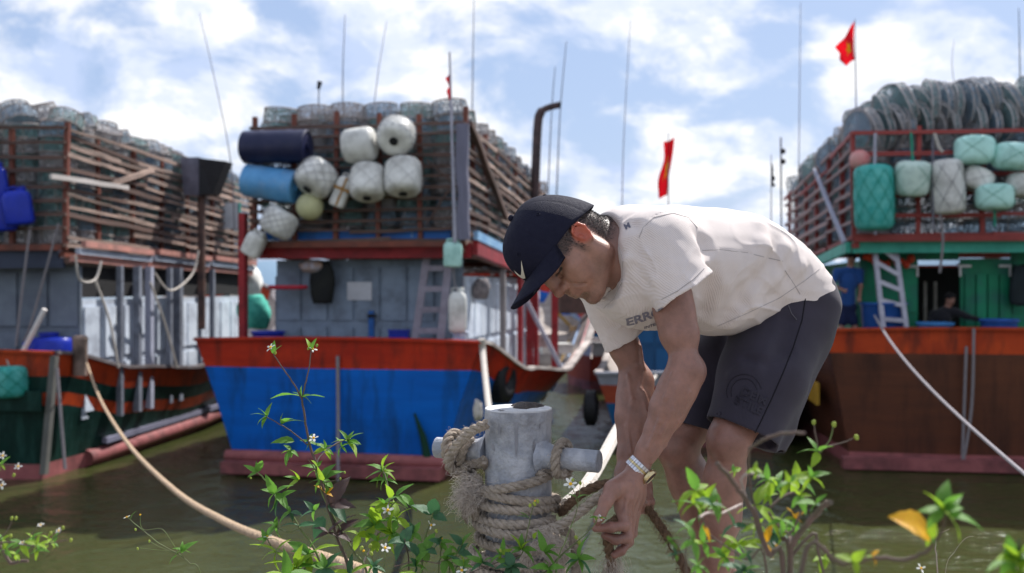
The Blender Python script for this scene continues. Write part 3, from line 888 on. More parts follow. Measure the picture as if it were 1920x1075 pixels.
# =========================== boats moored farther out that close the gap
def far_boat(x, y, yaw, label, c_hull, c_band, c_cab, L=11.0, sheer=(1.5, 1.2, 2.5), cab=(2.0, 5.0, 2.0)):
    b = Boat(x, y, yaw, 'fishing_boat', label)
    hull(b, [(0, 1.7, 1.3, sheer[0]), (L * .4, 1.9, 1.5, sheer[1]), (L * .75, 1.7, 1.0, (sheer[1] + sheer[2]) / 2), (L, 0.05, 0.03, sheer[2])], [(0.0, 0), (0.4, 1), (0.42, 1), (('z', 0.3), 2), (('z', -0.5), 2)], [c_band, c_hull, BOOT], L, CAPRAIL, deck_drop=0.5)
    cb = empty('cabin', (0, 0, 0), 0, b.root)
    s0_, s1_, h_ = cab
    panel_wall(b, 'stern_wall', 'x', s0_, -1.2, 1.2, 0.7, 0.7 + h_, c_cab, 4, cb)
    panel_wall(b, 'side_wall', 's', 1.2, s0_ + .05, s1_, 0.7, 0.7 + h_, c_cab, 5, cb)
    panel_wall(b, 'side_wall', 's', -1.2, s0_ + .05, s1_, 0.7, 0.7 + h_, c_cab, 5, cb)
    MB().box((0, (s0_ + s1_) / 2, 0.76 + h_), (2.8, s1_ - s0_ + .6, .1)).build('cabin_roof', CAPRAIL, cb)
    for k in range(4):
        MB().beam((1.3 - .8 * k, s1_ + .6, .8), (1.3 - .8 * k, s1_ + .6, 2.2), .08, .08).build('deck_post', REDB, b.root)
    return b
far_boat(2.2, 33.0, 78, 'red hulled boat with white band and cabin lying across the water behind the gap', mat('far_red_hull', (0.34, 0.05, 0.03), None, 2, .6), mat('far_white_band', (0.6, 0.56, 0.55), None, 2, .6), WHITEB)
far_boat(-2.0, 46.0, 84, 'farther blue boat half hidden behind the bow of the blue one', BLUE2, RED2, GREYB, 13, (1.9, 1.6, 3.0), (1.5, 6.5, 2.4))
far_boat(-11.5, 40.0, 30, 'far boat with teal hull showing between the green boat and the blue boat', mat('far_teal_hull', (0.03, 0.28, 0.25), None, 2, .6), RED2, WHITEB, 12, (2.0, 1.7, 2.8), (1.0, 6.0, 2.2))
far_boat(6.0, 44.0, 70, 'far red boat behind the low blue one', mat('far_dark_hull', (0.08, 0.04, 0.035), None, 2, .6), RED2, GREYB, 14, (2.0, 1.7, 3.0), (1.0, 6.0, 2.2))
# ------------------------------------------------------------------ floats, drums and gear on the boats
WFLOAT = mat('white_float_plastic', (0.72, 0.72, 0.69), (0.58, 0.58, 0.55), 5, 0.45, bump=0.3, bscale=25, dirt=(0.25, 0.24, 0.22), dirt_amt=0.45)
WNET = mat('grey_float_netting', (0.46, 0.46, 0.47), None, 9, 0.8)
MINT = mat('mint_float_plastic', (0.46, 0.74, 0.68), (0.38, 0.64, 0.58), 5, 0.5, bump=0.3, bscale=25, dirt=(0.14, 0.3, 0.25), dirt_amt=0.4)
GNET = mat('green_float_cord', (0.01, 0.26, 0.17), None, 9, 0.7)
PALEG = mat('pale_grey_green_float', (0.48, 0.60, 0.54), (0.40, 0.52, 0.47), 5, 0.5, dirt=(0.2, 0.28, 0.25), dirt_amt=0.4)
NAVY = mat('navy_drum_plastic', (0.012, 0.016, 0.05), (0.02, 0.022, 0.06), 4, 0.35, dirt=(0.06, 0.06, 0.08), dirt_amt=0.3)
SKYB = mat('sky_blue_drum_plastic', (0.10, 0.30, 0.56), (0.07, 0.24, 0.48), 4, 0.4, dirt=(0.25, 0.33, 0.42), dirt_amt=0.4)
PALEY = mat('pale_yellow_float', (0.60, 0.60, 0.34), (0.5, 0.5, 0.3), 4, 0.5)
ROYAL = mat('royal_blue_plastic', (0.012, 0.030, 0.36), (0.01, 0.025, 0.28), 3, 0.3)
TEALF = mat('teal_netted_float', (0.03, 0.30, 0.27), (0.10, 0.42, 0.38), 6, 0.5)
PINKF = mat('pink_float', (0.46, 0.13, 0.13), (0.50, 0.28, 0.26), 2.5, 0.6)
BLK = mat('black_rubber', (0.014, 0.014, 0.017), (0.022, 0.022, 0.025), 6, 0.55)
ROPEW = mat('pale_boat_rope', (0.52, 0.48, 0.44), (0.38, 0.35, 0.32), 20, 0.9)
ROPED = mat('grey_boat_rope', (0.24, 0.22, 0.235), None, 20, 0.9)
POLEM = mat('pale_grey_pole', (0.36, 0.36, 0.42), (0.26, 0.26, 0.32), 6, 0.5)
POLED = mat('dark_grey_pole', (0.17, 0.17, 0.21), None, 6, 0.5)

def float_thing(name, label, cat, center, axis, r, L, m, netm=None, ends='round', group=None, n_net=9, knob=True, ribs=0):
    """a barrel-like float or drum: body, end hub, cords of netting"""
    ax = Vector(axis).normalized()
    root = empty(name, center)
    root.rotation_euler = ax.to_track_quat('Z', 'Y').to_euler()
    tag(root, label, cat, group)
    if ends == 'round':
        prof = [(0.0001, -L / 2 + .03 * r), (0.16 * r, -L / 2 + .0 * r), (0.3 * r, -L / 2 - 0.01 * r), (0.62 * r, -L / 2), (0.86 * r, -L / 2 + .1 * r), (0.97 * r, -L / 2 + .28 * r), (r, -L / 5), (r * 1.01, 0), (r, L / 5), (0.97 * r, L / 2 - .28 * r), (0.86 * r, L / 2 - .1 * r), (0.62 * r, L / 2), (0.0001, L / 2)]
    elif ends == 'ball':
        prof = [(max(r * math.sin(math.pi * i / 12), 1e-4), -r * math.cos(math.pi * i / 12)) for i in range(13)]
    else:
        prof = [(0.0001, -L / 2 + .02), (0.85 * r, -L / 2 + .02), (0.9 * r, -L / 2), (r, -L / 2 + .02)]
        for i in range(1, 14):
            z = -L / 2 + L * i / 14
            prof.append((r * (1.03 if ribs and i in (4, 10) else 1.0), z))
        prof += [(r, L / 2 - .02), (0.9 * r, L / 2), (0.85 * r, L / 2 - .02), (0.0001, L / 2 - .02)]
    ph = random.uniform(0, 6)
    MB().lathe(prof, 22, wob=lambda a, t: 0.018 * math.sin(3 * a + ph) + 0.012 * math.sin(5 * a + 4 * t)).build('body', m, root, smooth=True)
    if knob:
        MB().lathe([(0.24 * r, -L / 2 - .025), (0.2 * r, -L / 2 + .03), (0.0001, -L / 2 + .04)], 12).build('end_hub', BLK if ends == 'round' else m, root)
    if netm is not None:
        mb = MB()
        for k in range(n_net):
            for d in (-1, 1):
                pts = []
                for i in range(11):
                    t = i / 10; a = 2 * math.pi * k / n_net + d * t * 1.9
                    z = -L / 2 + L * t
                    rr = 1.02 * np.interp(z, [p[1] for p in prof], [p[0] for p in prof]) + 0.006 if ends != 'ball' else r * math.sin(math.pi * min(max(t, .03), .97)) * 1.02
                    pts.append((rr * math.cos(a), rr * math.sin(a), z if ends != 'ball' else -r * math.cos(math.pi * t) * 1.02))
                mb.tube(pts, 0.005 if n_net > 6 else 0.004, 3, cap=False)
        mb.build('netting', netm, root)
    return root

def on_boat(b, px, py, s):
    return b.w(b.ray(px, py, s0=s))
def boat_float(b, s, p0, p1, rpx, *a, **k):
    """p0, p1: the two ends of the float's long axis as the photograph shows them"""
    A = on_boat(b, *p0, s); B = on_boat(b, *p1, s)
    dep = p1[2] if len(p1) > 2 else 0
    c = (A + B) / 2
    ax = (B - A)
    L = ax.length
    return c, ax, rpx * c.y / FPX, L
def mk(b, s, p0, p1, rpx, name, label, cat, m, tilt=0.0, **kw):
    A = on_boat(b, *p0, s); B = on_boat(b, *p1, s)
    c = (A + B) / 2; ax = B - A
    ax2 = ax + Vector((0, -tilt, 0))          # negative end comes towards the camera when tilt < 0
    r = rpx * c.y / FPX
    return float_thing(name, label, cat, c, ax2, r, ax2.length, m, **kw)
G1 = 'floats hung on the blue boat rack'
sM = 0.02
mk(BOAT_M, sM, (578, 275), (458, 277), 31, 'plastic_drum', 'navy plastic drum lashed sideways at the top left of the blue boat rack', 'drum', NAVY, ends='drum', ribs=1)
mk(BOAT_M, sM, (556, 352), (461, 338), 31, 'plastic_drum', 'sky blue plastic drum lashed sideways under the navy drum', 'drum', SKYB, ends='drum', ribs=1)
mk(BOAT_M, sM, (645, 277), (704, 268), 33, 'float', 'plain white float tilted sideways, left of the topmost netted float', 'float', WFLOAT, group=G1)
mk(BOAT_M, sM - .05, (741, 268), (745, 240), 35, 'float', 'topmost white float in fine netting with its dark hub towards the shore', 'float', WFLOAT, tilt=-0.42, netm=WNET, group=G1, n_net=14)
mk(BOAT_M, sM - .05, (580, 356), (606, 312), 37, 'float', 'large white float leaning over the pale yellow ball, dark hub showing', 'float', WFLOAT, tilt=-0.30, netm=WNET, group=G1, n_net=10)
mk(BOAT_M, sM - .05, (690, 372), (690, 312), 34, 'float', 'white float banded with cord beside the small taped jug', 'float', WFLOAT, tilt=-0.22, netm=WNET, group=G1, n_net=5)
mk(BOAT_M, sM - .05, (757, 364), (756, 300), 35, 'float', 'white float banded with cord, lower right under the topmost netted float', 'float', WFLOAT, tilt=-0.20, netm=WNET, group=G1, n_net=5)
mk(BOAT_M, sM + .05, (570, 388), (592, 386), 26, 'ball_float', 'pale yellow ball float under the leaning white float', 'float', PALEY, ends='ball', knob=False, group=G1)
mk(BOAT_M, sM - .05, (511, 440), (535, 395), 32, 'float', 'white float in diamond netting low at the left, above the small canister', 'float', WFLOAT, tilt=-0.05, netm=WNET, group=G1, n_net=12, knob=False)

def jerrycan(name, label, center, w, h, d, m, rot=(0, 0, 0), tape=None, group=None, handle=True):
    root = empty(name, center); root.rotation_euler = rot
    tag(root, label, 'jerrycan', group)
    prof = []
    vv = []; ff = []
    lv = [(-.5, .80), (-.46, .95), (-.40, 1), (.30, 1), (.42, .88), (.5, .55)]
    n = 16
    for (z, k) in lv:
        for i in range(n):
            a = 2 * math.pi * i / n
            cx_, sy = math.cos(a), math.sin(a)
            sx = math.copysign(abs(cx_) ** 0.5, cx_) * w / 2 * k; sy_ = math.copysign(abs(sy) ** 0.5, sy) * d / 2 * k
            vv.append((sx, sy_, z * h))
    for j in range(len(lv) - 1):
        for i in range(n):
            ff.append((j * n + i, j * n + (i + 1) % n, (j + 1) * n + (i + 1) % n, (j + 1) * n + i))
    ff += [tuple(range(n))[::-1], tuple((len(lv) - 1) * n + i for i in range(n))]
    MB().add(vv, ff).build('body', m, root, smooth=True)
    MB().lathe([(w * .16, 0), (w * .16, h * .09), (w * .13, h * .1), (0.0001, h * .1)], 12, Matrix.Translation((w * .2, 0, h * .5))).build('cap', m, root)
    if handle:
        MB().tube([(-w * .3, 0, h * .47), (-w * .3, 0, h * .58), (0, 0, h * .6), (w * .06, 0, h * .47)], w * .05, 6).build('handle', m, root)
    if tape is not None:
        mb = MB()
        mb.box((0, 0, h * .08), (w * 1.03, d * 1.03, h * .10)); mb.box((w * .05, 0, 0), (w * .14, d * 1.04, h * 0.92))
        mb.build('tape', tape, root)
    return root
sc_ = 17.3 / FPX
jerrycan('jerrycan', 'small white jug crossed with brown tape between the hanging floats', on_boat(BOAT_M, 641, 360, sM), 30 * sc_, 60 * sc_, 26 * sc_, WFLOAT, (0, R(22), 0), mat('brown_tape', (0.36, 0.19, 0.05), None, 3, 0.5))
jerrycan('jerrycan', 'small white canister at the lowest left corner of the blue boat rack', on_boat(BOAT_M, 477, 458, sM + .1), 38 * sc_, 46 * sc_, 34 * sc_, WFLOAT, (R(10), R(28), 0), None)
jerrycan('jerrycan', 'mint green jerrycan hanging from the flag pole at the eave', on_boat(BOAT_M, 849, 477, 0.25), 36 * sc_, 48 * sc_, 26 * sc_, MINT)
jerrycan('jerrycan', 'white jerrycan hanging below the mint one beside the ladder', on_boat(BOAT_M, 858, 585, 0.35), 35 * sc_, 76 * sc_, 30 * sc_, WFLOAT)

def lay_rope(name, label, pts, r, m, n=6, group=None, cat='rope'):
    o = MB().tube(catmull(pts, 6), r, n).build(name, m, smooth=True)
    return tag(o, label, cat, group)
lay_rope('hanging_rope', 'thin rope holding the mint jerrycan and white jerrycan', [on_boat(BOAT_M, 849, 452, .25), on_boat(BOAT_M, 851, 520, .3), on_boat(BOAT_M, 857, 550, .33)], 0.012, ROPED)

def pole_pts(b, px0, py0, px1, py1, s):
    return on_boat(b, px0, py0, s), on_boat(b, px1, py1, s)
def flag_thing(label, b, s, bot, top, corners, m_cloth, star=True, r=0.02, sag=0.05, curl=0.0):
    """pole and cloth; corners: four photo pixels (hoist top, hoist bottom, fly bottom, fly top)"""
    A, B = pole_pts(b, *bot, *top, s)
    root = empty('flag', A)
    tag(root, label, 'flag', 'flags flying above the boats')
    MB().tube([Vector((0, 0, 0)), (B - A) * .5, B - A], lambda t: r * (1 - .5 * t), 6).build('pole', POLEM, root)
    C = [on_boat(b, *c, s) - A for c in corners]
    nu, nv = 12, 9
    vv = []; ff = []
    for i in range(nu + 1):
        for j in range(nv + 1):
            u, v = i / nu, j / nv
            p = (C[0] * (1 - v) + C[1] * v) * (1 - u) + (C[3] * (1 - v) + C[2] * v) * u
            p = p + Vector((0.03 * math.sin(9 * v + 5 * u) * u + curl * math.cos(math.pi * v), sag * math.sin(7 * u + 3 * v), 0.02 * math.sin(8 * u) * u))
            vv.append(p)
    for i in range(nu):
        for j in range(nv):
            a = i * (nv + 1) + j
            ff.append((a, a + nv + 1, a + nv + 2, a + 1))
    mesh_obj('cloth', vv, ff, m_cloth, root, True)
    if star:
        def at(u, v):
            p = (C[0] * (1 - v) + C[1] * v) * (1 - u) + (C[3] * (1 - v) + C[2] * v) * u
            return p + Vector((0.03 * math.sin(9 * v + 5 * u) * u + curl * math.cos(math.pi * v), sag * math.sin(7 * u + 3 * v) - 0.012, 0.02 * math.sin(8 * u) * u))
        pts = []
        for k in range(10):
            a = math.pi / 2 + k * math.pi / 5; rr = 0.25 if k % 2 == 0 else 0.11
            pts.append(at(0.5 + rr * math.cos(a) * .8, 0.5 - rr * math.sin(a)))
        cen = at(.5, .5)
        mesh_obj('star', [cen] + pts, [(0, 1 + k, 1 + (k + 1) % 10) for k in range(10)], mat('yellow_star', (0.75, 0.50, 0.01), None, 3, 0.6, trans=0.3), root)
    return root
FLAGR = mat('red_flag_cloth', (0.62, 0.006, 0.015), (0.5, 0.005, 0.012), 3, 0.7, trans=0.45)
flag_thing('small red flag furled on the pale pole at the blue boat rack', BOAT_M, 0.15, (853, 455), (843, 98), [(843, 130), (846, 188), (841, 186), (838, 150)], FLAGR, False, 0.035, 0.03)
flag_thing('large red flag with yellow star above the brown boat', BOAT_R, 1.2, (1606, 260), (1603, 36), [(1602, 40), (1603, 112), (1582, 126), (1569, 90)], FLAGR, True, 0.018)
flag_thing('narrow red flag with two yellow stars hanging behind the bent back', BOAT_S, 3.3, (1254, 590), (1253, 250), [(1259, 258), (1257, 366), (1238, 374), (1241, 268)], FLAGR, True, 0.022, 0.04, 0.07)
flag_thing('small black pennant on a thin pole left of the brown boat rack', BOAT_R, 5.0, (1446, 590), (1446, 290), [(1446, 300), (1446, 350), (1452, 350), (1452, 330)], mat('black_pennant_cloth', (0.01, 0.012, 0.014), None, 3, 0.8), False, 0.02, 0.02)

def antenna(label, b, s, pts, r, m=POLED):
    P0 = [on_boat(b, *p, s) for p in pts]
    o = MB().tube(catmull(P0, 4), lambda t: .55 * r * (1 - .6 * t), 6).build('antenna', m)
    return tag(o, label, 'antenna', 'antennas and whip poles above the boats')
antenna('long thin whip antenna rising at the far left beside the blue boat rack', BOAT_L, 6, [(440, 430), (432, 300), (405, 160), (374, 25)], 0.03)
antenna('straight thin antenna above the middle of the blue boat rack', BOAT_M, 4, [(643, 240), (643, 130), (647, 28)], 0.03)
antenna('slanted pale antenna just right of the straight one above the floats', BOAT_M, 7, [(699, 220), (710, 130), (725, 40)], 0.028, POLEM)
antenna('tall antenna running out of the picture right of the small red flag', BOAT_M, 5, [(885, 240), (887, 100), (889, -20)], 0.03)
antenna('slanted dark whip antenna behind the bent exhaust pipe', BOAT_M, 9.5, [(1038, 520), (1045, 330), (1051, 200), (1062, 78)], 0.045)
antenna('short dark whip antenna left of the slanted one behind the exhaust pipe', BOAT_M, 9.5, [(1022, 520), (1030, 300), (1035, 200), (1041, 125)], 0.04)
antenna('pale tall antenna in the open sky left of the starred narrow flag', BOAT_S, 4, [(1160, 640), (1166, 400), (1170, 250), (1182, 40)], 0.035, POLEM)
antenna('pale tall antenna in the open sky left of the large red flag', BOAT_R, 8, [(1495, 560), (1499, 200), (1501, 5)], 0.035, POLEM)
antenna('dark thick antenna at the right edge above the brown boat', BOAT_R, 3, [(1913, 200), (1912, 100), (1910, 15)], 0.035)
antenna('thin curved wire antenna over the heap of traps on the brown boat', BOAT_R, 4, [(1791, 170), (1785, 120), (1789, 75)], 0.018)
# lamp mast left of the brown boat
A, B = pole_pts(BOAT_R, 1466, 580, 1464, 258, 6)
ro = empty('lamp_mast', A); tag(ro, 'thin mast with two small dark lamps between black pennant and brown boat', 'mast')
MB().tube([Vector((0, 0, 0)), B - A], 0.022, 6).build('pole', POLED, ro)
for t in (.92, .86):
    q = (B - A) * t
    MB().sphere(q + Vector((0.05, 0, 0)), 0.07, 10, 6).build('lamp', BLK, ro)
A = on_boat(BOAT_M, 597, 185, 1.2); ro = empty('lamp_mast', A); tag(ro, 'little dark lamp on a thin stalk among the top traps of the blue boat', 'mast')
MB().tube([(0, 0, -.3), (0.01, 0, 0.22)], 0.012, 6).build('pole', POLED, ro)
MB().tube([(0, 0, .18), (.03, 0, 0.32)], [0.03, 0.05], 8).build('lamp', BLK, ro)
# bent exhaust pipe
A = on_boat(BOAT_M, 1001, 420, 7.5); 
pp = [on_boat(BOAT_M, x, y, 7.5) - A for x, y in ((998, 640), (1001, 420), (1004, 330), (1008, 240), (1013, 213), (1026, 203), (1048, 197))]
ro = empty('exhaust_pipe', A); tag(ro, 'dark bent exhaust pipe standing behind the blue boat rack', 'pipe')
MB().tube(catmull(pp, 6), lambda t: 0.11 if t < .75 else 0.08, 12).build('pipe', mat('rusty_black_pipe', (0.035, 0.028, 0.03), (0.08, 0.05, 0.05), 6, 0.6), ro, smooth=True)
MB().tube([pp[-1], pp[-1] + Vector((.05, 0, 0))], 0.09, 12).build('pipe_mouth', BLK, ro)

# ladder, notice, cloth, basin ... on the blue boat
def ladder(b, label, f0, f1, s_bot, s_top, m, rungs, w=0.06, rw=0.05):
    """f0, f1: (bottom px, top px) of the two rails"""
    a0, a1 = on_boat(b, *f0[0], s_bot), on_boat(b, *f0[1], s_top)
    b0_, b1_ = on_boat(b, *f1[0], s_bot), on_boat(b, *f1[1], s_top)
    root = empty('ladder', a0); tag(root, label, 'ladder')
    for (p, q) in ((a0, a1), (b0_, b1_)):
        MB().beam(p - a0, q - a0, w, w * 1.2).build('rail', m, root)
    for k in range(rungs):
        t = (k + .5) / rungs
        MB().beam(a0.lerp(a1, t) - a0, b0_.lerp(b1_, t) - a0, rw, rw).build('rung', m, root)
ladder(BOAT_M, 'grey wooden ladder leaning on the cabin of the blue boat', ((778, 640), (800, 484)), ((826, 640), (842, 484)), 0.55, 0.8, mat('grey_ladder_wood', (0.27, 0.25, 0.30), (0.2, 0.18, 0.22), 5, 0.7), 4, 0.11, 0.10)
ladder(BOAT_R, 'pale aluminium ladder leaning on the green cabin', ((1656, 616), (1637, 440)), ((1699, 616), (1680, 474)), 0.5, 0.75, mat('dull_aluminium', (0.45, 0.45, 0.52), (0.35, 0.35, 0.42), 5, 0.45, metal=0.3), 5, 0.07, 0.08)
q = on_boat(BOAT_M, 674, 546, cab_s - 0.08)
o = MB().box((0, 0, 0), (0.48, 0.012, 0.34)).build('notice_board', mat('white_notice', (0.55, 0.57, 0.62), None, 3, 0.5), loc=q, rot=(0, 0, -BOAT_M.yaw)); tag(o, 'blank pale notice fixed to the grey blue cabin wall', 'notice')
def cloth_blob(name, label, cat, center, w, h, d, m, seed=0, rz=0):
    rg = random.Random(seed)
    vv = []; ff = []; nu, nv = 14, 10
    for j in range(nv + 1):
        for i in range(nu):
            a = 2 * math.pi * i / nu; t = j / nv
            k = (0.35 + 0.65 * math.sin(math.pi * min(.08 + t * .75, 1))) * (1 + 0.16 * math.sin(3 * a + seed + 2 * t) + .1 * math.sin(5 * a - 3 * t + seed))
            vv.append((w / 2 * k * math.cos(a), d / 2 * k * math.sin(a), h / 2 - h * t + 0.03 * rg.uniform(-1, 1)))
    for j in range(nv):
        for i in range(nu):
            ff.append((j * nu + i, (j + 1) * nu + i, (j + 1) * nu + (i + 1) % nu, j * nu + (i + 1) % nu))
    ff += [tuple(range(nu)), tuple(nv * nu + i for i in range(nu))[::-1]]
    o = mesh_obj(name, vv, ff, m, None, True); o.location = center; o.rotation_euler = (0, 0, rz)
    return tag(o, label, cat)
BCL = mat('black_cloth', (0.013, 0.014, 0.016), (0.02, 0.022, 0.02), 4, 0.9, bump=0.5, bscale=8)
cloth_blob('hanging_jacket', 'black jacket hanging in front of the grey blue cabin', 'jacket', on_boat(BOAT_M, 606, 530, .8), 0.46, 0.75, 0.2, BCL, 3)
cloth_blob('cloth_bundle', 'bundle of pale cloth tucked under the red eave beam', 'cloth', on_boat(BOAT_M, 590, 500, .8), 0.55, 0.22, 0.25, mat('mixed_pale_cloth', (0.36, 0.36, 0.42), (0.3, 0.18, 0.1), 9, 0.9), 5)
cloth_blob('hanging_jacket', 'dark jacket hanging by the green door at the right edge', 'jacket', on_boat(BOAT_R, 1912, 535, 1.0), 0.42, 0.75, 0.2, mat('dark_grey_cloth', (0.02, 0.03, 0.035), None, 4, 0.9), 8)
q = on_boat(BOAT_M, 540, 538, .7)
o = MB().lathe([(0.0001, .02), (.36, .03), (.38, -.02), (.32, -.05), (.0001, -.05)], 18, Matrix.Diagonal((1.0, .5, 1, 1))).build('basin', mat('red_plastic_tray', (0.42, 0.02, 0.04), None, 3, 0.4), smooth=True, loc=q); tag(o, 'shallow red plastic tray hung left of the black jacket', 'tray')
def tub(label, b, px, py, s, r, h, m, name='plastic_tub', cat='tub'):
    c = on_boat(b, px, py, s)
    root = empty(name, c); tag(root, label, cat)
    MB().lathe([(0.0001, -h / 2), (r * .86, -h / 2), (r * .9, -h / 2 + .03), (r * .97, h / 2 - .07), (r * 1.0, h / 2 - .05), (r * .9, h / 2 - .06), (r * .84, -h / 2 + .06), (.0001, -h / 2 + .05)], 20).build('body', m, root, smooth=True)
    MB().tube([(r * 1.0 * math.cos(2 * math.pi * k / 20), r * 1.0 * math.sin(2 * math.pi * k / 20), h / 2 - .04) for k in range(20)], .025, 6, closed=True).build('rim', m, root, smooth=True)
    return root
tub('round blue basin on the deck below the red tray', BOAT_M, 503, 632, .6, .30, .25, ROYAL)
tub('big blue tub behind the aluminium ladder', BOAT_R, 1656, 596, 0.95, .42, .62, mat('blue_tub_plastic', (0.02, 0.09, 0.33), None, 3, 0.4))
tub('light blue tub in front of the dark doorway', BOAT_R, 1753, 616, 0.5, .32, .26, mat('light_blue_plastic', (0.06, 0.22, 0.50), None, 3, 0.4))
tub('dark blue tub before the green door', BOAT_R, 1873, 613, 0.5, .33, .32, mat('mid_blue_plastic', (0.03, 0.10, 0.36), None, 3, 0.4))
q = on_boat(BOAT_M, 749, 634, .7); o = MB().box((0, 0, 0), (.36, .3, .26)).box((0, 0, .135), (.39, .33, .03)).build('crate', ROYAL, loc=q); tag(o, 'small blue box by the foot of the wooden ladder', 'box')
q = on_boat(BOAT_M, 862, 632, .5); root = tub('little blue and white bucket at the stern corner of the blue boat', BOAT_M, 862, 632, .5, .13, .26, mat('pale_blue_bucket', (0.30, 0.42, 0.62), (0.6, 0.6, 0.65), 12, 0.4), 'bucket', 'bucket')
# cabin bundle and old cap at starboard
cloth_blob('net_bundle', 'grey bundle of net hung on a pole at the cabin corner of the blue boat', 'net', on_boat(BOAT_M, 902, 541, 1.5), .33, .35, .25, mat('grey_net_bundle', (0.25, 0.22, 0.22), (0.1, 0.09, 0.1), 14, 0.9), 2)
mk(BOAT_M, 3.0, (886, 368), (880, 330), 7, 'float', 'small red float hung on the sunlit side of the rack', 'float', mat('bright_red_float', (0.6, 0.02, 0.02), None, 3, .5), group=G1, knob=False)

# tyre fender hung at the corner
def tyre(label, c, r, w, rz):
    root = empty('tyre_fender', c); root.rotation_euler = (R(90), 0, rz); tag(root, label, 'tyre')
    n, m_ = 28, 10
    vv = []; ff = []
    for i in range(n):
        a = 2 * math.pi * i / n
        for k in range(m_):
            b_ = 2 * math.pi * k / m_
            rr = r - w * .55 + w * .55 * math.cos(b_)
            vv.append((rr * math.cos(a), rr * math.sin(a), w * .6 * math.sin(b_)))
    for i in range(n):
        for k in range(m_):
            ff.append((i * m_ + k, ((i + 1) % n) * m_ + k, ((i + 1) % n) * m_ + (k + 1) % m_, i * m_ + (k + 1) % m_))
    mesh_obj('carcass', vv, ff, BLK, root, True)
    mb = MB()
    for i in range(32):
        a = 2 * math.pi * i / 32
        M = Matrix.Rotation(a, 3, 'Z')
        mb.box(M @ Vector((r + .005, 0, 0)), (.02, .07, w * .8), M)
    mb.build('tread', BLK, root)
tyre('black tyre fender hung at the right corner of the blue boat', on_boat(BOAT_M, 941, 712, 1.6), 0.43, 0.30, R(68))
tyre('black tyre fender far along the side of the blue boat', on_boat(BOAT_S, 1108, 765, 0.3), 0.36, 0.25, R(80))
# mooring ropes of the blue boat
lay_rope('mooring_rope', 'pale rope dropping from the stern corner of the blue boat behind the bollard', [on_boat(BOAT_M, 903, 636, -.1), on_boat(BOAT_M, 906, 670, -.3), P(911, 720, 14), P(918, 775, 10), P(935, 830, 6), P(965, 880, 2.62)], lambda t: 0.062 - 0.046 * t, ROPEW, 8)
cloth_blob('rope_knot', 'white knotted rag on the pale rope left of the bollard', 'rag', P(897, 770, 13.5), .13, .26, .12, ROPEW, 4)
lay_rope('hanging_rope', 'grey rope hanging straight down the middle of the blue stern', [on_boat(BOAT_M, 633, 668, -.22), on_boat(BOAT_M, 634, 760, -.24), on_boat(BOAT_M, 634, 880, -.5), on_boat(BOAT_M, 635, 925, -.5)], 0.03, ROPED)
# weed streak on blue stern
mb = MB(); 
for (x, y0, y1, w) in ((795, 775, 865, .10),):
    a = on_boat(BOAT_M, x - 18, y0, -.20); b = on_boat(BOAT_M, x + 8, y1, -.17)
    mb.tube([a, a.lerp(b, .5) + Vector((.03, 0, 0)), b], [.02, .06, .08], 6)
tag(mb.build('weed_streak', mat('dark_green_weed', (0.01, 0.05, 0.03), None, 8, 0.9)), 'dark green weed trailing down the blue stern', 'weed')

# ---- left boat
for i, (x, y, rr, lb) in enumerate(((34, 390, 26, 'blue jug float with a bright highlight hung nearest the rack corner of the green boat'), (4, 402, 24, 'blue jug float half out of the picture at the left edge'), (-6, 345, 20, 'upper blue jug float at the left edge of the picture'))):
    jerrycan('jerrycan', lb, on_boat(BOAT_L, x, y, .2), 2 * rr * .0091, 66 * .0091, 44 * .0091, ROYAL, (0, R(-8), 0.4))
root = empty('blue_tank', on_boat(BOAT_L, 92, 655, .6)); root.rotation_euler = (0, 0, .2); tag(root, 'low blue plastic tank on the stern deck of the green boat', 'tank')
MB().lathe([(.0001, -.3), (.40, -.3), (.43, -.22), (.43, .12), (.36, .20), (.16, .22), (.16, .26), (.0001, .26)], 24, Matrix.Diagonal((1, .8, 1, 1))).build('body', ROYAL, root, smooth=True)
MB().lathe([(.17, .25), (.17, .30), (.0001, .30)], 16).build('lid', ROYAL, root)
o = MB().tube([on_boat(BOAT_L, 44, 658, .1), on_boat(BOAT_L, 84, 580, .1)], 0.045, 8).build('boat_hook', mat('white_pipe', (0.72, 0.68, 0.66), None, 3, .5)); tag(o, 'thick white pipe leaning on the rail beside the blue tank', 'pole')
o = MB().lathe([(.0001, -.4), (.12, -.4), (.13, .2), (.14, .25), (.11, .3), (.0001, .3)], 12).build('mooring_post', WOOD, loc=on_boat(BOAT_L, 150, 662, .55), smooth=True); tag(o, 'stubby wooden mooring post with a pale rope on the green boat', 'post')
mk(BOAT_L, -.15, (20, 746), (18, 686), 33, 'float', 'teal netted float hanging over the stern of the green boat', 'float', TEALF, netm=GNET, n_net=7)
lay_rope('hanging_rope', 'short cord holding the teal float', [on_boat(BOAT_L, 8, 656, .0), on_boat(BOAT_L, 12, 672, -.1), on_boat(BOAT_L, 19, 692, -.15)], .015, ROPEW)
lay_rope('hanging_rope', 'pale cord hanging down the corner of the green stern', [on_boat(BOAT_L, 107, 690, -.1), on_boat(BOAT_L, 114, 780, -.15), on_boat(BOAT_L, 122, 880, -.2)], .03, ROPED)
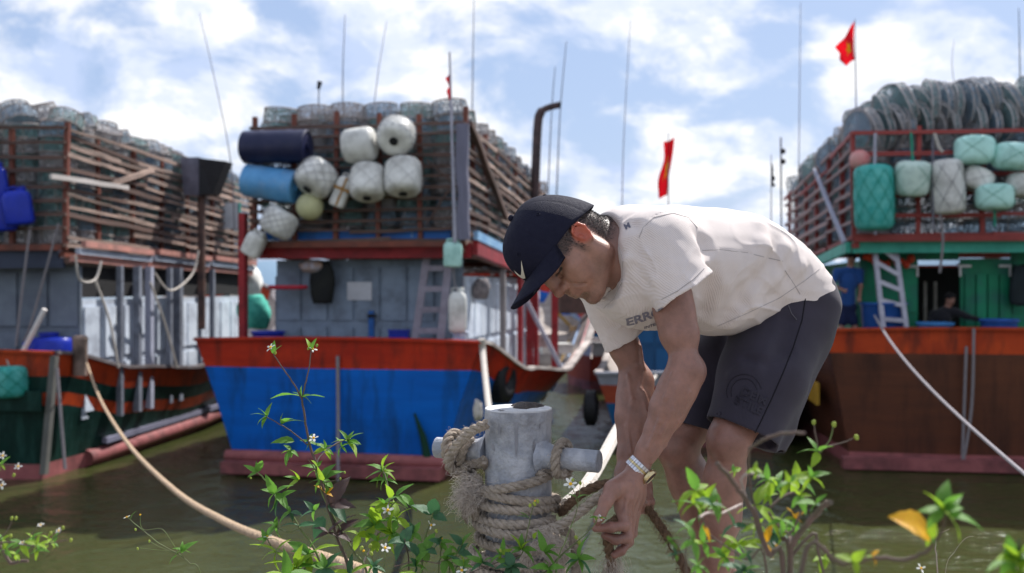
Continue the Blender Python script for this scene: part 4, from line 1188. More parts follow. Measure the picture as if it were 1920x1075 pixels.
for i, pts in enumerate((((142, 480), (150, 525), (178, 525), (190, 490)), ((178, 525), (205, 600), (222, 690)), ((290, 512), (320, 545), (360, 515), (372, 470)), ((282, 530), (310, 610), (332, 690)), ((56, 430), (40, 560), (30, 650)), ((110, 420), (60, 600), (44, 640)))):
    lay_rope('hanging_rope', ['looped cord under the left end of the pink eave', 'white cord slanting down the pale cabin wall of the green boat', 'grey rope loop under the far end of the pink eave', 'white cord slanting down between the grey deck posts', 'thin dark stay beside the blue jugs', 'thin slanted stay behind the white pipe'][i], [BOAT_L.w(BOAT_L.ray(*p, x0=lc.x + .5)) if i < 4 else on_boat(BOAT_L, *p, .2) for p in pts], .022, ROPEW if i < 4 else ROPED)
# hopper with its pipe
root = empty('exhaust_hood', BOAT_L.w(BOAT_L.ray(380, 335, x0=lx1 + .45))); root.rotation_euler = (0, 0, -BOAT_L.yaw); tag(root, 'black box hood on a tall rusty pipe beside the green boat', 'exhaust hood')
w_ = root.location.y / FPX
MB().add([(-.34, -.4, .42), (.1, -.45, .42), (.1, -.45, -.42), (-.26, -.4, -.40), (-.34, .1, .42), (.1, .1, .42), (.1, .1, -.42), (-.26, .1, -.4)], [(0, 3, 2, 1), (4, 5, 6, 7), (0, 1, 5, 4), (3, 7, 6, 2), (0, 4, 7, 3), (1, 2, 6, 5)]).build('housing', mat('grey_sheet_metal', (0.20, 0.20, 0.26), (0.12, 0.12, 0.16), 3, 0.4, metal=.3), root)
MB().add([(.103, -.44, .40), (.66, -.3, .34), (.36, -.3, -.38), (.103, -.44, -.40), (.103, .1, .40), (.66, .1, .34), (.36, .1, -.38), (.103, .1, -.40)], [(0, 3, 2, 1), (4, 5, 6, 7), (0, 1, 5, 4), (3, 7, 6, 2), (0, 4, 7, 3), (1, 2, 6, 5)]).build('hood', BLK, root)
MB().tube([(.06, -.2, -.35), (.06, -.2, -3.35)], .085, 10).build('pipe', mat('rusty_pipe', (0.16, 0.09, 0.07), (0.06, 0.045, 0.045), 4, .7), root)
root = empty('sign_board', BOAT_L.w(BOAT_L.ray(433, 405, x0=lx1 + .2))); root.rotation_euler = (0, 0, -BOAT_L.yaw); tag(root, 'blank pale board with a teal edge on the far end of the green boat rack', 'board')
MB().box((0, 0, 0), (.42, .03, .64)).build('board', mat('pale_board', (0.60, 0.66, 0.72), None, 3, .5), root)
MB().box((.22, -.005, 0), (.05, .045, .66)).build('edge', mat('teal_edge', (0.05, 0.36, 0.30), None, 3, .5), root)

# ---- right boat floats
G2 = 'floats hung on the red rack frame of the brown boat'
mk(BOAT_R, 0.08, (1606, 300), (1618, 300), 19, 'ball_float', 'faded pink ball float at the top corner of the red frame', 'float', PINKF, ends='ball', knob=False, group=G2)
mk(BOAT_R, 0.0, (1640, 432), (1638, 310), 36, 'float', 'tallest float, a green netted drum below the pink ball', 'float', TEALF, netm=GNET, knob=False, group=G2, n_net=9)
mk(BOAT_R, 0.0, (1711, 367), (1711, 303), 32, 'float', 'pale green float with green cord between green drum and netted white float', 'float', PALEG, netm=GNET, knob=False, group=G2, n_net=3, tilt=.12)
mk(BOAT_R, 0.0, (1780, 402), (1773, 300), 31, 'float', 'tall white float wrapped in dark fishing net', 'float', WFLOAT, netm=mat('dark_net_cord', (0.06, 0.06, 0.09), None, 4, .8), knob=False, group=G2, n_net=6)
mk(BOAT_R, 0.0, (1827, 308), (1827, 256), 36, 'float', 'upper mint float with green cord edges above the grey white one', 'float', MINT, netm=GNET, knob=False, group=G2, n_net=3)
mk(BOAT_R, -.05, (1896, 318), (1902, 270), 37, 'float', 'mint float banded with dark cord at the upper right edge', 'float', MINT, netm=GNET, knob=False, group=G2, n_net=3)
mk(BOAT_R, 0.1, (1822, 356), (1842, 318), 29, 'float', 'tilted grey white float under the upper mint float', 'float', WFLOAT, netm=WNET, knob=False, group=G2, n_net=3)
mk(BOAT_R, -.1, (1865, 394), (1865, 346), 34, 'float', 'lowest mint float with a green cord tail', 'float', MINT, netm=GNET, knob=False, group=G2, n_net=3)
mk(BOAT_R, 0.05, (1916, 370), (1920, 326), 30, 'float', 'white float half out of the picture at the right edge', 'float', WFLOAT, netm=WNET, knob=False, group=G2, n_net=3)
for i, (pts, m_, r_, lb) in enumerate(((((1711, 302), (1710, 275), (1708, 248)), GNET, .02, 'green cord above the pale green float'), (((1865, 394), (1865, 425)), GNET, .022, 'green cord tail under the lowest mint float'),
        (((1641, 250), (1640, 350), (1641, 440)), POLEM, .028, 'pale vertical pole in front of the green netted drum'), (((1762, 400), (1768, 450), (1762, 512)), ROPED, .024, 'grey rope end dangling over the green beam'),
        (((1749, 255), (1749, 350), (1750, 430)), POLED, .02, 'thin grey cord behind the white netted float'), (((1752, 250), (1760, 275), (1768, 285)), ROPEW, .03, 'rag of pale rope on the red top rail'),
        (((1812, 650), (1808, 760), (1804, 875)), ROPED, .026, 'left one of two grey ropes down the brown stern'), (((1826, 616), (1822, 760), (1806, 868)), ROPED, .026, 'right one of two grey ropes down the brown stern'))):
    lay_rope('hanging_rope', lb, [on_boat(BOAT_R, *p, -.28 if i > 5 else -.1) for p in pts], r_, m_)
# orange float string over the cabin
root = empty('float_string', on_boat(BOAT_R, 1664, 490, 1.0)); tag(root, 'string of small orange floats hung above the green cabin wall', 'floats')
for k in range(11):
    c = on_boat(BOAT_R, 1622 + 8.6 * k, 488 + random.uniform(-8, 10), 1.0) - root.location
    MB().sphere(c, random.uniform(.05, .085), 10, 6, (1, .8, 1.15)).build('orange_float', mat('orange_float_plastic', (0.55, 0.07, 0.02), (0.4, 0.04, 0.02), 4, .6), root, smooth=True)
MB().tube([on_boat(BOAT_R, 1612, 470, 1.0) - root.location, on_boat(BOAT_R, 1664, 482, 1.0) - root.location, on_boat(BOAT_R, 1716, 470, 1.0) - root.location], .012, 5).build('cord', GNET, root)
# mooring rope from the brown boat to shore on the right
A = on_boat(BOAT_R, 1640, 592, .3); E_ = P(2160, 1085, 2.72)
pts = []
for k in range(13):
    t = k / 12
    p = A.lerp(E_, t); p.z -= 0.62 * 4 * t * (1 - t) * (0.30)
    pts.append(p)
lay_rope('mooring_rope', 'long grey mooring rope slanting across the brown stern to the right', pts, lambda t: 0.020 - .012 * t, ROPED, 8)
# pale thick rope behind the forearm to the low boat
lay_rope('mooring_rope', 'pale thick rope rising behind the forearm from the bollard to the low boat', [P(1060, 945, 2.42), P(1098, 912, 2.62), P(1130, 860, 3.3), P(1162, 800, 4.6), P(1195, 745, 8), on_boat(BOAT_S, 1230, 705, 0)], lambda t: 0.014 + .02 * t, ROPEW, 8)

# clutter seen through the gap on the blue boat's far deck: boxes, posts, coils
for k, (x, y, s_, w, h, m_, nm, lb) in enumerate(((1010, 640, 8, .7, .3, CAPRAIL, 'fish_crate', 'white fish crate on the far deck of the blue boat behind the cap brim'), (1075, 560, 11, .9, .8, WOODD, 'gear_box', 'dark gear box on the foredeck of the blue boat behind the chin'), (1040, 655, 9, .8, .22, WFLOAT, 'fish_crate', 'low white fish crate by the red deck posts'), (1090, 622, 11, .5, .2, mat('tan_sack', (0.5, 0.34, 0.18), None, 5, .8), 'sack', 'tan sack lying on the foredeck behind the chin'))):
    c = on_boat(BOAT_M, x, y, s_)
    o = MB().box((0, 0, 0), (w, .6, h), jit=.02).box((0, 0, h / 2 + .02), (w * 1.04, .63, .04)).build(nm, m_, loc=c, rot=(0, 0, .2)); tag(o, lb, 'crate' if 'crate' in nm else nm.split('_')[-1])
for k, (x, s_) in enumerate(((993, 6.2), (1040, 7.2))):
    a = on_boat(BOAT_M, x, 690, s_); b = on_boat(BOAT_M, x, 470, s_)
    tag(MB().beam(a, b, .16, .16).build('deck_gallows', REDB), ['left red deck post standing behind the cap brim', 'right red deck post standing behind the nose'][k], 'post')
tag(MB().beam(on_boat(BOAT_M, 985, 560, 5.9), on_boat(BOAT_M, 1052, 690, 5.9), .09, .09).build('deck_stay', POLEM), 'slanted pale pole crossing the red deck posts', 'pole')
# far teal and white clutter between the green and the blue boat
for k, (x, y, s_, m_, nm, w, lb) in enumerate(((500, 585, 6, mat('teal_net', (0.04, 0.34, 0.27), (0.1, 0.5, 0.4), 8, .8), 'net_bundle', .8, 'heap of teal net seen between the green and blue boats'), (478, 530, 8, WFLOAT, 'sack', .9, 'pale sacks stacked in the gap between the green and blue boats'))):
    cloth_blob(nm, lb, nm.split('_')[0], on_boat(BOAT_M, x, y, s_) + Vector((-.3, 0, 0)), w, w, .6, m_, k + 11)

# ------------------------------------------------------------------ the two people on the brown boat (distant, out of focus)
def far_person(label, J, shirt_c, trous_c, hair_c, cap=False):
    """J: joints in world space; body is one skin mesh, clothing and hair are parts of their own"""
    root = empty('person', J['base']); tag(root, label, 'person')
    def put(o):
        o.parent = root; o.location = -Vector(J['base']); return o
    FAR.append((label, J, shirt_c, trous_c, hair_c, cap, put))
FAR = []
def bp_(px, py, s): return on_boat(BOAT_R, px, py, s)
far_person('man in blue t-shirt and dark shorts standing on the brown boat behind the aluminium ladder',
           dict(base=BOAT_R.w((BOAT_R.ray(1588, 600, s0=1.0).x, 1.0, 1.75)), head=bp_(1596, 487, 1.0), neck=bp_(1594, 504, 1.0), chest=bp_(1590, 528, 1.0), hip=bp_(1590, 570, 1.0), face=(-.5, -.8, -.2),
                shL=bp_(1612, 511, 1.0), elL=bp_(1614, 537, .95), haL=bp_(1612, 556, .8), shR=bp_(1570, 511, 1.0), elR=bp_(1560, 536, .9), haR=bp_(1578, 543, .7),
                knL=bp_(1604, 618, .95), knR=bp_(1576, 618, 1.0), anL=bp_(1606, 662, 1.0), anR=bp_(1572, 662, 1.05)), (0.012, 0.055, 0.20), (0.008, 0.014, 0.05), (0.01, 0.01, 0.012), True)
far_person('person in black top sitting in the dark doorway with one arm stretched to the tub',
           dict(base=BOAT_R.w((BOAT_R.ray(1770, 615, s0=1.1).x, 1.1, 1.75)), head=bp_(1781, 562, .95), neck=bp_(1776, 578, .98), chest=bp_(1768, 596, 1.0), hip=bp_(1756, 626, 1.1), face=(.35, -.9, -.25),
                shL=bp_(1792, 586, .95), elL=bp_(1814, 594, .8), haL=bp_(1846, 602, .7), shR=bp_(1750, 590, 1.05), elR=bp_(1742, 612, .95), haR=bp_(1760, 624, .8),
                knL=bp_(1800, 632, .75), knR=bp_(1770, 636, .7), anL=bp_(1800, 668, .8), anR=bp_(1770, 668, .75)), (0.012, 0.012, 0.016), (0.015, 0.015, 0.02), (0.008, 0.007, 0.008))
# ------------------------------------------------------------------ bodies: a signed distance field of rounded limbs, blended and meshed
class Field:
    """ordered list of primitives joined by smooth union ('u') or cut by smooth subtraction ('s')"""
    def __init__(s):
        s.ops = []
        s.disp = None
    def add(s, fn, c, rad, k=0.02, mode='u'):
        s.ops.append((mode, k, fn, N3(c), float(rad)))
        return s
    def cone(s, a, b, ra, rb, k=0.02, mode='u'):
        a = N3(a); b = N3(b); ab = b - a; L2 = max(float(ab @ ab), 1e-12)
        def fn(p):
            t = np.clip(((p - a) @ ab) / L2, 0, 1)
            q = p - a - t[..., None] * ab
            return np.sqrt((q * q).sum(-1)) - (ra + t * (rb - ra))
        return s.add(fn, (a + b) / 2, math.sqrt(L2) / 2 + max(ra, rb), k, mode)
    def chain(s, pts, rs, k=0.02, mode='u'):
        for i in range(len(pts) - 1):
            s.cone(pts[i], pts[i + 1], rs[i], rs[i + 1], k, mode)
        return s
    def ell(s, c, axes, r, k=0.02, mode='u'):
        c = N3(c); A = np.array([N3(x) / np.linalg.norm(N3(x)) for x in axes]); r = np.array(r, float)
        def fn(p):
            q = (p - c) @ A.T
            k0 = np.sqrt(((q / r) ** 2).sum(-1)) + 1e-9
            k1 = np.sqrt(((q / r ** 2) ** 2).sum(-1)) + 1e-9
            return k0 * (k0 - 1) / k1
        return s.add(fn, c, max(r), k, mode)
    def ball(s, c, r, k=0.02, mode='u'):
        return s.cone(c, N3(c) + np.array([1e-4, 0, 0]), r, r, k, mode)
    def sleeve(s, pts, rs, hem_c, hem_n, wall, k):
        """cloth tube along a chain: cut off at its own hem plane and hollow near the hem"""
        pts = [N3(p) for p in pts]; hem_c = N3(hem_c); hem_n = N3(hem_n) / np.linalg.norm(N3(hem_n))
        def one(p, sub):
            d = None
            for i in range(len(pts) - 1):
                a, b = pts[i], pts[i + 1]; ab = b - a
                t = np.clip(((p - a) @ ab) / (ab @ ab), 0, 1)
                q = p - a - t[..., None] * ab
                e = np.sqrt((q * q).sum(-1)) - (rs[i] + t * (rs[i + 1] - rs[i]) - sub)
                if d is None: d = e
                else:
                    h = np.maximum(0.02 - np.abs(d - e), 0) / 0.02
                    d = np.minimum(d, e) - h * h * 0.005
            return d
        def fn(p):
            pl = (p - hem_c) @ hem_n
            o = np.maximum(one(p, 0.0), pl)
            inn = np.maximum(one(p, wall), -pl - 0.022)
            return np.maximum(o, -inn)
        c = (np.min(pts, axis=0) + np.max(pts, axis=0)) / 2
        return s.add(fn, c, np.linalg.norm(np.max(pts, axis=0) - np.min(pts, axis=0)) / 2 + max(rs), k)
    def half(s, c, n, k=0.004):
        """cuts away everything on the side n points to"""
        c = N3(c); n = N3(n); n = n / np.linalg.norm(n)
        return s.add(lambda p: -((p - c) @ n), c, 1e3, k, 's')
    def ev(s, p, hb=0.0, centers=None):
        """p: (nb, m, 3) blocks"""
        d = np.full(p.shape[:2], 1.0)
        for mode, k, fn, c, rad in s.ops:
            if centers is not None and rad < 100:
                idx = np.nonzero(((centers - c) ** 2).sum(1) < (rad + hb + k + 0.035) ** 2)[0]
                if len(idx) == 0: continue
            else:
                idx = slice(None)
            e = fn(p[idx])
            cur = d[idx]
            if mode == 'u':
                h = np.maximum(k - np.abs(cur - e), 0) / k
                d[idx] = np.minimum(cur, e) - h * h * k * 0.25
            else:
                e = -e
                h = np.maximum(k - np.abs(cur - e), 0) / k
                d[idx] = np.maximum(cur, e) + h * h * k * 0.25
        if s.disp is not None:
            d = d + s.disp(p)
        return d
    def at(s, p):
        return s.ev(N3(p).reshape(1, -1, 3))[0]
    def trace(s, px, py, d0=1.6, d1=3.2):
        """first point of the surface on the sight line of a photo pixel"""
        o = np.array([0, 0, CAM_Z]); v = np.array([(px - 960) / FPX, 1.0, -(py - 537.5) / FPX])
        ts = np.arange(d0, d1, 0.002)
        d = s.at(o + ts[:, None] * v)
        i = np.nonzero(d < 0)[0]
        if len(i) == 0:
            i = [int(np.argmin(d))]
        k = i[0]
        if k > 0 and d[k - 1] > 0 > d[k]:
            return o + (ts[k - 1] + 0.002 * d[k - 1] / (d[k - 1] - d[k])) * v
        return o + ts[k] * v
    def mesh(s, h, N=8):
        lo = np.min([c - r for m, k, f, c, r in s.ops if m == 'u'], axis=0) - 0.02
        hi = np.max([c + r for m, k, f, c, r in s.ops if m == 'u'], axis=0) + 0.02
        B = N * h
        nb = np.ceil((hi - lo) / B).astype(int)
        g = np.stack(np.meshgrid(*[np.arange(n) for n in nb], indexing='ij'), -1).reshape(-1, 3)
        hd = B * math.sqrt(3) / 2
        cen = lo + (g + 0.5) * B
        keep = np.zeros(len(g), bool)
        for a in range(0, len(g), 20000):
            cc = cen[a:a + 20000]
            keep[a:a + 20000] = np.abs(s.ev(cc[:, None, :], 2.5 * hd, cc)[:, 0]) < hd * 1.35 + 0.012
        g = g[keep]; cen = cen[keep]
        off = np.stack(np.meshgrid(*[np.arange(N + 1)] * 3, indexing='ij'), -1).reshape(-1, 3)
        M = N + 1
        vkeys = []; vpos = []; quads = []
        dims = nb * N + 2
        key = lambda c: (c[..., 0] * dims[1] + c[..., 1]) * dims[2] + c[..., 2]
        for a in range(0, len(g), 1500):
            gg = g[a:a + 1500]; cc = cen[a:a + 1500]
            ids = gg[:, None, :] * N + off[None]
            p = lo + ids * h
            d = s.ev(p, hd * 1.02, cc).reshape(-1, M, M, M)
            neg = d < 0
            c8 = [neg[:, i:i + N, j:j + N, k:k + N] for i in (0, 1) for j in (0, 1) for k in (0, 1)]
            cnt = sum(x.astype(np.int8) for x in c8)
            cell = np.nonzero((cnt > 0) & (cnt < 8))
            acc = np.zeros((len(cell[0]), 3)); num = np.zeros(len(cell[0]))
            crn = [(i, j, k) for i in (0, 1) for j in (0, 1) for k in (0, 1)]
            dv = [d[cell[0], cell[1] + i, cell[2] + j, cell[3] + k] for i, j, k in crn]
            for e0 in range(8):
                for e1 in range(e0 + 1, 8):
                    df = np.array(crn[e1]) - np.array(crn[e0])
                    if np.abs(df).sum() != 1: continue
                    x = (dv[e0] < 0) != (dv[e1] < 0)
                    t = np.where(x, dv[e0] / np.where(x, dv[e0] - dv[e1], 1), 0)
                    acc += np.where(x[:, None], np.array(crn[e0]) + t[:, None] * df, 0); num += x
            base = gg[cell[0]] * N + np.stack(cell[1:], -1)
            vkeys.append(key(base)); vpos.append(lo + (base + acc / num[:, None]) * h)
            for ax in range(3):
                sl0 = [slice(None)] + [slice(0, N)] * 3
                sl1 = list(sl0); sl1[ax + 1] = slice(1, N + 1)
                n0 = neg[tuple(sl0)]; n1 = neg[tuple(sl1)]
                e = np.nonzero(n0 != n1)
                b_ = gg[e[0]] * N + np.stack(e[1:], -1)
                fl = n0[e]
                u, v = (ax + 1) % 3, (ax + 2) % 3
                du = np.zeros(3, int); du[u] = 1; dw = np.zeros(3, int); dw[v] = 1
                q = np.stack([key(b_ - du - dw), key(b_ - dw), key(b_), key(b_ - du)], 1)
                q[~fl] = q[~fl][:, ::-1]
                quads.append(q)
        vk = np.concatenate(vkeys); vp = np.concatenate(vpos); q = np.concatenate(quads)
        o = np.argsort(vk); vk = vk[o]; vp = vp[o]
        qi = np.searchsorted(vk, q); qi = np.minimum(qi, len(vk) - 1)
        ok = (vk[qi] == q).all(1)
        return vp, qi[ok]

def field_obj(name, fld, h, m, parent=None, tint=None, smooth_it=1):
    v, q = fld.mesh(h)
    for _ in range(smooth_it):                      # one light relaxation takes the grid steps out
        acc = np.zeros_like(v); n = np.zeros(len(v))
        for a, b in ((0, 1), (1, 2), (2, 3), (3, 0)):
            np.add.at(acc, q[:, a], v[q[:, b]]); np.add.at(n, q[:, a], 1)
            np.add.at(acc, q[:, b], v[q[:, a]]); np.add.at(n, q[:, b], 1)
        v = np.where(n[:, None] > 0, 0.5 * v + 0.5 * acc / np.maximum(n, 1)[:, None], v)
    me = bpy.data.meshes.new(name)
    me.vertices.add(len(v)); me.vertices.foreach_set('co', v.astype(np.float32).ravel())
    me.loops.add(len(q) * 4); me.loops.foreach_set('vertex_index', q.astype(np.int32).ravel())
    me.polygons.add(len(q)); me.polygons.foreach_set('loop_start', np.arange(0, len(q) * 4, 4, dtype=np.int32))
    me.update(calc_edges=True)
    me.validate()
    me.shade_smooth()
    if tint is not None:
        ca = me.color_attributes.new('tint', 'FLOAT_COLOR', 'POINT')
        c = np.ones((len(v), 4), np.float32); c[:, :3] = tint(v)
        ca.data.foreach_set('color', c.ravel())
    me.materials.append(m)
    return link(bpy.data.objects.new(name, me), parent)

def attr_mat(name, rough=0.5, sss=0.0, bump=None, spec=0.4, sheen=0.0, mottling=0.12):
    """reads the surface's own colours from the 'tint' attribute; bump: list of (kind, scale, strength, stretch)"""
    m = bpy.data.materials.new(name); m.use_nodes = True
    nt = m.node_tree; b = nt.nodes['Principled BSDF']
    at = nt.nodes.new('ShaderNodeAttribute'); at.attribute_name = 'tint'
    t = nt.nodes.new('ShaderNodeTexCoord')
    n = nt.nodes.new('ShaderNodeTexNoise'); n.inputs['Scale'].default_value = 28; n.inputs['Detail'].default_value = 8; n.inputs['Roughness'].default_value = .65
    nt.links.new(t.outputs['Object'], n.inputs['Vector'])
    mr = nt.nodes.new('ShaderNodeMapRange'); mr.inputs['From Min'].default_value = .3; mr.inputs['From Max'].default_value = .7
    mr.inputs['To Min'].default_value = 1 - mottling; mr.inputs['To Max'].default_value = 1 + mottling
    nt.links.new(n.outputs['Fac'], mr.inputs['Value'])
    mx = nt.nodes.new('ShaderNodeVectorMath'); mx.operation = 'SCALE'
    nt.links.new(at.outputs['Color'], mx.inputs[0]); nt.links.new(mr.outputs[0], mx.inputs['Scale'])
    nt.links.new(mx.outputs[0], b.inputs['Base Color'])
    rr = nt.nodes.new('ShaderNodeMapRange'); rr.inputs['To Min'].default_value = rough - .1; rr.inputs['To Max'].default_value = rough + .12
    nt.links.new(n.outputs['Fac'], rr.inputs['Value']); nt.links.new(rr.outputs[0], b.inputs['Roughness'])
    b.inputs['Specular IOR Level'].default_value = spec
    if sss:
        b.inputs['Subsurface Weight'].default_value = sss
        b.inputs['Subsurface Radius'].default_value = (1.0, 0.35, 0.2)
        b.inputs['Subsurface Scale'].default_value = 0.006
    if sheen:
        b.inputs['Sheen Weight'].default_value = sheen
    prev = None
    for kind, sc_, st, stretch in (bump or []):
        mp = nt.nodes.new('ShaderNodeMapping'); mp.inputs['Scale'].default_value = stretch[:3]
        if len(stretch) > 3: mp.inputs['Rotation'].default_value = stretch[3]
        nt.links.new(t.outputs['Object'], mp.inputs[0])
        if kind == 'noise':
            x = nt.nodes.new('ShaderNodeTexNoise'); x.inputs['Detail'].default_value = 5; out = 'Fac'
        elif kind == 'wave':
            x = nt.nodes.new('ShaderNodeTexWave'); x.inputs['Distortion'].default_value = 0.6; out = 'Fac'
            x.inputs['Detail'].default_value = 1
        else:
            x = nt.nodes.new('ShaderNodeTexVoronoi'); out = 'Distance'
        x.inputs['Scale'].default_value = sc_
        nt.links.new(mp.outputs[0], x.inputs['Vector'])
        bp = nt.nodes.new('ShaderNodeBump'); bp.inputs['Strength'].default_value = st; bp.inputs['Distance'].default_value = 0.002
        nt.links.new(x.outputs[out], bp.inputs['Height'])
        if prev is not None: nt.links.new(prev.outputs[0], bp.inputs['Normal'])
        prev = bp
    if prev is not None: nt.links.new(prev.outputs[0], b.inputs['Normal'])
    return m

def trace_path(fld, pts, step=7.0, out=0.0004):
    """a line drawn in the photograph, laid on the surface"""
    res = []
    for (a, b) in zip(pts[:-1], pts[1:]):
        n = max(int(math.hypot(b[0] - a[0], b[1] - a[1]) / step), 1)
        for i in range(n):
            res.append((a[0] + (b[0] - a[0]) * i / n, a[1] + (b[1] - a[1]) * i / n))
    res.append(pts[-1])
    out_p = [Vector(fld.trace(x, y)) + Vector((0, -out, 0)) for x, y in res]
    return out_p
def near(v, c, r0, r1):
    """1 within r0 of c, 0 beyond r1"""
    d = np.sqrt(((v - N3(c)) ** 2).sum(1))
    return np.clip((r1 - d) / (r1 - r0), 0, 1)
def near_line(v, a, b, r0, r1):
    a = N3(a); b = N3(b); ab = b - a
    t = np.clip(((v - a) @ ab) / (ab @ ab), 0, 1)
    d = np.sqrt(((v - a - t[:, None] * ab) ** 2).sum(1))
    return np.clip((r1 - d) / (r1 - r0), 0, 1)
def blend(c, col, w):
    return c * (1 - w[:, None]) + np.array(col)[None] * w[:, None]

SKIN = attr_mat('tanned_skin', 0.43, 0.20, [('noise', 60, 0.30, (1, 1, 1)), ('voronoi', 420, 0.13, (1, 1, 1)), ('noise', 260, 0.16, (1, 1, 1))], 0.42, 0.0, 0.22)
SHIRT = attr_mat('cream_knit_shirt', 0.85, 0.0, [('wave', 95, 0.35, (1, 1, 1, (0.0, R(38), R(-25)))), ('noise', 400, 0.2, (1, 1, 1))], 0.2, 0.15, 0.04)
SHORTS = attr_mat('charcoal_jersey_shorts', 0.82, 0.0, [('noise', 420, 0.3, (1, 1, 1)), ('noise', 40, 0.15, (1, 1, 1))], 0.2, 0.08, 0.12)
CAPM = mat('navy_cap_cloth', (0.0065, 0.007, 0.019), (0.009, 0.0095, 0.023), 40, 0.8, bump=0.3, bscale=450, spec=0.18)

# ------------------------------------------------------------------ the man tying the rope: joints read off the photograph, each with its own depth
HC = np.array([0.130, 2.226, CAM_Z + 0.084])
HF = np.array([-0.37, -0.385, -0.845]); HF /= np.linalg.norm(HF)
HU = np.array([-0.905, -0.115, 0.400]); HU -= HF * (HF @ HU); HU /= np.linalg.norm(HU)
HL = np.cross(HU, HF)
def HW(f, l, u):
    return HC + HF * f + HL * l + HU * u
def H(f, l, u):
    return HW(f if f < 0.03 else 0.03 + (f - 0.03) * 0.86, l, u)
AX = (HF, HL, HU)
SH_L, EL_L, WR_L = N3(P(1240, 470, 2.19)), N3(P(1288, 692, 2.13)), N3(P(1197, 880, 2.12))
SH_R, EL_R, WR_R = N3(P(1125, 500, 2.46)), N3(P(1192, 712, 2.46)), N3(P(1176, 890, 2.36))
HIP_L, KN_L, AN_L = N3(P(1474, 600, 2.44)), N3(P(1366, 826, 2.24)), N3(P(1326, 1185, 2.32))
HIP_R, KN_R, AN_R = N3(P(1420, 600, 2.60)), N3(P(1268, 838, 2.40)), N3(P(1385, 1160, 2.50))
FACE_DIR = np.array([-0.88, -0.47, 0.0]); LEFT = np.array([0.47, -0.88, 0.0])
C7 = N3(P(1155, 466, 2.31))
CH, MID, WST, PEL = N3(P(1220, 499, 2.32)), N3(P(1316, 494, 2.37)), N3(P(1402, 508, 2.44)), N3(P(1454, 572, 2.50))

def torso(F, grow=0.0, k=0.07):
    def axes(a, b):
        t = b - a; t /= np.linalg.norm(t)
        L = LEFT - t * (LEFT @ t); L /= np.linalg.norm(L)
        return (t, L, np.cross(t, L))
    a1 = axes(C7, MID); a2 = axes(CH, WST); a3 = axes(MID, PEL)
    F.ell(CH, a1, (0.155 + grow, 0.185 + grow, 0.124 + grow), k)
    F.ell(MID, a2, (0.17 + grow, 0.165 + grow, 0.120 + grow), k)
    F.ell(WST, a3, (0.15 + grow, 0.16 + grow, 0.110 + grow), k)
    F.ell(PEL, a3, (0.12 + grow, 0.165 + grow, 0.116 + grow), k)
    return F

body = Field()
# --- trunk and neck
torso(body, -0.012)
body.cone(H(-0.045, 0, -0.02), C7, 0.052, 0.066, 0.03)
body.cone(H(-0.02, 0, -0.06), C7 + N3((0.03, 0, -.05)), 0.046, 0.06, 0.03)
body.cone(C7, SH_L, 0.058, 0.058, 0.04)
body.cone(C7, SH_R, 0.058, 0.058, 0.04)
# --- head
body.ell(H(-0.010, 0, 0.042), AX, (0.096, 0.077, 0.094), 0.03)
body.ell(H(0.026, 0, -0.022), AX, (0.060, 0.060, 0.084), 0.03)
for s_ in (-1, 1):
    body.cone(H(0.000, s_ * 0.054, -0.058), H(0.070, s_ * 0.020, -0.088), 0.019, 0.017, 0.02)     # jaw
    body.cone(H(-0.004, s_ * 0.060, -0.010), H(0.000, s_ * 0.054, -0.058), 0.017, 0.019, 0.02)
    body.ell(H(0.062, s_ * 0.046, -0.012), AX, (0.024, 0.022, 0.022), 0.022)                        # cheekbone
    body.ell(H(0.068, s_ * 0.036, -0.036), AX, (0.023, 0.020, 0.026), 0.016)                        # cheek
    body.cone(H(0.080, s_ * 0.040, 0.036), H(0.092, s_ * 0.008, 0.034), 0.013, 0.012, 0.016)       # brow
body.ell(H(0.084, 0, -0.090), AX, (0.020, 0.022, 0.016), 0.018)                                     # chin
body.ell(H(0.084, 0, -0.048), AX, (0.022, 0.032, 0.028), 0.02)                                      # mouth mound
for s_ in (-1, 1):
    body.ell(H(0.099, s_ * 0.033, 0.016), AX, (0.014, 0.019, 0.013), 0.016, 's')                    # eye socket
    body.ell(H(0.0775, s_ * 0.033, 0.015), AX, (0.0135, 0.0165, 0.0125), 0.004)                     # lowered lid over the eye
    body.cone(H(0.0905, s_ * 0.021, 0.0085), H(0.0830, s_ * 0.047, 0.0095), 0.0022, 0.002, 0.003, 's')  # lash line
    body.cone(H(0.0925, s_ * 0.020, 0.0255), H(0.0850, s_ * 0.046, 0.0275), 0.002, 0.002, 0.006, 's')   # lid fold
    body.cone(H(0.088, s_ * 0.018, -0.002), H(0.078, s_ * 0.040, -0.007), 0.0022, 0.002, 0.008, 's')    # under the eye
# nose
body.chain([H(0.092, 0, 0.030), H(0.104, 0, 0.010), H(0.117, 0, -0.012)], [0.008, 0.0085, 0.011], 0.016)
body.ell(H(0.119, 0, -0.015), AX, (0.012, 0.0125, 0.0105), 0.008)
for s_ in (-1, 1):
    body.ell(H(0.104, s_ * 0.0145, -0.0185), AX, (0.013, 0.0085, 0.0095), 0.006)
    body.ell(H(0.112, s_ * 0.0075, -0.0275), AX, (0.0055, 0.0042, 0.0055), 0.003, 's')
    body.chain([H(0.099, s_ * 0.027, -0.024), H(0.094, s_ * 0.036, -0.038), H(0.086, s_ * 0.040, -0.052)], [0.0012, 0.0022, 0.0014], 0.009, 's')   # smile fold
    body.ell(H(0.083, s_ * 0.029, -0.047), AX, (0.002, 0.002, 0.002), 0.006, 's')                   # mouth corner
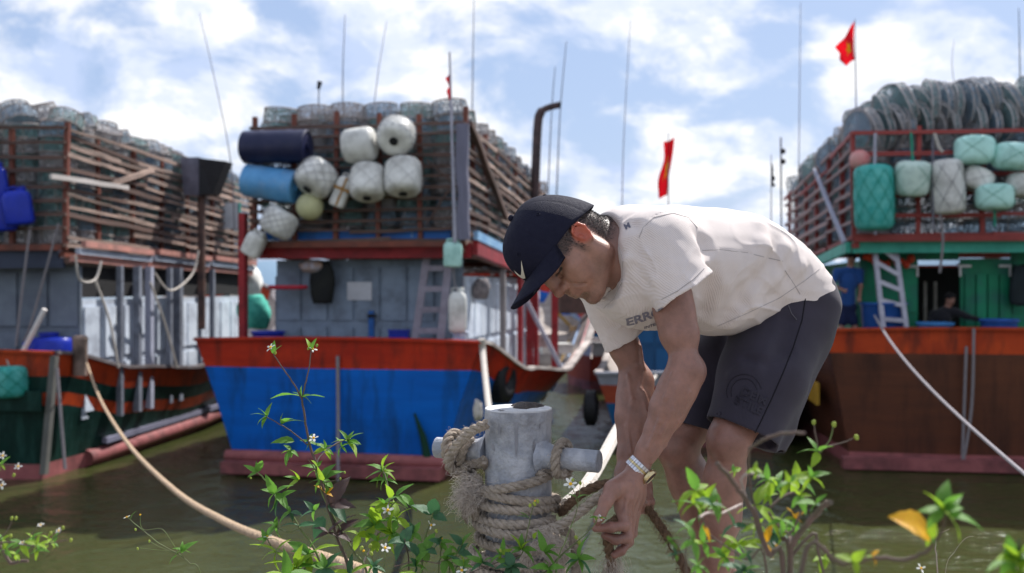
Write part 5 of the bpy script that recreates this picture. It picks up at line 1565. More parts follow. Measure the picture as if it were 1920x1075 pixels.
# lips, pressed together
body.chain([H(0.087, -0.026, -0.044), H(0.1005, -0.010, -0.0405), H(0.1015, 0, -0.0415), H(0.1005, 0.010, -0.0405), H(0.087, 0.026, -0.044)], [0.004, 0.0065, 0.006, 0.0065, 0.004], 0.007)
body.chain([H(0.087, -0.024, -0.051), H(0.0995, -0.008, -0.0545), H(0.0995, 0.008, -0.0545), H(0.087, 0.024, -0.051)], [0.004, 0.0068, 0.0068, 0.004], 0.007)
body.chain([H(0.0845, -0.031, -0.0455), H(0.1025, -0.010, -0.0480), H(0.1065, 0, -0.0482), H(0.1025, 0.010, -0.0480), H(0.0845, 0.031, -0.0455)], [0.0010, 0.0012, 0.0012, 0.0012, 0.0010], 0.003, 's')
body.cone(H(0.100, -0.012, -0.068), H(0.100, 0.012, -0.068), 0.005, 0.005, 0.012, 's')
body.cone(H(0.112, 0, -0.029), H(0.107, 0, -0.037), 0.002, 0.0025, 0.005, 's')
# ears
for s_ in (-1, 1):
    e = lambda f, o, u: H(-0.006 + (f + 0.006) * .76, s_ * (0.077 + (o - 0.077) * .8), 0.002 + (u - 0.002) * .80)
    body.ell(e(-0.008, 0.0775, 0.002), (HF + 0.55 * s_ * HL * -1, HL * s_ + 0.55 * HF, HU), (0.0145, 0.0050, 0.0225), 0.008)
    rim = [e(0.008, 0.077, 0.014), e(0.004, 0.082, 0.028), e(-0.010, 0.087, 0.034), e(-0.024, 0.090, 0.024), e(-0.027, 0.090, 0.006), e(-0.020, 0.086, -0.012), e(-0.008, 0.080, -0.026), e(0.002, 0.077, -0.026)]
    body.chain(rim, [0.0028, 0.003, 0.0034, 0.0036, 0.0034, 0.003, 0.0050, 0.004], 0.003)
    body.ell(e(-0.004, 0.089, 0.000), AX, (0.009, 0.007, 0.012), 0.005, 's')
    body.chain([e(0.000, 0.088, 0.018), e(-0.012, 0.092, 0.022), e(-0.019, 0.093, 0.010)], [0.0026, 0.003, 0.0026], 0.004, 's')
    body.cone(e(0.006, 0.079, 0.002), e(0.006, 0.079, -0.006), 0.0055, 0.0045, 0.004)
# --- arms
def limb(F, a, b, r, bulges=(), k=0.02):
    """tapered limb with radii r along a-b and muscle bulges (t, offset vector, length, radius)"""
    n = len(r)
    pts = [a + (b - a) * i / (n - 1) for i in range(n)]
    F.chain(pts, r, k)
    d = (b - a) / np.linalg.norm(b - a)
    for t, off, ln, rr in bulges:
        c = a + (b - a) * t + N3(off)
        F.cone(c - d * ln / 2, c + d * ln / 2, rr * .8, rr * .8, 0.035)
limb(body, SH_L, EL_L, [0.048, 0.040, 0.034, 0.0305, 0.0295], [(0.45, (0.010, 0.0, -0.002), 0.12, 0.033), (0.5, (-0.012, -0.004, 0), 0.10, 0.030)])
limb(body, EL_L, WR_L, [0.0315, 0.0335, 0.0300, 0.0250, 0.0215, 0.0205], [(0.22, (-0.006, -0.006, 0.006), 0.08, 0.029), (0.25, (0.009, 0.008, -0.006), 0.09, 0.028)])
body.ball(EL_L + N3((0.014, 0.006, -0.004)), 0.022, 0.02)
limb(body, SH_R, EL_R, [0.050, 0.042, 0.037, 0.033, 0.0325], [(0.5, (-0.010, 0, 0), 0.10, 0.031)])
limb(body, EL_R, WR_R, [0.033, 0.0365, 0.034, 0.029, 0.025, 0.0235], [(0.22, (-0.008, -0.006, 0), 0.08, 0.030), (0.22, (0.012, -0.006, 0), 0.09, 0.030)])
# veins and tendons that stand proud on the forearms
for pts, r_ in (([(1262, 700), (1248, 745), (1236, 790), (1215, 840)], 0.0026), ([(1292, 735), (1272, 790), (1248, 835), (1222, 868)], 0.0022), ([(1270, 720), (1262, 770), (1240, 815)], 0.002)):
    body.chain([body.trace(x, y, 1.9, 2.4) for x, y in pts], [r_ * 1.15] * len(pts), 0.006)
for pts, r_ in (([(1200, 650), (1206, 690), (1200, 730), (1212, 775), (1206, 820)], 0.0034), ([(1178, 705), (1186, 750), (1176, 800), (1182, 850)], 0.003), ([(1206, 735), (1218, 770), (1212, 810)], 0.0028)):
    body.chain([body.trace(x, y, 2.2, 2.6) for x, y in pts], [r_ * 1.3] * len(pts), 0.006)
# --- left hand: back of the hand towards us, thumb and curled fingers closing on the rope
def hp(x, y, d): return N3(P(x, y, d))
WB = hp(1196, 884, 2.12)
body.cone(WB, hp(1176, 925, 2.105), 0.0205, 0.023, 0.014)
body.cone(WB, hp(1188, 930, 2.135), 0.0195, 0.022, 0.014)
body.chain([WB, hp(1160, 915, 2.095), hp(1165, 955, 2.085)], [0.018, 0.0180, 0.0145], 0.012)
body.chain([WB, hp(1178, 925, 2.10), hp(1173, 968, 2.095)], [0.018, 0.018, 0.0145], 0.012)
body.chain([WB, hp(1188, 930, 2.12), hp(1182, 968, 2.115)], [0.018, 0.017, 0.0140], 0.012)
body.chain([WB, hp(1196, 925, 2.14), hp(1190, 962, 2.14)], [0.017, 0.0155, 0.013], 0.012)
def finger(pts, rs, nail=None):
    body.chain([hp(*p) for p in pts], rs, 0.0045)
    for p, r_ in zip(pts[1:-1], rs[1:-1]):
        body.ball(hp(*p), r_ * 1.07, 0.004)
finger([(1165, 955, 2.085), (1171, 986, 2.062), (1146, 989, 2.048), (1117, 991, 2.050)], [0.0135, 0.0108, 0.0100, 0.0082])          # index
finger([(1173, 968, 2.095), (1176, 1009, 2.082), (1154, 1012, 2.066), (1134, 1004, 2.064)], [0.0135, 0.0112, 0.0100, 0.0084])        # middle
finger([(1182, 968, 2.115), (1178, 1016, 2.108), (1164, 1033, 2.092), (1152, 1041, 2.084)], [0.0130, 0.0106, 0.0096, 0.0080])        # ring
finger([(1190, 962, 2.140), (1186, 1000, 2.140), (1174, 1014, 2.130), (1160, 1018, 2.124)], [0.0120, 0.0096, 0.0086, 0.0072])        # little
body.chain([hp(1172, 905, 2.10), hp(1150, 918, 2.075), hp(1136, 941, 2.056), hp(1128, 960, 2.046)], [0.019, 0.0178, 0.0128, 0.0112], 0.012)      # thumb
finger([(1128, 960, 2.046), (1124, 968, 2.044), (1120, 977, 2.042)], [0.0112, 0.0112, 0.0088])
for (a_, b_) in (((1180, 905, 2.085), (1172, 960, 2.078)), ((1188, 908, 2.095), (1181, 962, 2.094))):      # tendons on the back of the hand
    p, q = hp(*a_), hp(*b_)
    body.chain([body.trace(a_[0], a_[1], 1.9, 2.3), body.trace((a_[0] + b_[0]) / 2, (a_[1] + b_[1]) / 2, 1.9, 2.3), body.trace(b_[0], b_[1], 1.9, 2.3)], [0.0025] * 3, 0.008)
# --- right hand, half hidden behind the left, fingers round the rope
body.chain([WR_R, hp(1184, 915, 2.33), hp(1190, 935, 2.30)], [0.0275, 0.031, 0.026], 0.016)
body.chain([WR_R, hp(1200, 912, 2.34), hp(1208, 928, 2.32)], [0.0250, 0.026, 0.020], 0.016)
for k_, (x, y, d) in enumerate(((1186, 926, 2.285), (1194, 928, 2.295), (1203, 929, 2.308), (1211, 927, 2.325))):
    body.chain([hp(x, y, d), hp(x + 8, y + 14, d - .022), hp(x + 6, y + 27, d - .012), hp(x - 4, y + 30, d + .008)], [0.0125, 0.0108, 0.0096, 0.0082], 0.005)
body.chain([hp(1178, 912, 2.31), hp(1164, 930, 2.285), hp(1166, 950, 2.268)], [0.016, 0.0128, 0.0100], 0.008)
# --- legs and feet
limb(body, HIP_L, KN_L, [0.084, 0.078, 0.068, 0.056, 0.048], (), 0.02)
limb(body, KN_L, AN_L, [0.0425, 0.0405, 0.0400, 0.0375, 0.033, 0.031], [(0.27, (0.018, 0.022, 0), 0.12, 0.035), (0.30, (-0.006, -0.008, 0), 0.10, 0.034)])
body.ell(KN_L + N3((-0.020, -0.026, 0.002)), ((1, 0, 0), (0, 1, 0), (0, 0, 1)), (0.029, 0.028, 0.033), 0.02)
limb(body, HIP_R, KN_R, [0.084, 0.078, 0.068, 0.056, 0.048], (), 0.02)
limb(body, KN_R, AN_R, [0.0450, 0.0440, 0.0430, 0.039, 0.034, 0.031], [(0.27, (0.018, 0.018, 0.01), 0.12, 0.038), (0.25, (-0.006, -0.008, 0), 0.10, 0.036)])
body.ell(KN_R + N3((-0.018, -0.022, 0.002)), ((1, 0, 0), (0, 1, 0), (0, 0, 1)), (0.029, 0.028, 0.033), 0.02)
for A_, s_ in ((AN_L, 1), (AN_R, -1)):
    g = np.array([A_[0], A_[1], 0.0])
    fd = FACE_DIR + LEFT * 0.15 * s_; fd = fd / np.linalg.norm(fd); sd = np.cross(N3((0, 0, 1)), fd)
    body.cone(A_, g + N3((0, 0, .045)) - fd * 0.03, 0.036, 0.036, 0.02)
    body.cone(g + N3((0, 0, .040)) - fd * 0.03, g + fd * 0.13 + N3((0, 0, .026)), 0.034, 0.024, 0.03)
    body.cone(g + N3((0, 0, .055)) + fd * .01, g + fd * 0.12 + N3((0, 0, .026)), 0.034, 0.022, 0.03)
    for i_ in range(5):
        o_ = (i_ - 2) * 0.0175 * s_
        b_ = g + fd * (0.125 - 0.008 * abs(i_ - 1)) + sd * o_ * -1 + N3((0, 0, 0.019))
        body.cone(b_, b_ + fd * (0.060 - 0.007 * i_), 0.0115, 0.0095 - .0005 * i_, 0.006)

SK = np.array([0.245, 0.126, 0.096])
def skin_tint(v):
    c = np.repeat(SK[None], len(v), 0)
    face = near(v, H(0.06, 0, -0.02), 0.07, 0.13)
    c = blend(c, (0.285, 0.146, 0.102), face)
    c = blend(c, (0.180, 0.080, 0.062), 0.35 * near_line(v, H(0.100, -0.020, -0.048), H(0.100, 0.020, -0.048), 0.009, 0.014))          # lips
    c = blend(c, (0.215, 0.085, 0.060), 0.55 * near(v, H(0.116, 0, -0.014), 0.012, 0.028))
    for s_ in (-1, 1):
        c = blend(c, (0.035, 0.022, 0.018), 0.80 * near_line(v, H(0.094, s_ * 0.016, 0.036), H(0.082, s_ * 0.050, 0.038), 0.004, 0.0085))  # eyebrows
        c = blend(c, (0.020, 0.013, 0.012), 0.92 * near_line(v, H(0.0905, s_ * 0.019, 0.0080), H(0.0825, s_ * 0.049, 0.0095), 0.0025, 0.0045)) # lashes
        c = blend(c, (0.42, 0.095, 0.055), 0.9 * near(v, H(-0.010, s_ * 0.086, 0.004), 0.022, 0.030))  # backlit red glow of the ears put into the tint
    for a_, b_ in ((H(0.1065, 0, -0.0482), H(0.1025, .012, -0.0480)), (H(0.1025, .012, -0.0480), H(0.0925, .026, -0.0455)), (H(0.0925, .026, -0.0455), H(0.0845, .033, -0.0415))):
        c = blend(c, (0.085, 0.034, 0.028), 0.75 * near_line(v, a_, b_, 0.0014, 0.0038))                                                 # closed lips
    st = near(v, H(0.088, 0, -0.092), 0.026, 0.046)
    st = np.maximum(st, 0.6 * near_line(v, H(0.02, 0.058, -0.068), H(0.07, 0.03, -0.095), 0.018, 0.034))
    grain = 0.5 + 0.5 * np.sin(v[:, 0] * 2900 + 3 * np.sin(v[:, 2] * 2300)) * np.sin(v[:, 1] * 2700 + v[:, 2] * 1900)
    c = blend(c, (0.065, 0.045, 0.040), 0.42 * st * (0.45 + 0.55 * grain))                                                             # stubble
    # short hair at the temple, above and behind the ear and down the nape
    q = (v - HC) @ np.array([HF, HL, HU]).T
    hair = np.clip((q[:, 2] - 0.004) / 0.014, 0, 1) * np.clip((0.058 - q[:, 0]) / 0.012, 0, 1)
    side = np.clip((0.030 - q[:, 0]) / 0.012, 0, 1) * np.clip((q[:, 0] - 0.010) / 0.008, 0, 1) * np.clip((q[:, 2] + 0.034) / 0.02, 0, 1)
    nape = np.clip((-0.030 - q[:, 0]) / 0.015, 0, 1) * np.clip((q[:, 2] + 0.085) / 0.035, 0, 1)
    notear = 1 - near(v, H(-0.010, 0.088, 0.002), 0.025, 0.030)
    inhead = (np.abs(q[:, 2] - 0.02) < 0.14) & (np.abs(q[:, 0]) < 0.14) & (np.abs(q[:, 1]) < 0.12)
    w = np.clip(np.maximum(np.maximum(hair, 0.9 * side), 0.95 * nape), 0, 1) * inhead * notear * (0.72 + 0.28 * grain)
    c = blend(c, (0.022, 0.018, 0.018), 0.92 * w)
    # knees and elbows a little redder and darker, thumbnail paler
    for k_ in (KN_L + N3((-0.02, -0.04, 0.0)), EL_L + N3((0.03, 0, 0))):
        c = blend(c, (0.135, 0.058, 0.045), 0.55 * near(v, k_, 0.02, 0.06))
    for W_ in ((1140, 985, 2.05), (1150, 1005, 2.06), (1160, 1030, 2.085)):
        c = blend(c, (0.150, 0.062, 0.047), 0.6 * near(v, hp(*W_), 0.015, 0.035))
    return c
PERSON = empty('person', (1.36 * 0.5, 2.4, 0.0))
tag(PERSON, 'man in navy cap, cream t-shirt and charcoal shorts bending to tie rope at the bollard', 'person')
def own(o):
    """hang a world-space part on the man's empty"""
    o.matrix_parent_inverse = Matrix.Identity(4)
    o.parent = PERSON
    o.location = Vector(o.location) - PERSON.location
    return o
body_o = own(field_obj('body', body, 0.0023, SKIN, None, skin_tint))
# hair, brows and stubble: short fibres on the skin
def fibres_on(name, keep, n, ln, rad, comb, lift, m, seed):
    me = body_o.data
    co = np.empty(len(me.vertices) * 3, np.float32); me.vertices.foreach_get('co', co); co = co.reshape(-1, 3).astype(float)
    nr = np.empty(len(me.vertices) * 3, np.float32); me.vertices.foreach_get('normal', nr); nr = nr.reshape(-1, 3).astype(float)
    w = keep(co)
    idx = np.nonzero(w > 0.02)[0]
    rg = np.random.default_rng(seed)
    if len(idx) == 0: return
    pick = rg.choice(idx, n, p=w[idx] / w[idx].sum())
    mb = MB()
    for i in pick:
        p = co[i] + rg.normal(0, .0011, 3); nn = nr[i]
        d = N3(comb(co[i])) + nn * lift + rg.normal(0, .25, 3); d /= np.linalg.norm(d)
        l = ln * rg.uniform(.5, 1.2)
        a, b, c = p, p + d * l * .55, p + d * l + nn * -.12 * l
        mb.tube([a, b, c], [rad, rad * .8, rad * .35], 3, cap=False)
    o = mb.build(name, m, None); o.parent = PERSON; o.location = -PERSON.location
    o['kind'] = 'stuff'
    return o
def head_q(v): return (v - HC) @ np.array([HF, HL, HU]).T
def w_hair(v):
    q = head_q(v)
    inh = (np.abs(q[:, 2]) < .11) & (np.abs(q[:, 0]) < .13) & (np.abs(q[:, 1]) < .11) & (q[:, 2] < .046)
    ear = near(v, H(-0.010, 0.088, 0.002), 0.024, 0.027) + near(v, H(-0.010, -0.088, 0.002), 0.024, 0.027)
    top = np.clip((q[:, 2] - .004) / .010, 0, 1) * np.clip((.052 - q[:, 0]) / .010, 0, 1)
    side = np.clip((.026 - q[:, 0]) / .010, 0, 1) * np.clip((q[:, 0] - .006) / .006, 0, 1) * np.clip((q[:, 2] + .030) / .02, 0, 1) * .8
    nape = np.clip((-.026 - q[:, 0]) / .012, 0, 1) * np.clip((q[:, 2] + .075) / .03, 0, 1)
    return np.maximum(np.maximum(top, side), nape) * inh * (ear < .5)
HAIRM = mat('black_hair', (0.012, 0.010, 0.010), (0.022, 0.019, 0.018), 80, 0.5, spec=.25)
fibres_on('hair', w_hair, 11000, .0050, .00030, lambda p: -HU * .8 - HF * .6, .18, HAIRM, 3)
fibres_on('eyebrows', lambda v: np.maximum(near_line(v, H(0.094, .016, 0.036), H(0.082, .050, 0.038), 0.002, 0.0065), near_line(v, H(0.094, -.016, 0.036), H(0.082, -.050, 0.038), 0.002, 0.0065)), 420, .0065, .00028, lambda p: HL * (.8 if (p - HC) @ HL > 0 else -.8) + HU * .2, .3, HAIRM, 4)
fibres_on('stubble', lambda v: near(v, H(0.088, 0, -0.092), 0.020, 0.042), 450, .0014, .00014, lambda p: -HU * .6, .8, HAIRM, 5)

# ------------------------------------------------------------------ shirt
shirt = Field()
torso(shirt, 0.008, 0.08)
shirt.cone(C7 + N3((0.02, 0, 0.0)), SH_L, 0.076, 0.080, 0.05)
shirt.cone(C7 + N3((0.02, 0, 0.0)), SH_R, 0.076, 0.078, 0.05)
shirt.ell(N3(P(1198, 556, 2.29)), (LEFT, (C7 - MID), np.cross(LEFT, C7 - MID)), (0.11, 0.09, 0.066), 0.05)
belly = N3(P(1345, 560, 2.36)); shirt.ell(belly, ((1, 0, 0), (0, 1, 0), (0, 0, 1)), (0.115, 0.12, 0.085), 0.06)
SLV_L = N3(P(1284, 548, 2.14)); SLV_R = N3(P(1172, 640, 2.455))
COLC = N3(P(1122, 496, 2.30)); COLN = N3((-0.90, -0.40, 0.06)); COLN /= np.linalg.norm(COLN)
shirt.cone(C7 + N3((0.045, 0.01, -0.02)), COLC, 0.098, 0.083, 0.04)
# openings: hem and collar, then the sleeves
HEMC = N3(P(1442, 588, 2.44)); HEMN = np.array([0.44, 0.22, -0.87]); HEMN /= np.linalg.norm(HEMN)
shirt.half(HEMC, HEMN)
shirt.ell(COLC + COLN * 0.07, (COLN, N3((0, 0, 1)), np.cross(COLN, N3((0, 0, 1)))), (0.085, 0.20, 0.20), 0.006, 's')
shirt.cone(COLC + COLN * 0.06, COLC - COLN * 0.035, 0.075, 0.068, 0.006, 's')
shirt.sleeve([SH_L + N3((-.012, 0, .004)), SH_L * .45 + SLV_L * .55, SLV_L + (SLV_L - SH_L) * .35], [0.083, 0.074, 0.073], SLV_L, (0.57, -0.10, -0.81), 0.007, 0.022)
shirt.sleeve([SH_R, SH_R * .45 + SLV_R * .55, SLV_R + (SLV_R - SH_R) * .3], [0.080, 0.062, 0.052], SLV_R, (0.54, 0.0, -0.84), 0.005, 0.03)
ring = []
e1 = N3((0, 0, 1)) - COLN * COLN[2]; e1 /= np.linalg.norm(e1); e2 = np.cross(COLN, e1)
for rr, dd, rad_, mode in ((0.0935, -0.018, 0.0022, 's'), (0.0790, 0.002, 0.0045, 'u')):
    for i_ in range(24):
        a0, a1 = 2 * math.pi * i_ / 24, 2 * math.pi * (i_ + 1) / 24
        shirt.cone(COLC + COLN * dd + (e1 * math.cos(a0) + e2 * math.sin(a0)) * rr, COLC + COLN * dd + (e1 * math.cos(a1) + e2 * math.sin(a1)) * rr, rad_, rad_, 0.004, mode)
# creases, laid on the surface where the photograph shows them
def crease(pts, r, k, mode, out):
    ps = [shirt.trace(x, y) for x, y in pts]
    ps = [p + N3((0.1, -1, 0.45)) / 1.1 * out for p in ps]
    shirt.chain(ps, [r * (0.5 if i in (0, len(ps) - 1) else 1) for i in range(len(ps))], k, mode)
for pts, r_, f_ in (([(1188, 428), (1192, 460), (1201, 500), (1212, 530)], 0.016, .62), ([(1168, 412), (1173, 440), (1170, 468)], 0.012, .75),
                ([(1342, 512), (1328, 545), (1318, 590)], 0.016, .68), ([(1488, 480), (1462, 525), (1440, 565)], 0.016, .70), ([(1516, 510), (1482, 548), (1456, 580)], 0.014, .72), ([(1460, 450), (1450, 485), (1432, 520)], 0.012, .8),
                ([(1408, 585), (1440, 556), (1474, 522)], 0.012, .78), ([(1356, 600), (1390, 562), (1425, 510)], 0.012, .78), ([(1312, 440), (1326, 460), (1330, 485)], 0.012, .75)):
    crease(pts, r_, 0.03, 's', r_ * f_)
for pts, r_ in (([(1206, 440), (1220, 490), (1230, 520)], 0.011), ([(1181, 418), (1186, 450), (1184, 480)], 0.008), ([(1474, 465), (1452, 515), (1428, 560)], 0.010), ([(1502, 498), (1470, 540), (1448, 575)], 0.009), ([(1372, 606), (1410, 570), (1448, 520)], 0.009), ([(1425, 425), (1430, 460), (1418, 500)], 0.008)):
    crease(pts, r_, 0.03, 'u', -r_ * .78)
# seams: yoke line over the back, side seam, armhole seam
for pts in ([(1316, 470), (1350, 468), (1400, 474), (1440, 484), (1470, 490)], [(1470, 508), (1490, 535), (1502, 556)], [(1198, 444), (1206, 425), (1226, 405), (1262, 396), (1292, 405), (1310, 428)]):
    shirt.chain([shirt.trace(x, y) for x, y in pts], [0.0010] * len(pts), 0.002, 's')
def shirt_disp(p):
    x, y, z = p[..., 0], p[..., 1], p[..., 2]
    w = 0.0012 * np.sin(38 * x + 22 * z + 4 * np.sin(17 * z + 9 * x)) * np.sin(21 * z - 13 * x + 3 * np.sin(19 * x) + 15 * y)
    w += 0.0006 * np.sin(75 * x + 50 * z + 5 * np.sin(33 * z - 20 * y)) * np.sin(44 * z - 31 * x + 20 * y)
    # drag lines: sharp little ridges fanning out from the hip and from under the arm
    for c, n, amp, r0, wd, ph in ((N3(P(1510, 566, 2.42)), 15, 0.0050, 0.17, 0.085, .4), (N3(P(1222, 552, 2.20)), 13, 0.0036, 0.085, 0.045, 1.1), (N3(P(1330, 600, 2.30)), 11, 0.0030, 0.12, 0.06, .2)):
        dx, dz = x - c[0], z - c[2]
        r = np.sqrt(dx * dx + dz * dz) + 1e-6
        a = np.arctan2(dz, dx) + 0.10 * np.sin(40 * r + 9 * y)
        f = 1 - np.abs(np.sin(a * n * .5 + ph))
        w -= amp * f ** 4 * np.exp(-((r - r0) / wd) ** 2) * (.65 + .35 * np.sin(5 * a + 2 + ph * 3))
    return w
shirt.disp = shirt_disp
def shirt_tint(v):
    c = np.repeat(np.array([[0.615, 0.548, 0.522]]), len(v), 0)
    n = 0.5 + 0.5 * np.sin(9 * v[:, 0] + 13 * v[:, 2] + 4 * np.sin(11 * v[:, 2])) * np.sin(8 * v[:, 1] + 10 * v[:, 0])
    return c * (0.96 + 0.05 * n)[:, None]
shirt_o = own(field_obj('shirt', shirt, 0.0030, SHIRT, None, shirt_tint))

STITCH = mat('shirt_seam_thread', (0.42, 0.385, 0.375), None, 20, .85)
for pts_, r_ in (([(1316, 470), (1350, 468), (1400, 474), (1440, 484), (1468, 490)], .0010), ([(1472, 508), (1490, 535), (1500, 552)], .0009), ([(1140, 424), (1158, 452), (1168, 490), (1166, 530), (1150, 562), (1132, 578)], .0008), ([(1198, 446), (1206, 427), (1226, 408), (1262, 400), (1290, 408), (1308, 428)], .0010), ([(1240, 562), (1270, 546), (1300, 524), (1320, 504)], .0008), ([(1345, 612), (1400, 588), (1460, 560), (1510, 526), (1536, 505)], .0008)):
    o_ = MB().tube(trace_path(shirt, [c[:] for c in pts_]), r_, 6).build('seam', STITCH, None, True); o_.parent = shirt_o
# ------------------------------------------------------------------ shorts
shorts = Field()
a3t = PEL - MID; a3t /= np.linalg.norm(a3t)
aL = LEFT - a3t * (LEFT @ a3t); aL /= np.linalg.norm(aL); a3 = (a3t, aL, np.cross(a3t, aL))
shorts.ell(WST + (PEL - WST) * 0.35, a3, (0.13, 0.165, 0.130), 0.06)
shorts.ell(PEL, a3, (0.128, 0.176, 0.130), 0.05)
BUT = N3(P(1472, 605, 2.50)); shorts.ell(BUT, ((1, 0, 0), (0, 1, 0), (0, 0, 1)), (0.088, 0.15, 0.11), 0.05)
HN = np.array([-0.42, -0.20, -0.885]); HN /= np.linalg.norm(HN)
LG_L = [N3(P(1462, 615, 2.42)), N3(P(1430, 705, 2.335)), N3(P(1390, 815, 2.265)), N3(P(1374, 855, 2.25))]
LG_R = [N3(P(1420, 610, 2.60)), N3(P(1352, 700, 2.52)), N3(P(1298, 806, 2.44)), N3(P(1283, 845, 2.42))]
shorts.sleeve(LG_R, [0.112, 0.098, 0.078, 0.076], P(1298, 806, 2.44), HN + N3((.15, 0, 0)), 0.008, 0.03)
shorts.sleeve(LG_L, [0.114, 0.102, 0.082, 0.080], P(1390, 812, 2.27), HN, 0.008, 0.03)
shorts.sleeve([N3(P(1500, 640, 2.48)), N3(P(1440, 800, 2.36)), N3(P(1420, 860, 2.34))], [0.065, 0.058, 0.056], P(1440, 836, 2.34), HN, 0.008, 0.05)
def scr(pts, r, k, mode):
    ps = [shorts.trace(x, y) + N3((0, -r * (.7 if mode == 's' else -.6), 0)) for x, y in pts]
    shorts.chain(ps, [r * (0.5 if i in (0, len(ps) - 1) else 1) for i in range(len(ps))], k, mode)
scr([(1378, 692), (1396, 680), (1424, 678)], 0.010, 0.025, 's'); scr([(1376, 706), (1396, 696), (1428, 694)], 0.008, 0.025, 'u')
scr([(1480, 600), (1470, 650), (1440, 690)], 0.012, 0.03, 's')
# side seam and pocket opening
SEAMS = ([(1510, 560), (1504, 600), (1488, 650), (1468, 700), (1446, 750), (1424, 796), (1414, 815)], [(1478, 572), (1484, 588), (1494, 600)])
shorts.disp = lambda p: 0.0014 * np.sin(33 * p[..., 0] + 26 * p[..., 2] + 4 * np.sin(15 * p[..., 2])) * np.sin(24 * p[..., 2] - 15 * p[..., 0] + 12 * p[..., 1])
def shorts_tint(v):
    c = np.repeat(np.array([[0.031, 0.027, 0.040]]), len(v), 0)
    n = 0.5 + 0.5 * np.sin(19 * v[:, 0] + 13 * v[:, 2] + 4 * np.sin(15 * v[:, 2])) * np.sin(12 * v[:, 1] + 17 * v[:, 0])
    return c * (0.9 + 0.2 * n)[:, None]
shorts_o = own(field_obj('shorts', shorts, 0.0034, SHORTS, None, shorts_tint))

for pts_, nm_, r_, m_ in ((SEAMS[0], 'side_seam', 0.0014, mat('dark_seam', (0.007, 0.006, 0.010), None, 20, .8)), (SEAMS[1], 'pocket_edge', 0.0012, mat('pale_piping', (0.10, 0.095, 0.11), None, 20, .8))):
    o_ = MB().tube(trace_path(shorts, pts_), r_, 6).build(nm_, m_, None, True); o_.parent = shorts_o
# ------------------------------------------------------------------ cap
CAP_TOP = 0.146
def cap_pt(th, u=None, t=None, out=0.0):
    """point on the crown: th 0 at the front, positive towards the man's left; height u, or t from edge 0 to top 1"""
    ue = 0.032 + 0.024 * math.cos(th) + (0.018 * math.cos(th) if math.cos(th) < 0 else 0)
    if t is None: t = math.asin(max(min((u - ue) / (CAP_TOP - ue), 1), 0)) / (math.pi / 2)
    k = max(math.cos(t * math.pi / 2), 0) ** (0.80 - 0.25 * max(math.cos(th), 0))
    uu = ue + (CAP_TOP - ue) * math.sin(t * math.pi / 2)
    a = 0.116 if math.cos(th) > 0 else 0.110
    seam = min(abs(((th + math.pi / 6 * 0) / (math.pi / 3)) % 1), 1 - abs((th / (math.pi / 3)) % 1)) * math.pi / 3
    r = -0.0014 * math.exp(-(seam / 0.022) ** 2) + out
    wob = 1 + 0.010 * math.sin(3 * th + 5 * t) * (1 - t) + 0.008 * math.sin(7 * th + 2)* (1 - t)
    f = -0.004 + (a + r) * k * math.cos(th) * wob; l = (0.0905 + r) * k * math.sin(th) * wob
    return HW(f, l, uu + (r if t > .8 else 0))
vv = []; ff = []; nt_, nr_ = 144, 22
for j in range(nr_ + 1):
    for i in range(nt_):
        vv.append(cap_pt(2 * math.pi * i / nt_, t=(j / nr_) * 0.995))
n0 = len(vv)
for i in range(nt_):          # inner band turned up inside the rim
    p = cap_pt(2 * math.pi * i / nt_, t=0.0, out=-0.004); vv.append(p)
for i in range(nt_):
    p = cap_pt(2 * math.pi * i / nt_, t=0.25, out=-0.006); vv.append(p)
for j in range(nr_):
    for i in range(nt_):
        ff.append((j * nt_ + i, j * nt_ + (i + 1) % nt_, (j + 1) * nt_ + (i + 1) % nt_, (j + 1) * nt_ + i))
for i in range(nt_):
    ff.append((i, n0 + i, n0 + (i + 1) % nt_, (i + 1) % nt_)); ff.append((n0 + i, n0 + nt_ + i, n0 + nt_ + (i + 1) % nt_, n0 + (i + 1) % nt_))
ff.append(tuple(nr_ * nt_ + i for i in range(nt_)))
cap = own(mesh_obj('cap', vv, ff, CAPM, None, True))
vv = []; ff = []; nb_, ns_ = 40, 14
TH = R(66)
for side in (1, -1):
    for j in range(ns_ + 1):
        for i in range(nb_ + 1):
            th = -TH + 2 * TH * i / nb_
            s_ = j / ns_
            b_ = cap_pt(th, t=0.03, out=-0.002)
            q = (b_ - HC) @ np.array([HF, HL, HU]).T
            x = math.sin(th) / math.sin(TH)
            lo = 0.083 * x
            fo = 0.104 + 0.082 * max(1 - abs(x) ** 3.4, 0) ** 0.55 - 0.040 * x * x
            f = q[0] + (fo - q[0]) * s_; l = q[1] + (lo - q[1]) * s_ * 0.9
            u = q[2] + 0.004 * s_ - 7.0 * (l * l) * s_ * 0.8 + 0.004 * s_ + side * 0.0017
            vv.append(HW(f, l, u))
m_ = (ns_ + 1) * (nb_ + 1)
for j in range(ns_):
    for i in range(nb_):
        a = j * (nb_ + 1) + i
        ff.append((a, a + 1, a + nb_ + 2, a + nb_ + 1)); ff.append((m_ + a, m_ + a + nb_ + 1, m_ + a + nb_ + 2, m_ + a + 1))
for i in range(nb_):
    a = ns_ * (nb_ + 1) + i; ff.append((a, a + 1, m_ + a + 1, m_ + a))
for j in range(ns_):
    for i in (0, nb_):
        a = j * (nb_ + 1) + i; ff.append((a, a + nb_ + 1, m_ + a + nb_ + 1, m_ + a))
def sub(o, par):
    o.parent = par
    o.location = Vector(o.location)
    return o
sub(mesh_obj('brim', vv, ff, CAPM, None, True), cap)
sub(MB().sphere(HW(-0.004, 0, CAP_TOP + 0.002), 0.008, 12, 8).build('button', CAPM, None, True), cap)
mb = MB()
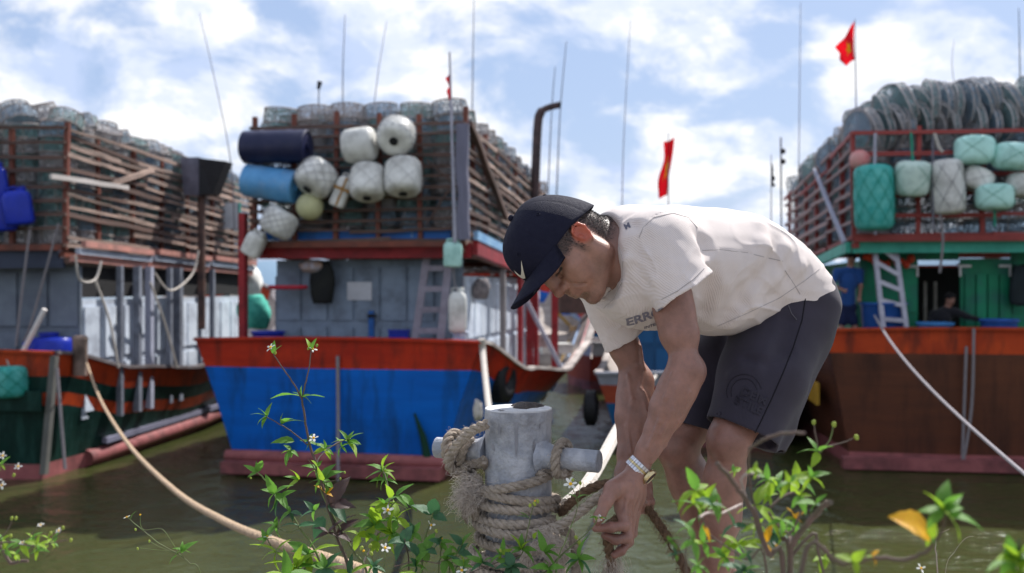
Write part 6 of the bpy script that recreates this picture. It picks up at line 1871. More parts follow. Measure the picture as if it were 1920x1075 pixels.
for k in range(6):
    th = math.pi / 6 + k * math.pi / 3
    c0 = cap_pt(th, u=0.105, out=0.0008); cx1 = cap_pt(th + .05, u=0.105, out=0.0008) - c0; cy1 = cap_pt(th, u=0.111, out=0.0008) - c0
    cx1 = cx1 / np.linalg.norm(cx1) * .0036; cy1 = cy1 / np.linalg.norm(cy1) * .0036
    mb.tube([c0 + cx1 * math.cos(a) + cy1 * math.sin(a) for a in [2 * math.pi * i / 10 for i in range(10)]], 0.0010, 4, closed=True)
sub(mb.build('eyelet', CAPM, None, True), cap)
def patch(name, outline, fn, m, par):
    """flat print: an outline filled and laid on a surface by fn(x, y)"""
    bm_ = bmesh.new()
    vs_ = [bm_.verts.new((x, y, 0)) for x, y in outline]
    f_ = bm_.faces.new(vs_)
    bmesh.ops.triangulate(bm_, faces=[f_])
    bmesh.ops.subdivide_edges(bm_, edges=bm_.edges[:], cuts=2, use_grid_fill=True)
    for v in bm_.verts:
        v.co = Vector(fn(v.co.x, v.co.y))
    me = bpy.data.meshes.new(name); bm_.to_mesh(me); bm_.free(); me.materials.append(m)
    return sub(link(bpy.data.objects.new(name, me)), par)
SW = [(1.0, .46), (.75, .30), (.50, .15), (.34, .06), (.24, .02), (.15, .01), (.07, .05), (.02, .13), (.01, .23), (.05, .36), (.12, .50), (.115, .38), (.13, .29), (.17, .235), (.24, .21), (.36, .225), (.55, .28), (.78, .375)]
patch('tick_mark', SW, lambda x, y: cap_pt(0.20 + (x - .5) * 0.52, u=0.066 + y * 0.062, out=0.0022), mat('cream_embroidery', (0.72, 0.66, 0.55), None, 5, 0.6), cap)

def text_mesh(body_, size, align='CENTER'):
    cu = bpy.data.curves.new('lettering', 'FONT'); cu.body = body_; cu.size = size; cu.align_x = align
    cu.offset = size * 0.035
    o = bpy.data.objects.new('lettering', cu); COL.objects.link(o)
    dg = bpy.context.evaluated_depsgraph_get(); dg.update()
    me = bpy.data.meshes.new_from_object(o.evaluated_get(dg))
    bpy.data.objects.remove(o); bpy.data.curves.remove(cu)
    return me
def print_on(name, text, size, org, xd, yd, nd, fld, m, par, out=0.0012, shear=0.0):
    me = text_mesh(text, size)
    bm_ = bmesh.new(); bm_.from_mesh(me)
    bmesh.ops.subdivide_edges(bm_, edges=[e for e in bm_.edges if e.calc_length() > size * .2], cuts=2)
    bmesh.ops.triangulate(bm_, faces=bm_.faces[:])
    co = np.array([v.co[:] for v in bm_.verts])
    p0 = N3(org) + co[:, :1] * N3(xd) + co[:, 1:2] * N3(yd)
    ts = np.arange(-0.10, 0.14, 0.002)
    q = p0[:, None, :] + ts[None, :, None] * N3(nd)
    d = fld.ev(q)
    i = np.argmax(d < 0, axis=1)
    t = ts[i]
    t = np.where((d < 0).any(1), t, np.median(t))
    for v, p in zip(bm_.verts, p0 + (t - 0.002 - out)[:, None] * N3(nd)):
        v.co = p
    bm_.to_mesh(me); bm_.free()
    me.materials.clear(); me.materials.append(m); me.name = name
    return sub(link(bpy.data.objects.new(name, me)), par)
GREYP = mat('grey_shirt_print', (0.20, 0.19, 0.23), (0.17, 0.16, 0.20), 30, .7)
td = (C7 - MID) / np.linalg.norm(C7 - MID)
ld = LEFT - td * (LEFT @ td); ld /= np.linalg.norm(ld); upn = np.cross(td, ld); upn = upn if upn[2] > 0 else -upn
Q = shirt.trace(1207, 601)
print_on('chest_lettering', 'ERRO', 0.031, Q + N3((0.004, -.05, 0.000)), N3((0.90, 0, 0.40)), N3((-.36, 0, 0.80)), N3((0, 1, 0)), shirt, GREYP, shirt_o, .0008)
print_on('chest_lettering', 'INTERN', 0.011, Q + N3((.026, -.05, -.014)), N3((0.90, 0, 0.40)), N3((-.36, 0, 0.80)), N3((0, 1, 0)), shirt, GREYP, shirt_o, .0008)
Qs = shirt.trace(1181, 424)
vx = N3((0.45, -0.1, 0.85)); 
print_on('shoulder_mark', 'M', 0.017, Qs + N3((-.004, -.05, -.005)), N3((0.85, 0, 0.40)), N3((-.25, 0, 0.95)), N3((0, 1, 0)), shirt, mat('dark_shoulder_mark', (0.15, 0.15, 0.20), None, 20, .7), shirt_o)
EMB = mat('tone_on_tone_print', (0.026, 0.022, 0.033), None, 20, .6)
for tx, px_, py_, sz in (('DEIM', 1412, 750, .026), ('STILE', 1402, 768, .026)):
    Qx = shorts.trace(px_, py_)
    print_on('leg_lettering', tx, sz, Qx + N3((0, -.05, 0)), N3((0.91, 0, -0.42)), N3((0.42, 0, 0.91)), N3((0, 1, 0)), shorts, EMB, shorts_o)
mb = MB()
for r_ in (0.030, 0.040):
    pts = []
    for k in range(12):
        a = R(200 - 190 * k / 11)
        x, y = 1395 + r_ * 830 * math.cos(a), 735 - r_ * 830 * math.sin(a)
        pts.append(shorts.trace(x, y) + N3((0, -.0006, 0)))
    mb.tube(pts, 0.0011, 4)
sub(mb.build('leg_emblem', EMB, None), shorts_o)
# drawcord edge of the pocket, thumb nail
NAIL = mat('pale_nail', (0.52, 0.40, 0.36), None, 10, 0.35)
def nail(c, n, along, w, l):
    n = N3(n) / np.linalg.norm(N3(n)); a = N3(along) - n * (N3(along) @ n); a /= np.linalg.norm(a); b = np.cross(n, a)
    vv = []; ff = []
    for j in range(7):
        for i in range(7):
            u, v = -1 + 2 * i / 6, -1 + 2 * j / 6
            k_ = math.sqrt(max(1 - 0.55 * abs(v) ** 3, 0))
            p = N3(c) + a * v * l / 2 + b * u * w / 2 * k_ - n * (0.22 * w * u * u)
            vv.append(p)
    for j in range(6):
        for i in range(6):
            q_ = j * 7 + i; ff.append((q_, q_ + 1, q_ + 8, q_ + 7))
    return own(mesh_obj('finger_nail', vv, ff, NAIL, None, True))
tq = body.trace(1121, 971, 1.9, 2.3)
nail(tq + N3((0, -.0006, 0.0004)), (-0.15, -0.95, 0.25), P(1120, 977, 2.04) - P(1128, 960, 2.04), 0.0145, 0.0150)
# ------------------------------------------------------------------ watch
STEEL = mat('brushed_steel', (0.62, 0.62, 0.66), (0.5, 0.5, 0.55), 30, 0.28, metal=1.0)
GOLD = mat('gold_steel', (0.62, 0.50, 0.28), None, 30, 0.3, metal=1.0)
dl = (WR_L - EL_L) / np.linalg.norm(WR_L - EL_L)
ax_ = dl + N3((-.30, 0, 0.12)); ax_ /= np.linalg.norm(ax_)
wc = WR_L - dl * 0.003
wx = N3((0.9, -0.35, -0.25)); wx -= ax_ * (wx @ ax_); wx /= np.linalg.norm(wx); wy = np.cross(ax_, wx)
W0 = empty('wristwatch', (0, 0, 0)); W0.parent = PERSON; W0.location = Vector(wc) - PERSON.location
M3 = Matrix((wx, wy, ax_)).transposed()
W0.rotation_euler = M3.to_euler()
lk = MB().box((0, 0, 0), (0.0030, 0.0062, 0.0076)).mesh('link', STEEL)
lk2 = MB().box((0, 0, 0), (0.0032, 0.0062, 0.0050)).mesh('link', GOLD)
ra, rb_ = 0.0272, 0.0252
for k in range(26):
    a = 2 * math.pi * (k + .5) / 26
    if math.cos(a) > 0.86: continue
    for z, me in ((-0.0068, lk), (0.0, lk2), (0.0068, lk)):
        o = inst('link', me, W0, (ra * math.cos(a), rb_ * math.sin(a), z), (0, 0, math.atan2(rb_ * math.sin(a), ra * math.cos(a))))
Mx = Matrix.Translation((ra + 0.001, 0, 0)) @ Matrix.Rotation(R(90), 4, 'Y')
MB().lathe([(.0001, -.004), (.0185, -.004), (.0197, -.002), (.0197, .003), (.0180, .0055), (.0168, .0058), (.0166, .0048)], 28, Mx).build('case', GOLD, W0, smooth=True)
MB().lathe([(.0167, .0048), (.0001, .0052)], 28, Mx).build('dial', mat('dark_dial', (0.03, 0.03, 0.04), None, 20, .15), W0)
MB().lathe([(.0022, 0), (.0022, .004), (.0001, .004)], 10, Matrix.Translation((ra + .001, 0, 0)) @ Matrix.Rotation(R(-90), 4, 'X') @ Matrix.Translation((0, 0, 0.0194))).build('crown', GOLD, W0)

# ------------------------------------------------------------------ bodies of the two people on the brown boat
for label, J, sc_, tc2, hc_, cap_, put in FAR:
    j = {k: N3(v) for k, v in J.items()}
    f = j['face'] / np.linalg.norm(j['face']); u = j['head'] - j['neck']; u /= np.linalg.norm(u); f = f - u * (f @ u); f /= np.linalg.norm(f); l = np.cross(u, f)
    A3 = (f, l, u); hd = j['head']
    B = Field()
    B.ell(hd + u * .02, A3, (.095, .075, .105), .03); B.ell(hd + f * .03 - u * .05, A3, (.06, .055, .075), .03); B.ell(hd + f * .105 - u * .02, A3, (.02, .015, .025), .02)
    for sg in (-1, 1):
        B.ell(hd + l * .078 * sg, A3, (.02, .008, .03), .008); B.ell(hd + f * .09 + l * .033 * sg + u * .01, A3, (.012, .018, .010), .012, 's')
    B.cone(hd - u * .04, j['neck'], .055, .062, .03); B.ell(j['chest'], A3, (.10, .16, .16), .06); B.ell(j['hip'], A3, (.10, .15, .13), .06); B.cone(j['neck'], j['chest'], .06, .10, .05)
    S = Field(); S.ell(j['chest'], A3, (.125, .19, .19), .06); S.cone(j['chest'], j['hip'], .13, .145, .06)
    T = Field(); T.ell(j['hip'] - u * .05, A3, (.13, .175, .12), .05)
    for q_ in ('L', 'R'):
        B.chain([j['sh' + q_], j['el' + q_], j['ha' + q_]], [.05, .038, .027], .03)
        hdv = (j['ha' + q_] - j['el' + q_]); hdv /= np.linalg.norm(hdv); side = np.cross(hdv, f); side /= np.linalg.norm(side) + 1e-6
        B.cone(j['ha' + q_], j['ha' + q_] + hdv * .07, .028, .026, .02)
        for k_ in range(4):
            b_ = j['ha' + q_] + hdv * .08 + side * (.02 * (k_ - 1.5))
            B.chain([b_, b_ + hdv * .035, b_ + hdv * .05 + f * -.02], [.011, .010, .009], .006)
        B.chain([j['ha' + q_] + hdv * .03, j['ha' + q_] + hdv * .06 + side * .045], [.013, .010], .01)
        B.chain([j['hip'], j['kn' + q_], j['an' + q_]], [.085, .055, .04], .04)
        B.cone(j['an' + q_], j['an' + q_] + f * .16 - u * .04, .04, .03, .03)
        S.chain([j['neck'] - u * .03, j['sh' + q_], j['sh' + q_] * .35 + j['el' + q_] * .65], [.075, .075, .062], .05)
        if not cap_: S.chain([j['sh' + q_] * .35 + j['el' + q_] * .65, j['el' + q_], j['el' + q_] * .35 + j['ha' + q_] * .65], [.062, .055, .045], .03)
        T.chain([j['hip'] - u * .04, j['hip'] * .3 + j['kn' + q_] * .7] if cap_ else [j['hip'] - u * .04, j['kn' + q_], j['an' + q_]], [.115, .095] if cap_ else [.11, .08, .06], .05)
    Hh = Field(); Hh.ell(hd + u * .045 - f * .015, A3, (.108, .088, .092), .02); Hh.half(hd + f * .06 + u * .02, f * .75 - u * .66, .01)
    if cap_: Hh.ell(hd + f * .14 + u * .05, A3, (.08, .075, .012), .01)
    one = lambda c: (lambda v: np.repeat(np.array([c]), len(v), 0))
    put(field_obj('body', B, .012, SKIN, None, one((.24, .12, .085)), 1)); put(field_obj('shirt', S, .016, SHIRT, None, one(sc_), 1)); put(field_obj('shorts' if cap_ else 'trousers', T, .016, SHORTS, None, one(tc2), 1)); put(field_obj('cap' if cap_ else 'hair', Hh, .014, SHORTS, None, one(hc_), 1))
# ------------------------------------------------------------------ bollard
BC = P(972, 765, 2.30)
BX, BY, BTOP, BR_ = BC.x, BC.y, BC.z, 0.0765
def galvanised():
    m = mat('weathered_galvanised_steel', (0.47, 0.48, 0.52), (0.33, 0.35, 0.40), 16, 0.6, 0.15, bump=0.6, bscale=70, dirt=(0.14, 0.135, 0.14), dirt_amt=0.6, dscale=9, metal=0.1, spec=0.3, stretch=(1, 1, 1), lo=.42, hi=.58)
    return m
GALV = galvanised()
GTOP = mat('pale_bollard_cap', (0.62, 0.62, 0.62), (0.48, 0.48, 0.50), 14, 0.7, bump=0.4, bscale=60, dirt=(0.10, 0.09, 0.09), dirt_amt=0.4, dscale=9)
BOL = empty('mooring_bollard', (BX, BY, 0))
tag(BOL, 'grey steel mooring bollard with a cross bar, wound with old rope', 'bollard')
wob_ = lambda a, t: 0.006 * math.sin(2 * a + 3 * t) + 0.004 * math.sin(5 * a + 9 * t)
MB().lathe([(BR_ * 1.01, -0.02), (BR_ * 1.01, 0.1), (BR_, 0.25), (BR_ * 1.0, 0.40), (BR_ * .995, BTOP - .034), (BR_ * 1.004, BTOP - .030), (BR_ * 1.022, BTOP - .025), (BR_ * 1.024, BTOP - .012), (BR_ * 1.016, BTOP - .003)], 56, wob=wob_).build('pipe', GALV, BOL, smooth=True)
MB().lathe([(BR_ * 1.016, BTOP - .003), (BR_ * 1.0, BTOP), (BR_ * .80, BTOP - .0005), (BR_ * .4, BTOP - .001), (0.0001, BTOP - .0015)], 56, wob=wob_).build('top_plate', GTOP, BOL, smooth=True)
MB().lathe([(.0001, .012), (.018, .010), (.030, .005), (.036, 0), (.0001, 0)], 20, Matrix.Translation((.018, .028, BTOP - .001)), wob=lambda a, t: .22 * math.sin(3 * a + 1) + .15 * math.sin(7 * a)).build('rust_lump', mat('dark_rust_crust', (0.07, 0.06, 0.06), (0.12, 0.10, 0.09), 90, .9, bump=1.0, bscale=180), BOL, smooth=True)
ba, bb = P(818, 839, 2.375) - BOL.location, P(1124, 866, 2.205) - BOL.location
bd = (bb - ba).normalized()
q_ = bd.to_track_quat('Z', 'Y').to_matrix().to_4x4()
Lb = (bb - ba).length
MB().lathe([(.0001, 0), (.0215, 0), (.0245, .002), (.0248, Lb * .3), (.0250, Lb * .6), (.0248, Lb - .002), (.0225, Lb), (.0001, Lb)], 28, Matrix.Translation(ba) @ q_).build('cross_bar', GALV, BOL, smooth=True)
tc_ = Vector((0, 0, ba.z + (bb.z - ba.z) * .5))
mid_ = ba.lerp(bb, .5)
for sg in (-1, 1):
    M_ = Matrix.Translation(mid_) @ (bd * sg).to_track_quat('Z', 'Y').to_matrix().to_4x4()
    MB().lathe([(.046, .066), (.042, .074), (.033, .080), (.029, .090), (.0255, .102)], 24, M_, wob=lambda a, t: .05 * math.sin(4 * a + 2) + .03 * math.sin(9 * a)).build('weld_collar', GALV, BOL, smooth=True)
# runs and streaks of old cement, slightly proud of the pipe
STN = mat('dark_stain_crust', (0.26, 0.26, 0.285), None, 30, .8)
def pipe_patch(x0, y0, w, hgt, seed):
    """thin crust on the pipe at a photo pixel"""
    rg = random.Random(seed)
    a0 = math.asin(max(-.98, min(.98, ((x0 - 960) / FPX * (BY - .06) - BX) / BR_)))
    z0 = CAM_Z - (y0 - 537.5) / FPX * (BY - .07)
    n = 18; vv = [(BX * 0, 0, 0)]; cen = None
    pts = []
    for k in range(n):
        t = 2 * math.pi * k / n
        rr = 1 + .3 * rg.uniform(-1, 1)
        pts.append((a0 + w / BR_ * math.cos(t) * rr, z0 + hgt * math.sin(t) * rr))
    def onp(a, z): return (BR_ * 1.009 * math.sin(a), -BR_ * 1.009 * math.cos(a), z)
    vv = [onp(a0, z0)] + [onp(a, z) for a, z in pts]
    return mesh_obj('stain', vv, [(0, 1 + k, 1 + (k + 1) % n) for k in range(n)], STN, BOL, True)
for a_ in ((968, 815, .0035, .050, 1), (936, 805, .004, .010, 2), (1001, 838, .003, .016, 3), (925, 842, .005, .008, 4), (985, 790, .004, .006, 7), (940, 770, .010, .002, 8), (1012, 795, .003, .012, 9)):
    pipe_patch(*a_)
# ------------------------------------------------------------------ laid rope: three twisted strands and their loose fibres
JUTE = mat('grey_tan_old_rope', (0.50, 0.42, 0.345), (0.34, 0.285, 0.235), 90, 0.95, bump=0.7, bscale=400, dirt=(0.10, 0.08, 0.065), dirt_amt=0.6, dscale=12, spec=.1)
JUTED = mat('dark_brown_hairy_rope', (0.23, 0.145, 0.09), (0.14, 0.09, 0.06), 90, 0.95, bump=0.7, bscale=400, dirt=(0.05, 0.035, 0.03), dirt_amt=0.6, dscale=12, spec=.1)
JUTEL = mat('pale_tan_mooring_rope', (0.50, 0.37, 0.25), (0.38, 0.28, 0.20), 60, 0.95, bump=0.6, bscale=300, dirt=(0.2, 0.14, 0.1), dirt_amt=0.4, dscale=12, spec=.1)
FIB = mat('loose_rope_fibre', (0.62, 0.54, 0.47), (0.46, 0.40, 0.35), 90, 0.95, spec=.1, trans=.25)
FIBD = mat('dark_loose_rope_fibre', (0.24, 0.16, 0.10), None, 90, 0.95, spec=.1, trans=.25)
def resample(pts, step):
    pts = [Vector(p) for p in pts]
    d = [0.0]
    for a, b in zip(pts[:-1], pts[1:]): d.append(d[-1] + (b - a).length)
    n = max(int(d[-1] / step), 4)
    A = np.array([p[:] for p in pts]); s = np.linspace(0, d[-1], n + 1)
    return [Vector((np.interp(t, d, A[:, 0]), np.interp(t, d, A[:, 1]), np.interp(t, d, A[:, 2]))) for t in s], d[-1]
def laid_rope(root, pts, r, m, fm, pitch=0.054, fibres=300, ns=7, step=0.0045, smooth_n=10, flen=0.012, name='rope_length'):
    P_, L = resample(catmull(pts, smooth_n), step)
    pp, T, U, S = frames(P_)
    mb = MB()
    for k in range(3):
        line = []
        for i, p in enumerate(pp):
            a = 2 * math.pi * (k / 3 + i * step * (L / (step * (len(pp) - 1))) / pitch)
            line.append(p + (U[i] * math.cos(a) + S[i] * math.sin(a)) * r * .50)
        mb.tube(line, r * .58, ns)
    o = mb.build(name, m, root, smooth=True)
    if fibres:
        fb = MB(); rg = random.Random(len(pp))
        for _ in range(fibres):
            i = rg.randrange(1, len(pp) - 1); a = rg.uniform(0, 6.283)
            n = U[i] * math.cos(a) + S[i] * math.sin(a)
            p0 = pp[i] + n * r * .9
            d = (n * rg.uniform(.3, 1) + T[i] * rg.uniform(-1, 1) + Vector((rg.uniform(-.4, .4), rg.uniform(-.4, .4), rg.uniform(-.5, .3)))).normalized()
            l = flen * rg.uniform(.3, 1.2)
            fb.tube([p0, p0 + d * l * .5, p0 + d * l + Vector((0, 0, -l * .3))], 0.00032, 3, cap=False)
        fo = fb.build('fibres', fm, o)
        fo['kind'] = 'stuff'
    return o
def around(z0, z1, a0, a1, rad, n=14):
    """arc of a coil round the bollard, angles in degrees, 0 towards +x, -90 towards the camera"""
    return [Vector((BX + rad * math.cos(R(a0 + (a1 - a0) * i / n)), BY + rad * math.sin(R(a0 + (a1 - a0) * i / n)), z0 + (z1 - z0) * i / n)) for i in range(n + 1)]
def zpix(py, d=2.215): return CAM_Z - (py - 537.5) / FPX * d
RR = 0.0109
RAD = BR_ + RR * 1.05
RP = empty('bollard_rope', (BX, BY, 0)); RP.location = (0, 0, 0)
tag(RP, 'old grey tan rope wound round the bollard and over both ends of its cross bar', 'rope')
def barpt(t, ang, off):
    p = Vector(BOL.location) + ba.lerp(bb, t)
    u = Vector((0, 0, 1)); s_ = bd.cross(u).normalized()
    return p + (u * math.sin(R(ang)) + s_ * math.cos(R(ang))) * off
OB = .0250 + RR
# wraps on the right arm of the bar, coming off the upper coil
laid_rope(RP, around(zpix(960), zpix(925), 60, -180 + 0, RAD)[:-1] + around(zpix(935), zpix(893), -178, -25, RAD), RR, JUTE, FIB)
sR = barpt(.775, -90, 0.0)
wr = []
for i in range(15):
    a = -120 + 430 * i / 14
    wr.append(barpt(.765 + .045 * i / 14, a, OB))
laid_rope(RP, around(zpix(893), zpix(888), -60, -28, RAD, 4) + wr, RR, JUTE, FIB)
# loops on the left arm
wl_ = []
for i in range(24):
    a = 60 - 700 * i / 23
    wl_.append(barpt(.245 - .135 * math.sin(math.pi * i / 23 * .9), a, OB + .002 * i / 23))
laid_rope(RP, wl_ + [barpt(.30, -120, OB + .01), Vector((BX - .082, BY - .055, zpix(868)))], RR * 1.05, JUTE, FIB)
laid_rope(RP, [P(912, 795, 2.23), P(880, 812, 2.255), P(852, 842, 2.29), P(842, 872, 2.31), P(858, 884, 2.32), P(885, 872, 2.30), P(915, 866, 2.28)], RR * 1.08, JUTE, FIB)
# main coils
laid_rope(RP, around(zpix(972), zpix(965), 120, -20, RAD) [::-1] + around(zpix(972), zpix(985), 120, 200, RAD, 6)[1:], RR, JUTE, FIB)
laid_rope(RP, around(zpix(985), zpix(982), 170, 330, RAD + .004)[0:15], RR, JUTE, FIB)
laid_rope(RP, around(zpix(955), zpix(958), -200, -20, RAD, 16), RR, JUTE, FIB)
laid_rope(RP, around(zpix(990), zpix(1002), -210, -96, RAD + .010, 12) + [P(1000, 1000, 2.19), P(1050, 985, 2.17), P(1085, 962, 2.155), P(1118, 935, 2.14), P(1150, 918, 2.15), P(1180, 925, 2.2), P(1203, 938, 2.27)], RR, JUTE, FIB, fibres=500)
laid_rope(RP, [P(1052, 962, 2.27), P(1075, 938, 2.22), P(1100, 920, 2.19), P(1135, 908, 2.19), P(1165, 915, 2.2), P(1180, 935, 2.18), P(1165, 968, 2.10), P(1143, 985, 2.075), P(1136, 1000, 2.085), P(1142, 1030, 2.10), P(1150, 1085, 2.12)], RR * .95, JUTED, FIBD, fibres=800, flen=.016)
laid_rope(RP, around(zpix(1022), zpix(1040), -200, 10, RAD + .004, 16), RR, JUTE, FIB)
laid_rope(RP, around(zpix(1030), zpix(1028), 5, 175, RAD + .002, 12), RR, JUTE, FIB, fibres=60)
laid_rope(RP, around(zpix(1050), zpix(1068), -190, 30, RAD + .016, 16), RR * 1.1, JUTE, FIB)
laid_rope(RP, around(zpix(1075), zpix(1090), -230, 40, RAD + .010, 18), RR * 1.1, JUTE, FIB)
laid_rope(RP, around(zpix(1100), zpix(1112), -230, 60, RAD + .022, 18), RR * 1.1, JUTE, FIB)
for k in range(7):
    laid_rope(RP, around(zpix(1128 + 20 * k), zpix(1130 + 20 * k), -250 + 20 * k, 110 + 20 * k, RAD + .02 + .004 * k, 16), RR * 1.1, JUTE, FIB, fibres=0, step=.008)
laid_rope(RP, [P(1040, 990, 2.20), P(1066, 1000, 2.19), P(1080, 1035, 2.2), P(1078, 1080, 2.2), P(1060, 1130, 2.2)], RR * 1.05, JUTE, FIB)
laid_rope(RP, [P(1000, 1075, 2.14), P(985, 1050, 2.15), P(1010, 1022, 2.17), P(1045, 1018, 2.18), P(1058, 1045, 2.17), P(1030, 1085, 2.16)], RR * 1.0, JUTE, FIB, fibres=600, flen=.016)
# the loose end held in the right hand
HR = empty('loose_rope', (0, 0, 0)); tag(HR, 'dark brown hairy rope hanging from the right hand down behind the shins', 'rope')
laid_rope(HR, [P(1192, 938, 2.285), P(1206, 944, 2.285), P(1225, 968, 2.28), P(1250, 1005, 2.26), P(1275, 1048, 2.23), P(1300, 1100, 2.2), P(1320, 1150, 2.18)], RR * .92, JUTED, FIBD, fibres=900, flen=.015)
# frayed pale end by the fingers and frayed tuft left of the bollard
def tuft(label, c, dirv, n, ln, spread, m, cat='rope end', rad=.00035):
    fb = MB(); rg = random.Random(n)
    c = Vector(c); dirv = Vector(dirv).normalized()
    for _ in range(n):
        d = (dirv + Vector((rg.gauss(0, spread), rg.gauss(0, spread), rg.gauss(0, spread)))).normalized()
        d2 = (d + Vector((rg.gauss(0, .5), rg.gauss(0, .5), rg.gauss(-.25, .5)))).normalized()
        d3 = (d2 + Vector((rg.gauss(0, .8), rg.gauss(0, .8), rg.gauss(-.35, .6)))).normalized()
        p = c + Vector((rg.gauss(0, .012), rg.gauss(0, .012), rg.gauss(0, .016)))
        l = ln * rg.uniform(.35, 1.1)
        fb.tube([p, p + d * l * .35, p + d * l * .6 + d2 * l * .1, p + d * l * .6 + d2 * l * .3, p + d * l * .6 + d2 * l * .3 + d3 * l * .25], rad, 3, cap=False)
    o = fb.build('rope_end', m)
    return tag(o, label, cat)
tuft('frayed bush of grey fibres where the rope comes apart left of the bollard', P(893, 925, 2.27), (-.8, -.3, -.1), 900, .055, .55, FIB)
tuft('frayed pale rope end below the left hand', P(1150, 1062, 2.11), (-.05, -.1, -1), 350, .03, .5, FIB)
tuft('frayed knot of pale strands on the lower coils of the bollard', P(1030, 1015, 2.13), (.1, -.6, -.5), 350, .035, .8, FIB)
cloth_blob('rope_clump', 'matted clump of old rope on the left side of the bollard', 'rope end', P(885, 925, 2.28), .052, .085, .05, JUTE, 9)
# the long mooring rope from the dark green boat down to the bollard's foot
p0_, p1_ = BOAT_L.w(BOAT_L.ray(163, 682, s0=.5)), P(700, 1080, 2.78)
ML = []
for (px_, py_) in ((165, 690), (182, 735), (205, 780), (250, 845), (330, 922), (420, 977), (520, 1018), (620, 1050), (700, 1080)):
    kx = (px_ - 960) / FPX
    t = (kx * p0_.y - p0_.x) / ((p1_.x - p0_.x) - kx * (p1_.y - p0_.y))
    t = max(0, min(1, t))
    Y = p0_.y + (p1_.y - p0_.y) * t
    ML.append(P(px_, py_, Y))
ML = [p0_] + ML[1:] + [P(790, 1130, 2.5), P(870, 1190, 2.36)]
MR = empty('mooring_rope', (0, 0, 0)); tag(MR, 'thick tan mooring rope sagging from the dark green boat to the foot of the bollard', 'rope')
laid_rope(MR, ML, 0.0185, JUTEL, FIB, pitch=.085, fibres=700, step=.012, smooth_n=12, flen=.012)
# ------------------------------------------------------------------ weeds on the edge of the quay
def leaf_mat(name, c, c2, tr=0.35):
    return mat(name, c, c2, 30, 0.42, trans=tr, spec=0.4, bump=0.25, bscale=90)
LEAF = {'g': leaf_mat('bright_green_leaf', (0.150, 0.330, 0.040), (0.095, 0.240, 0.035), .5), 'd': leaf_mat('dark_green_leaf', (0.050, 0.145, 0.055), (0.034, 0.100, 0.045), .32),
        'y': leaf_mat('yellow_orange_leaf', (0.75, 0.50, 0.01), (0.72, 0.28, 0.015), .45), 'p': leaf_mat('purple_brown_leaf', (0.060, 0.035, 0.050), (0.09, 0.05, 0.03), .25),
        'l': leaf_mat('lime_green_leaf', (0.30, 0.44, 0.025), (0.20, 0.36, 0.03), .52)}
STEM = {'b': mat('brown_weed_stem', (0.13, 0.085, 0.075), (0.085, 0.07, 0.05), 40, .6), 'g': mat('green_weed_stem', (0.13, 0.18, 0.06), (0.10, 0.10, 0.05), 40, .55), 'w': mat('bleached_twig', (0.42, 0.34, 0.31), (0.3, 0.24, 0.22), 40, .6)}
PETAL = mat('white_petal', (0.80, 0.80, 0.76), None, 20, .5, trans=.3)
DISC = mat('orange_flower_disc', (0.72, 0.34, 0.01), (0.62, 0.40, 0.02), 60, .7)
BUD = mat('green_yellow_bud', (0.30, 0.36, 0.05), (0.20, 0.26, 0.05), 60, .6)
def leaf_mesh(kind, seed, wide):
    """one blade 1 long: folded along the midrib, arched, with a toothed edge"""
    rg = random.Random(seed)
    n = 9
    vv = []; ff = []
    droop = rg.uniform(.10, .34); fold = rg.uniform(.12, .30); tw = rg.uniform(-.25, .25); side = rg.uniform(-.10, .10)
    for i in range(n + 1):
        t = i / n
        w = wide * (math.sin(math.pi * t ** .72) ** .85) * (1 - .25 * t) + .004
        if 0 < i < n: w *= 1 + (.07 if i % 2 else -.05)
        x = t; z = -droop * t * t + .05 * math.sin(3 * t)
        for u in (-1, -.5, 0, .5, 1):
            yy = u * w / 2
            zz = z + fold * abs(u) * w * .5 + tw * t * yy + .012 * math.sin(6 * t + 4 * u + seed)
            vv.append((x, yy + side * t * t, zz))
    for i in range(n):
        for k in range(4):
            a = i * 5 + k
            ff.append((a, a + 1, a + 6, a + 5))
    me = bpy.data.meshes.new('leaf'); me.from_pydata(vv, [], ff); me.materials.append(LEAF[kind]); me.shade_smooth()
    return me
LEAFM = {}
def get_leaf(kind, shape, rg):
    key = (kind, shape)
    if key not in LEAFM:
        LEAFM[key] = [leaf_mesh(kind, 10 * i + ord(kind), {'n': .42, 'o': .56, 'r': .74}[shape]) for i in range(6)]
    return rg.choice(LEAFM[key])
petal_me = MB().add([(0, -.12, 0), (0, .12, 0), (.45, .27, .06), (.45, -.27, .06), (.85, .22, .03), (.85, -.22, .03), (1, .08, -.03), (1, -.08, -.03)], [(0, 3, 2, 1), (3, 5, 4, 2), (5, 7, 6, 4)]).mesh('petal', PETAL, True)
disc_me = MB().sphere((0, 0, .2), .5, 10, 6, (1, 1, .8)).mesh('flower_disc', DISC, True)
bud_me = MB().lathe([(.0001, -.6), (.25, -.5), (.42, -.1), (.38, .3), (.2, .5), (.0001, .5)], 9, wob=lambda a, t: .12 * math.sin(5 * a)).mesh('bud', BUD, True)
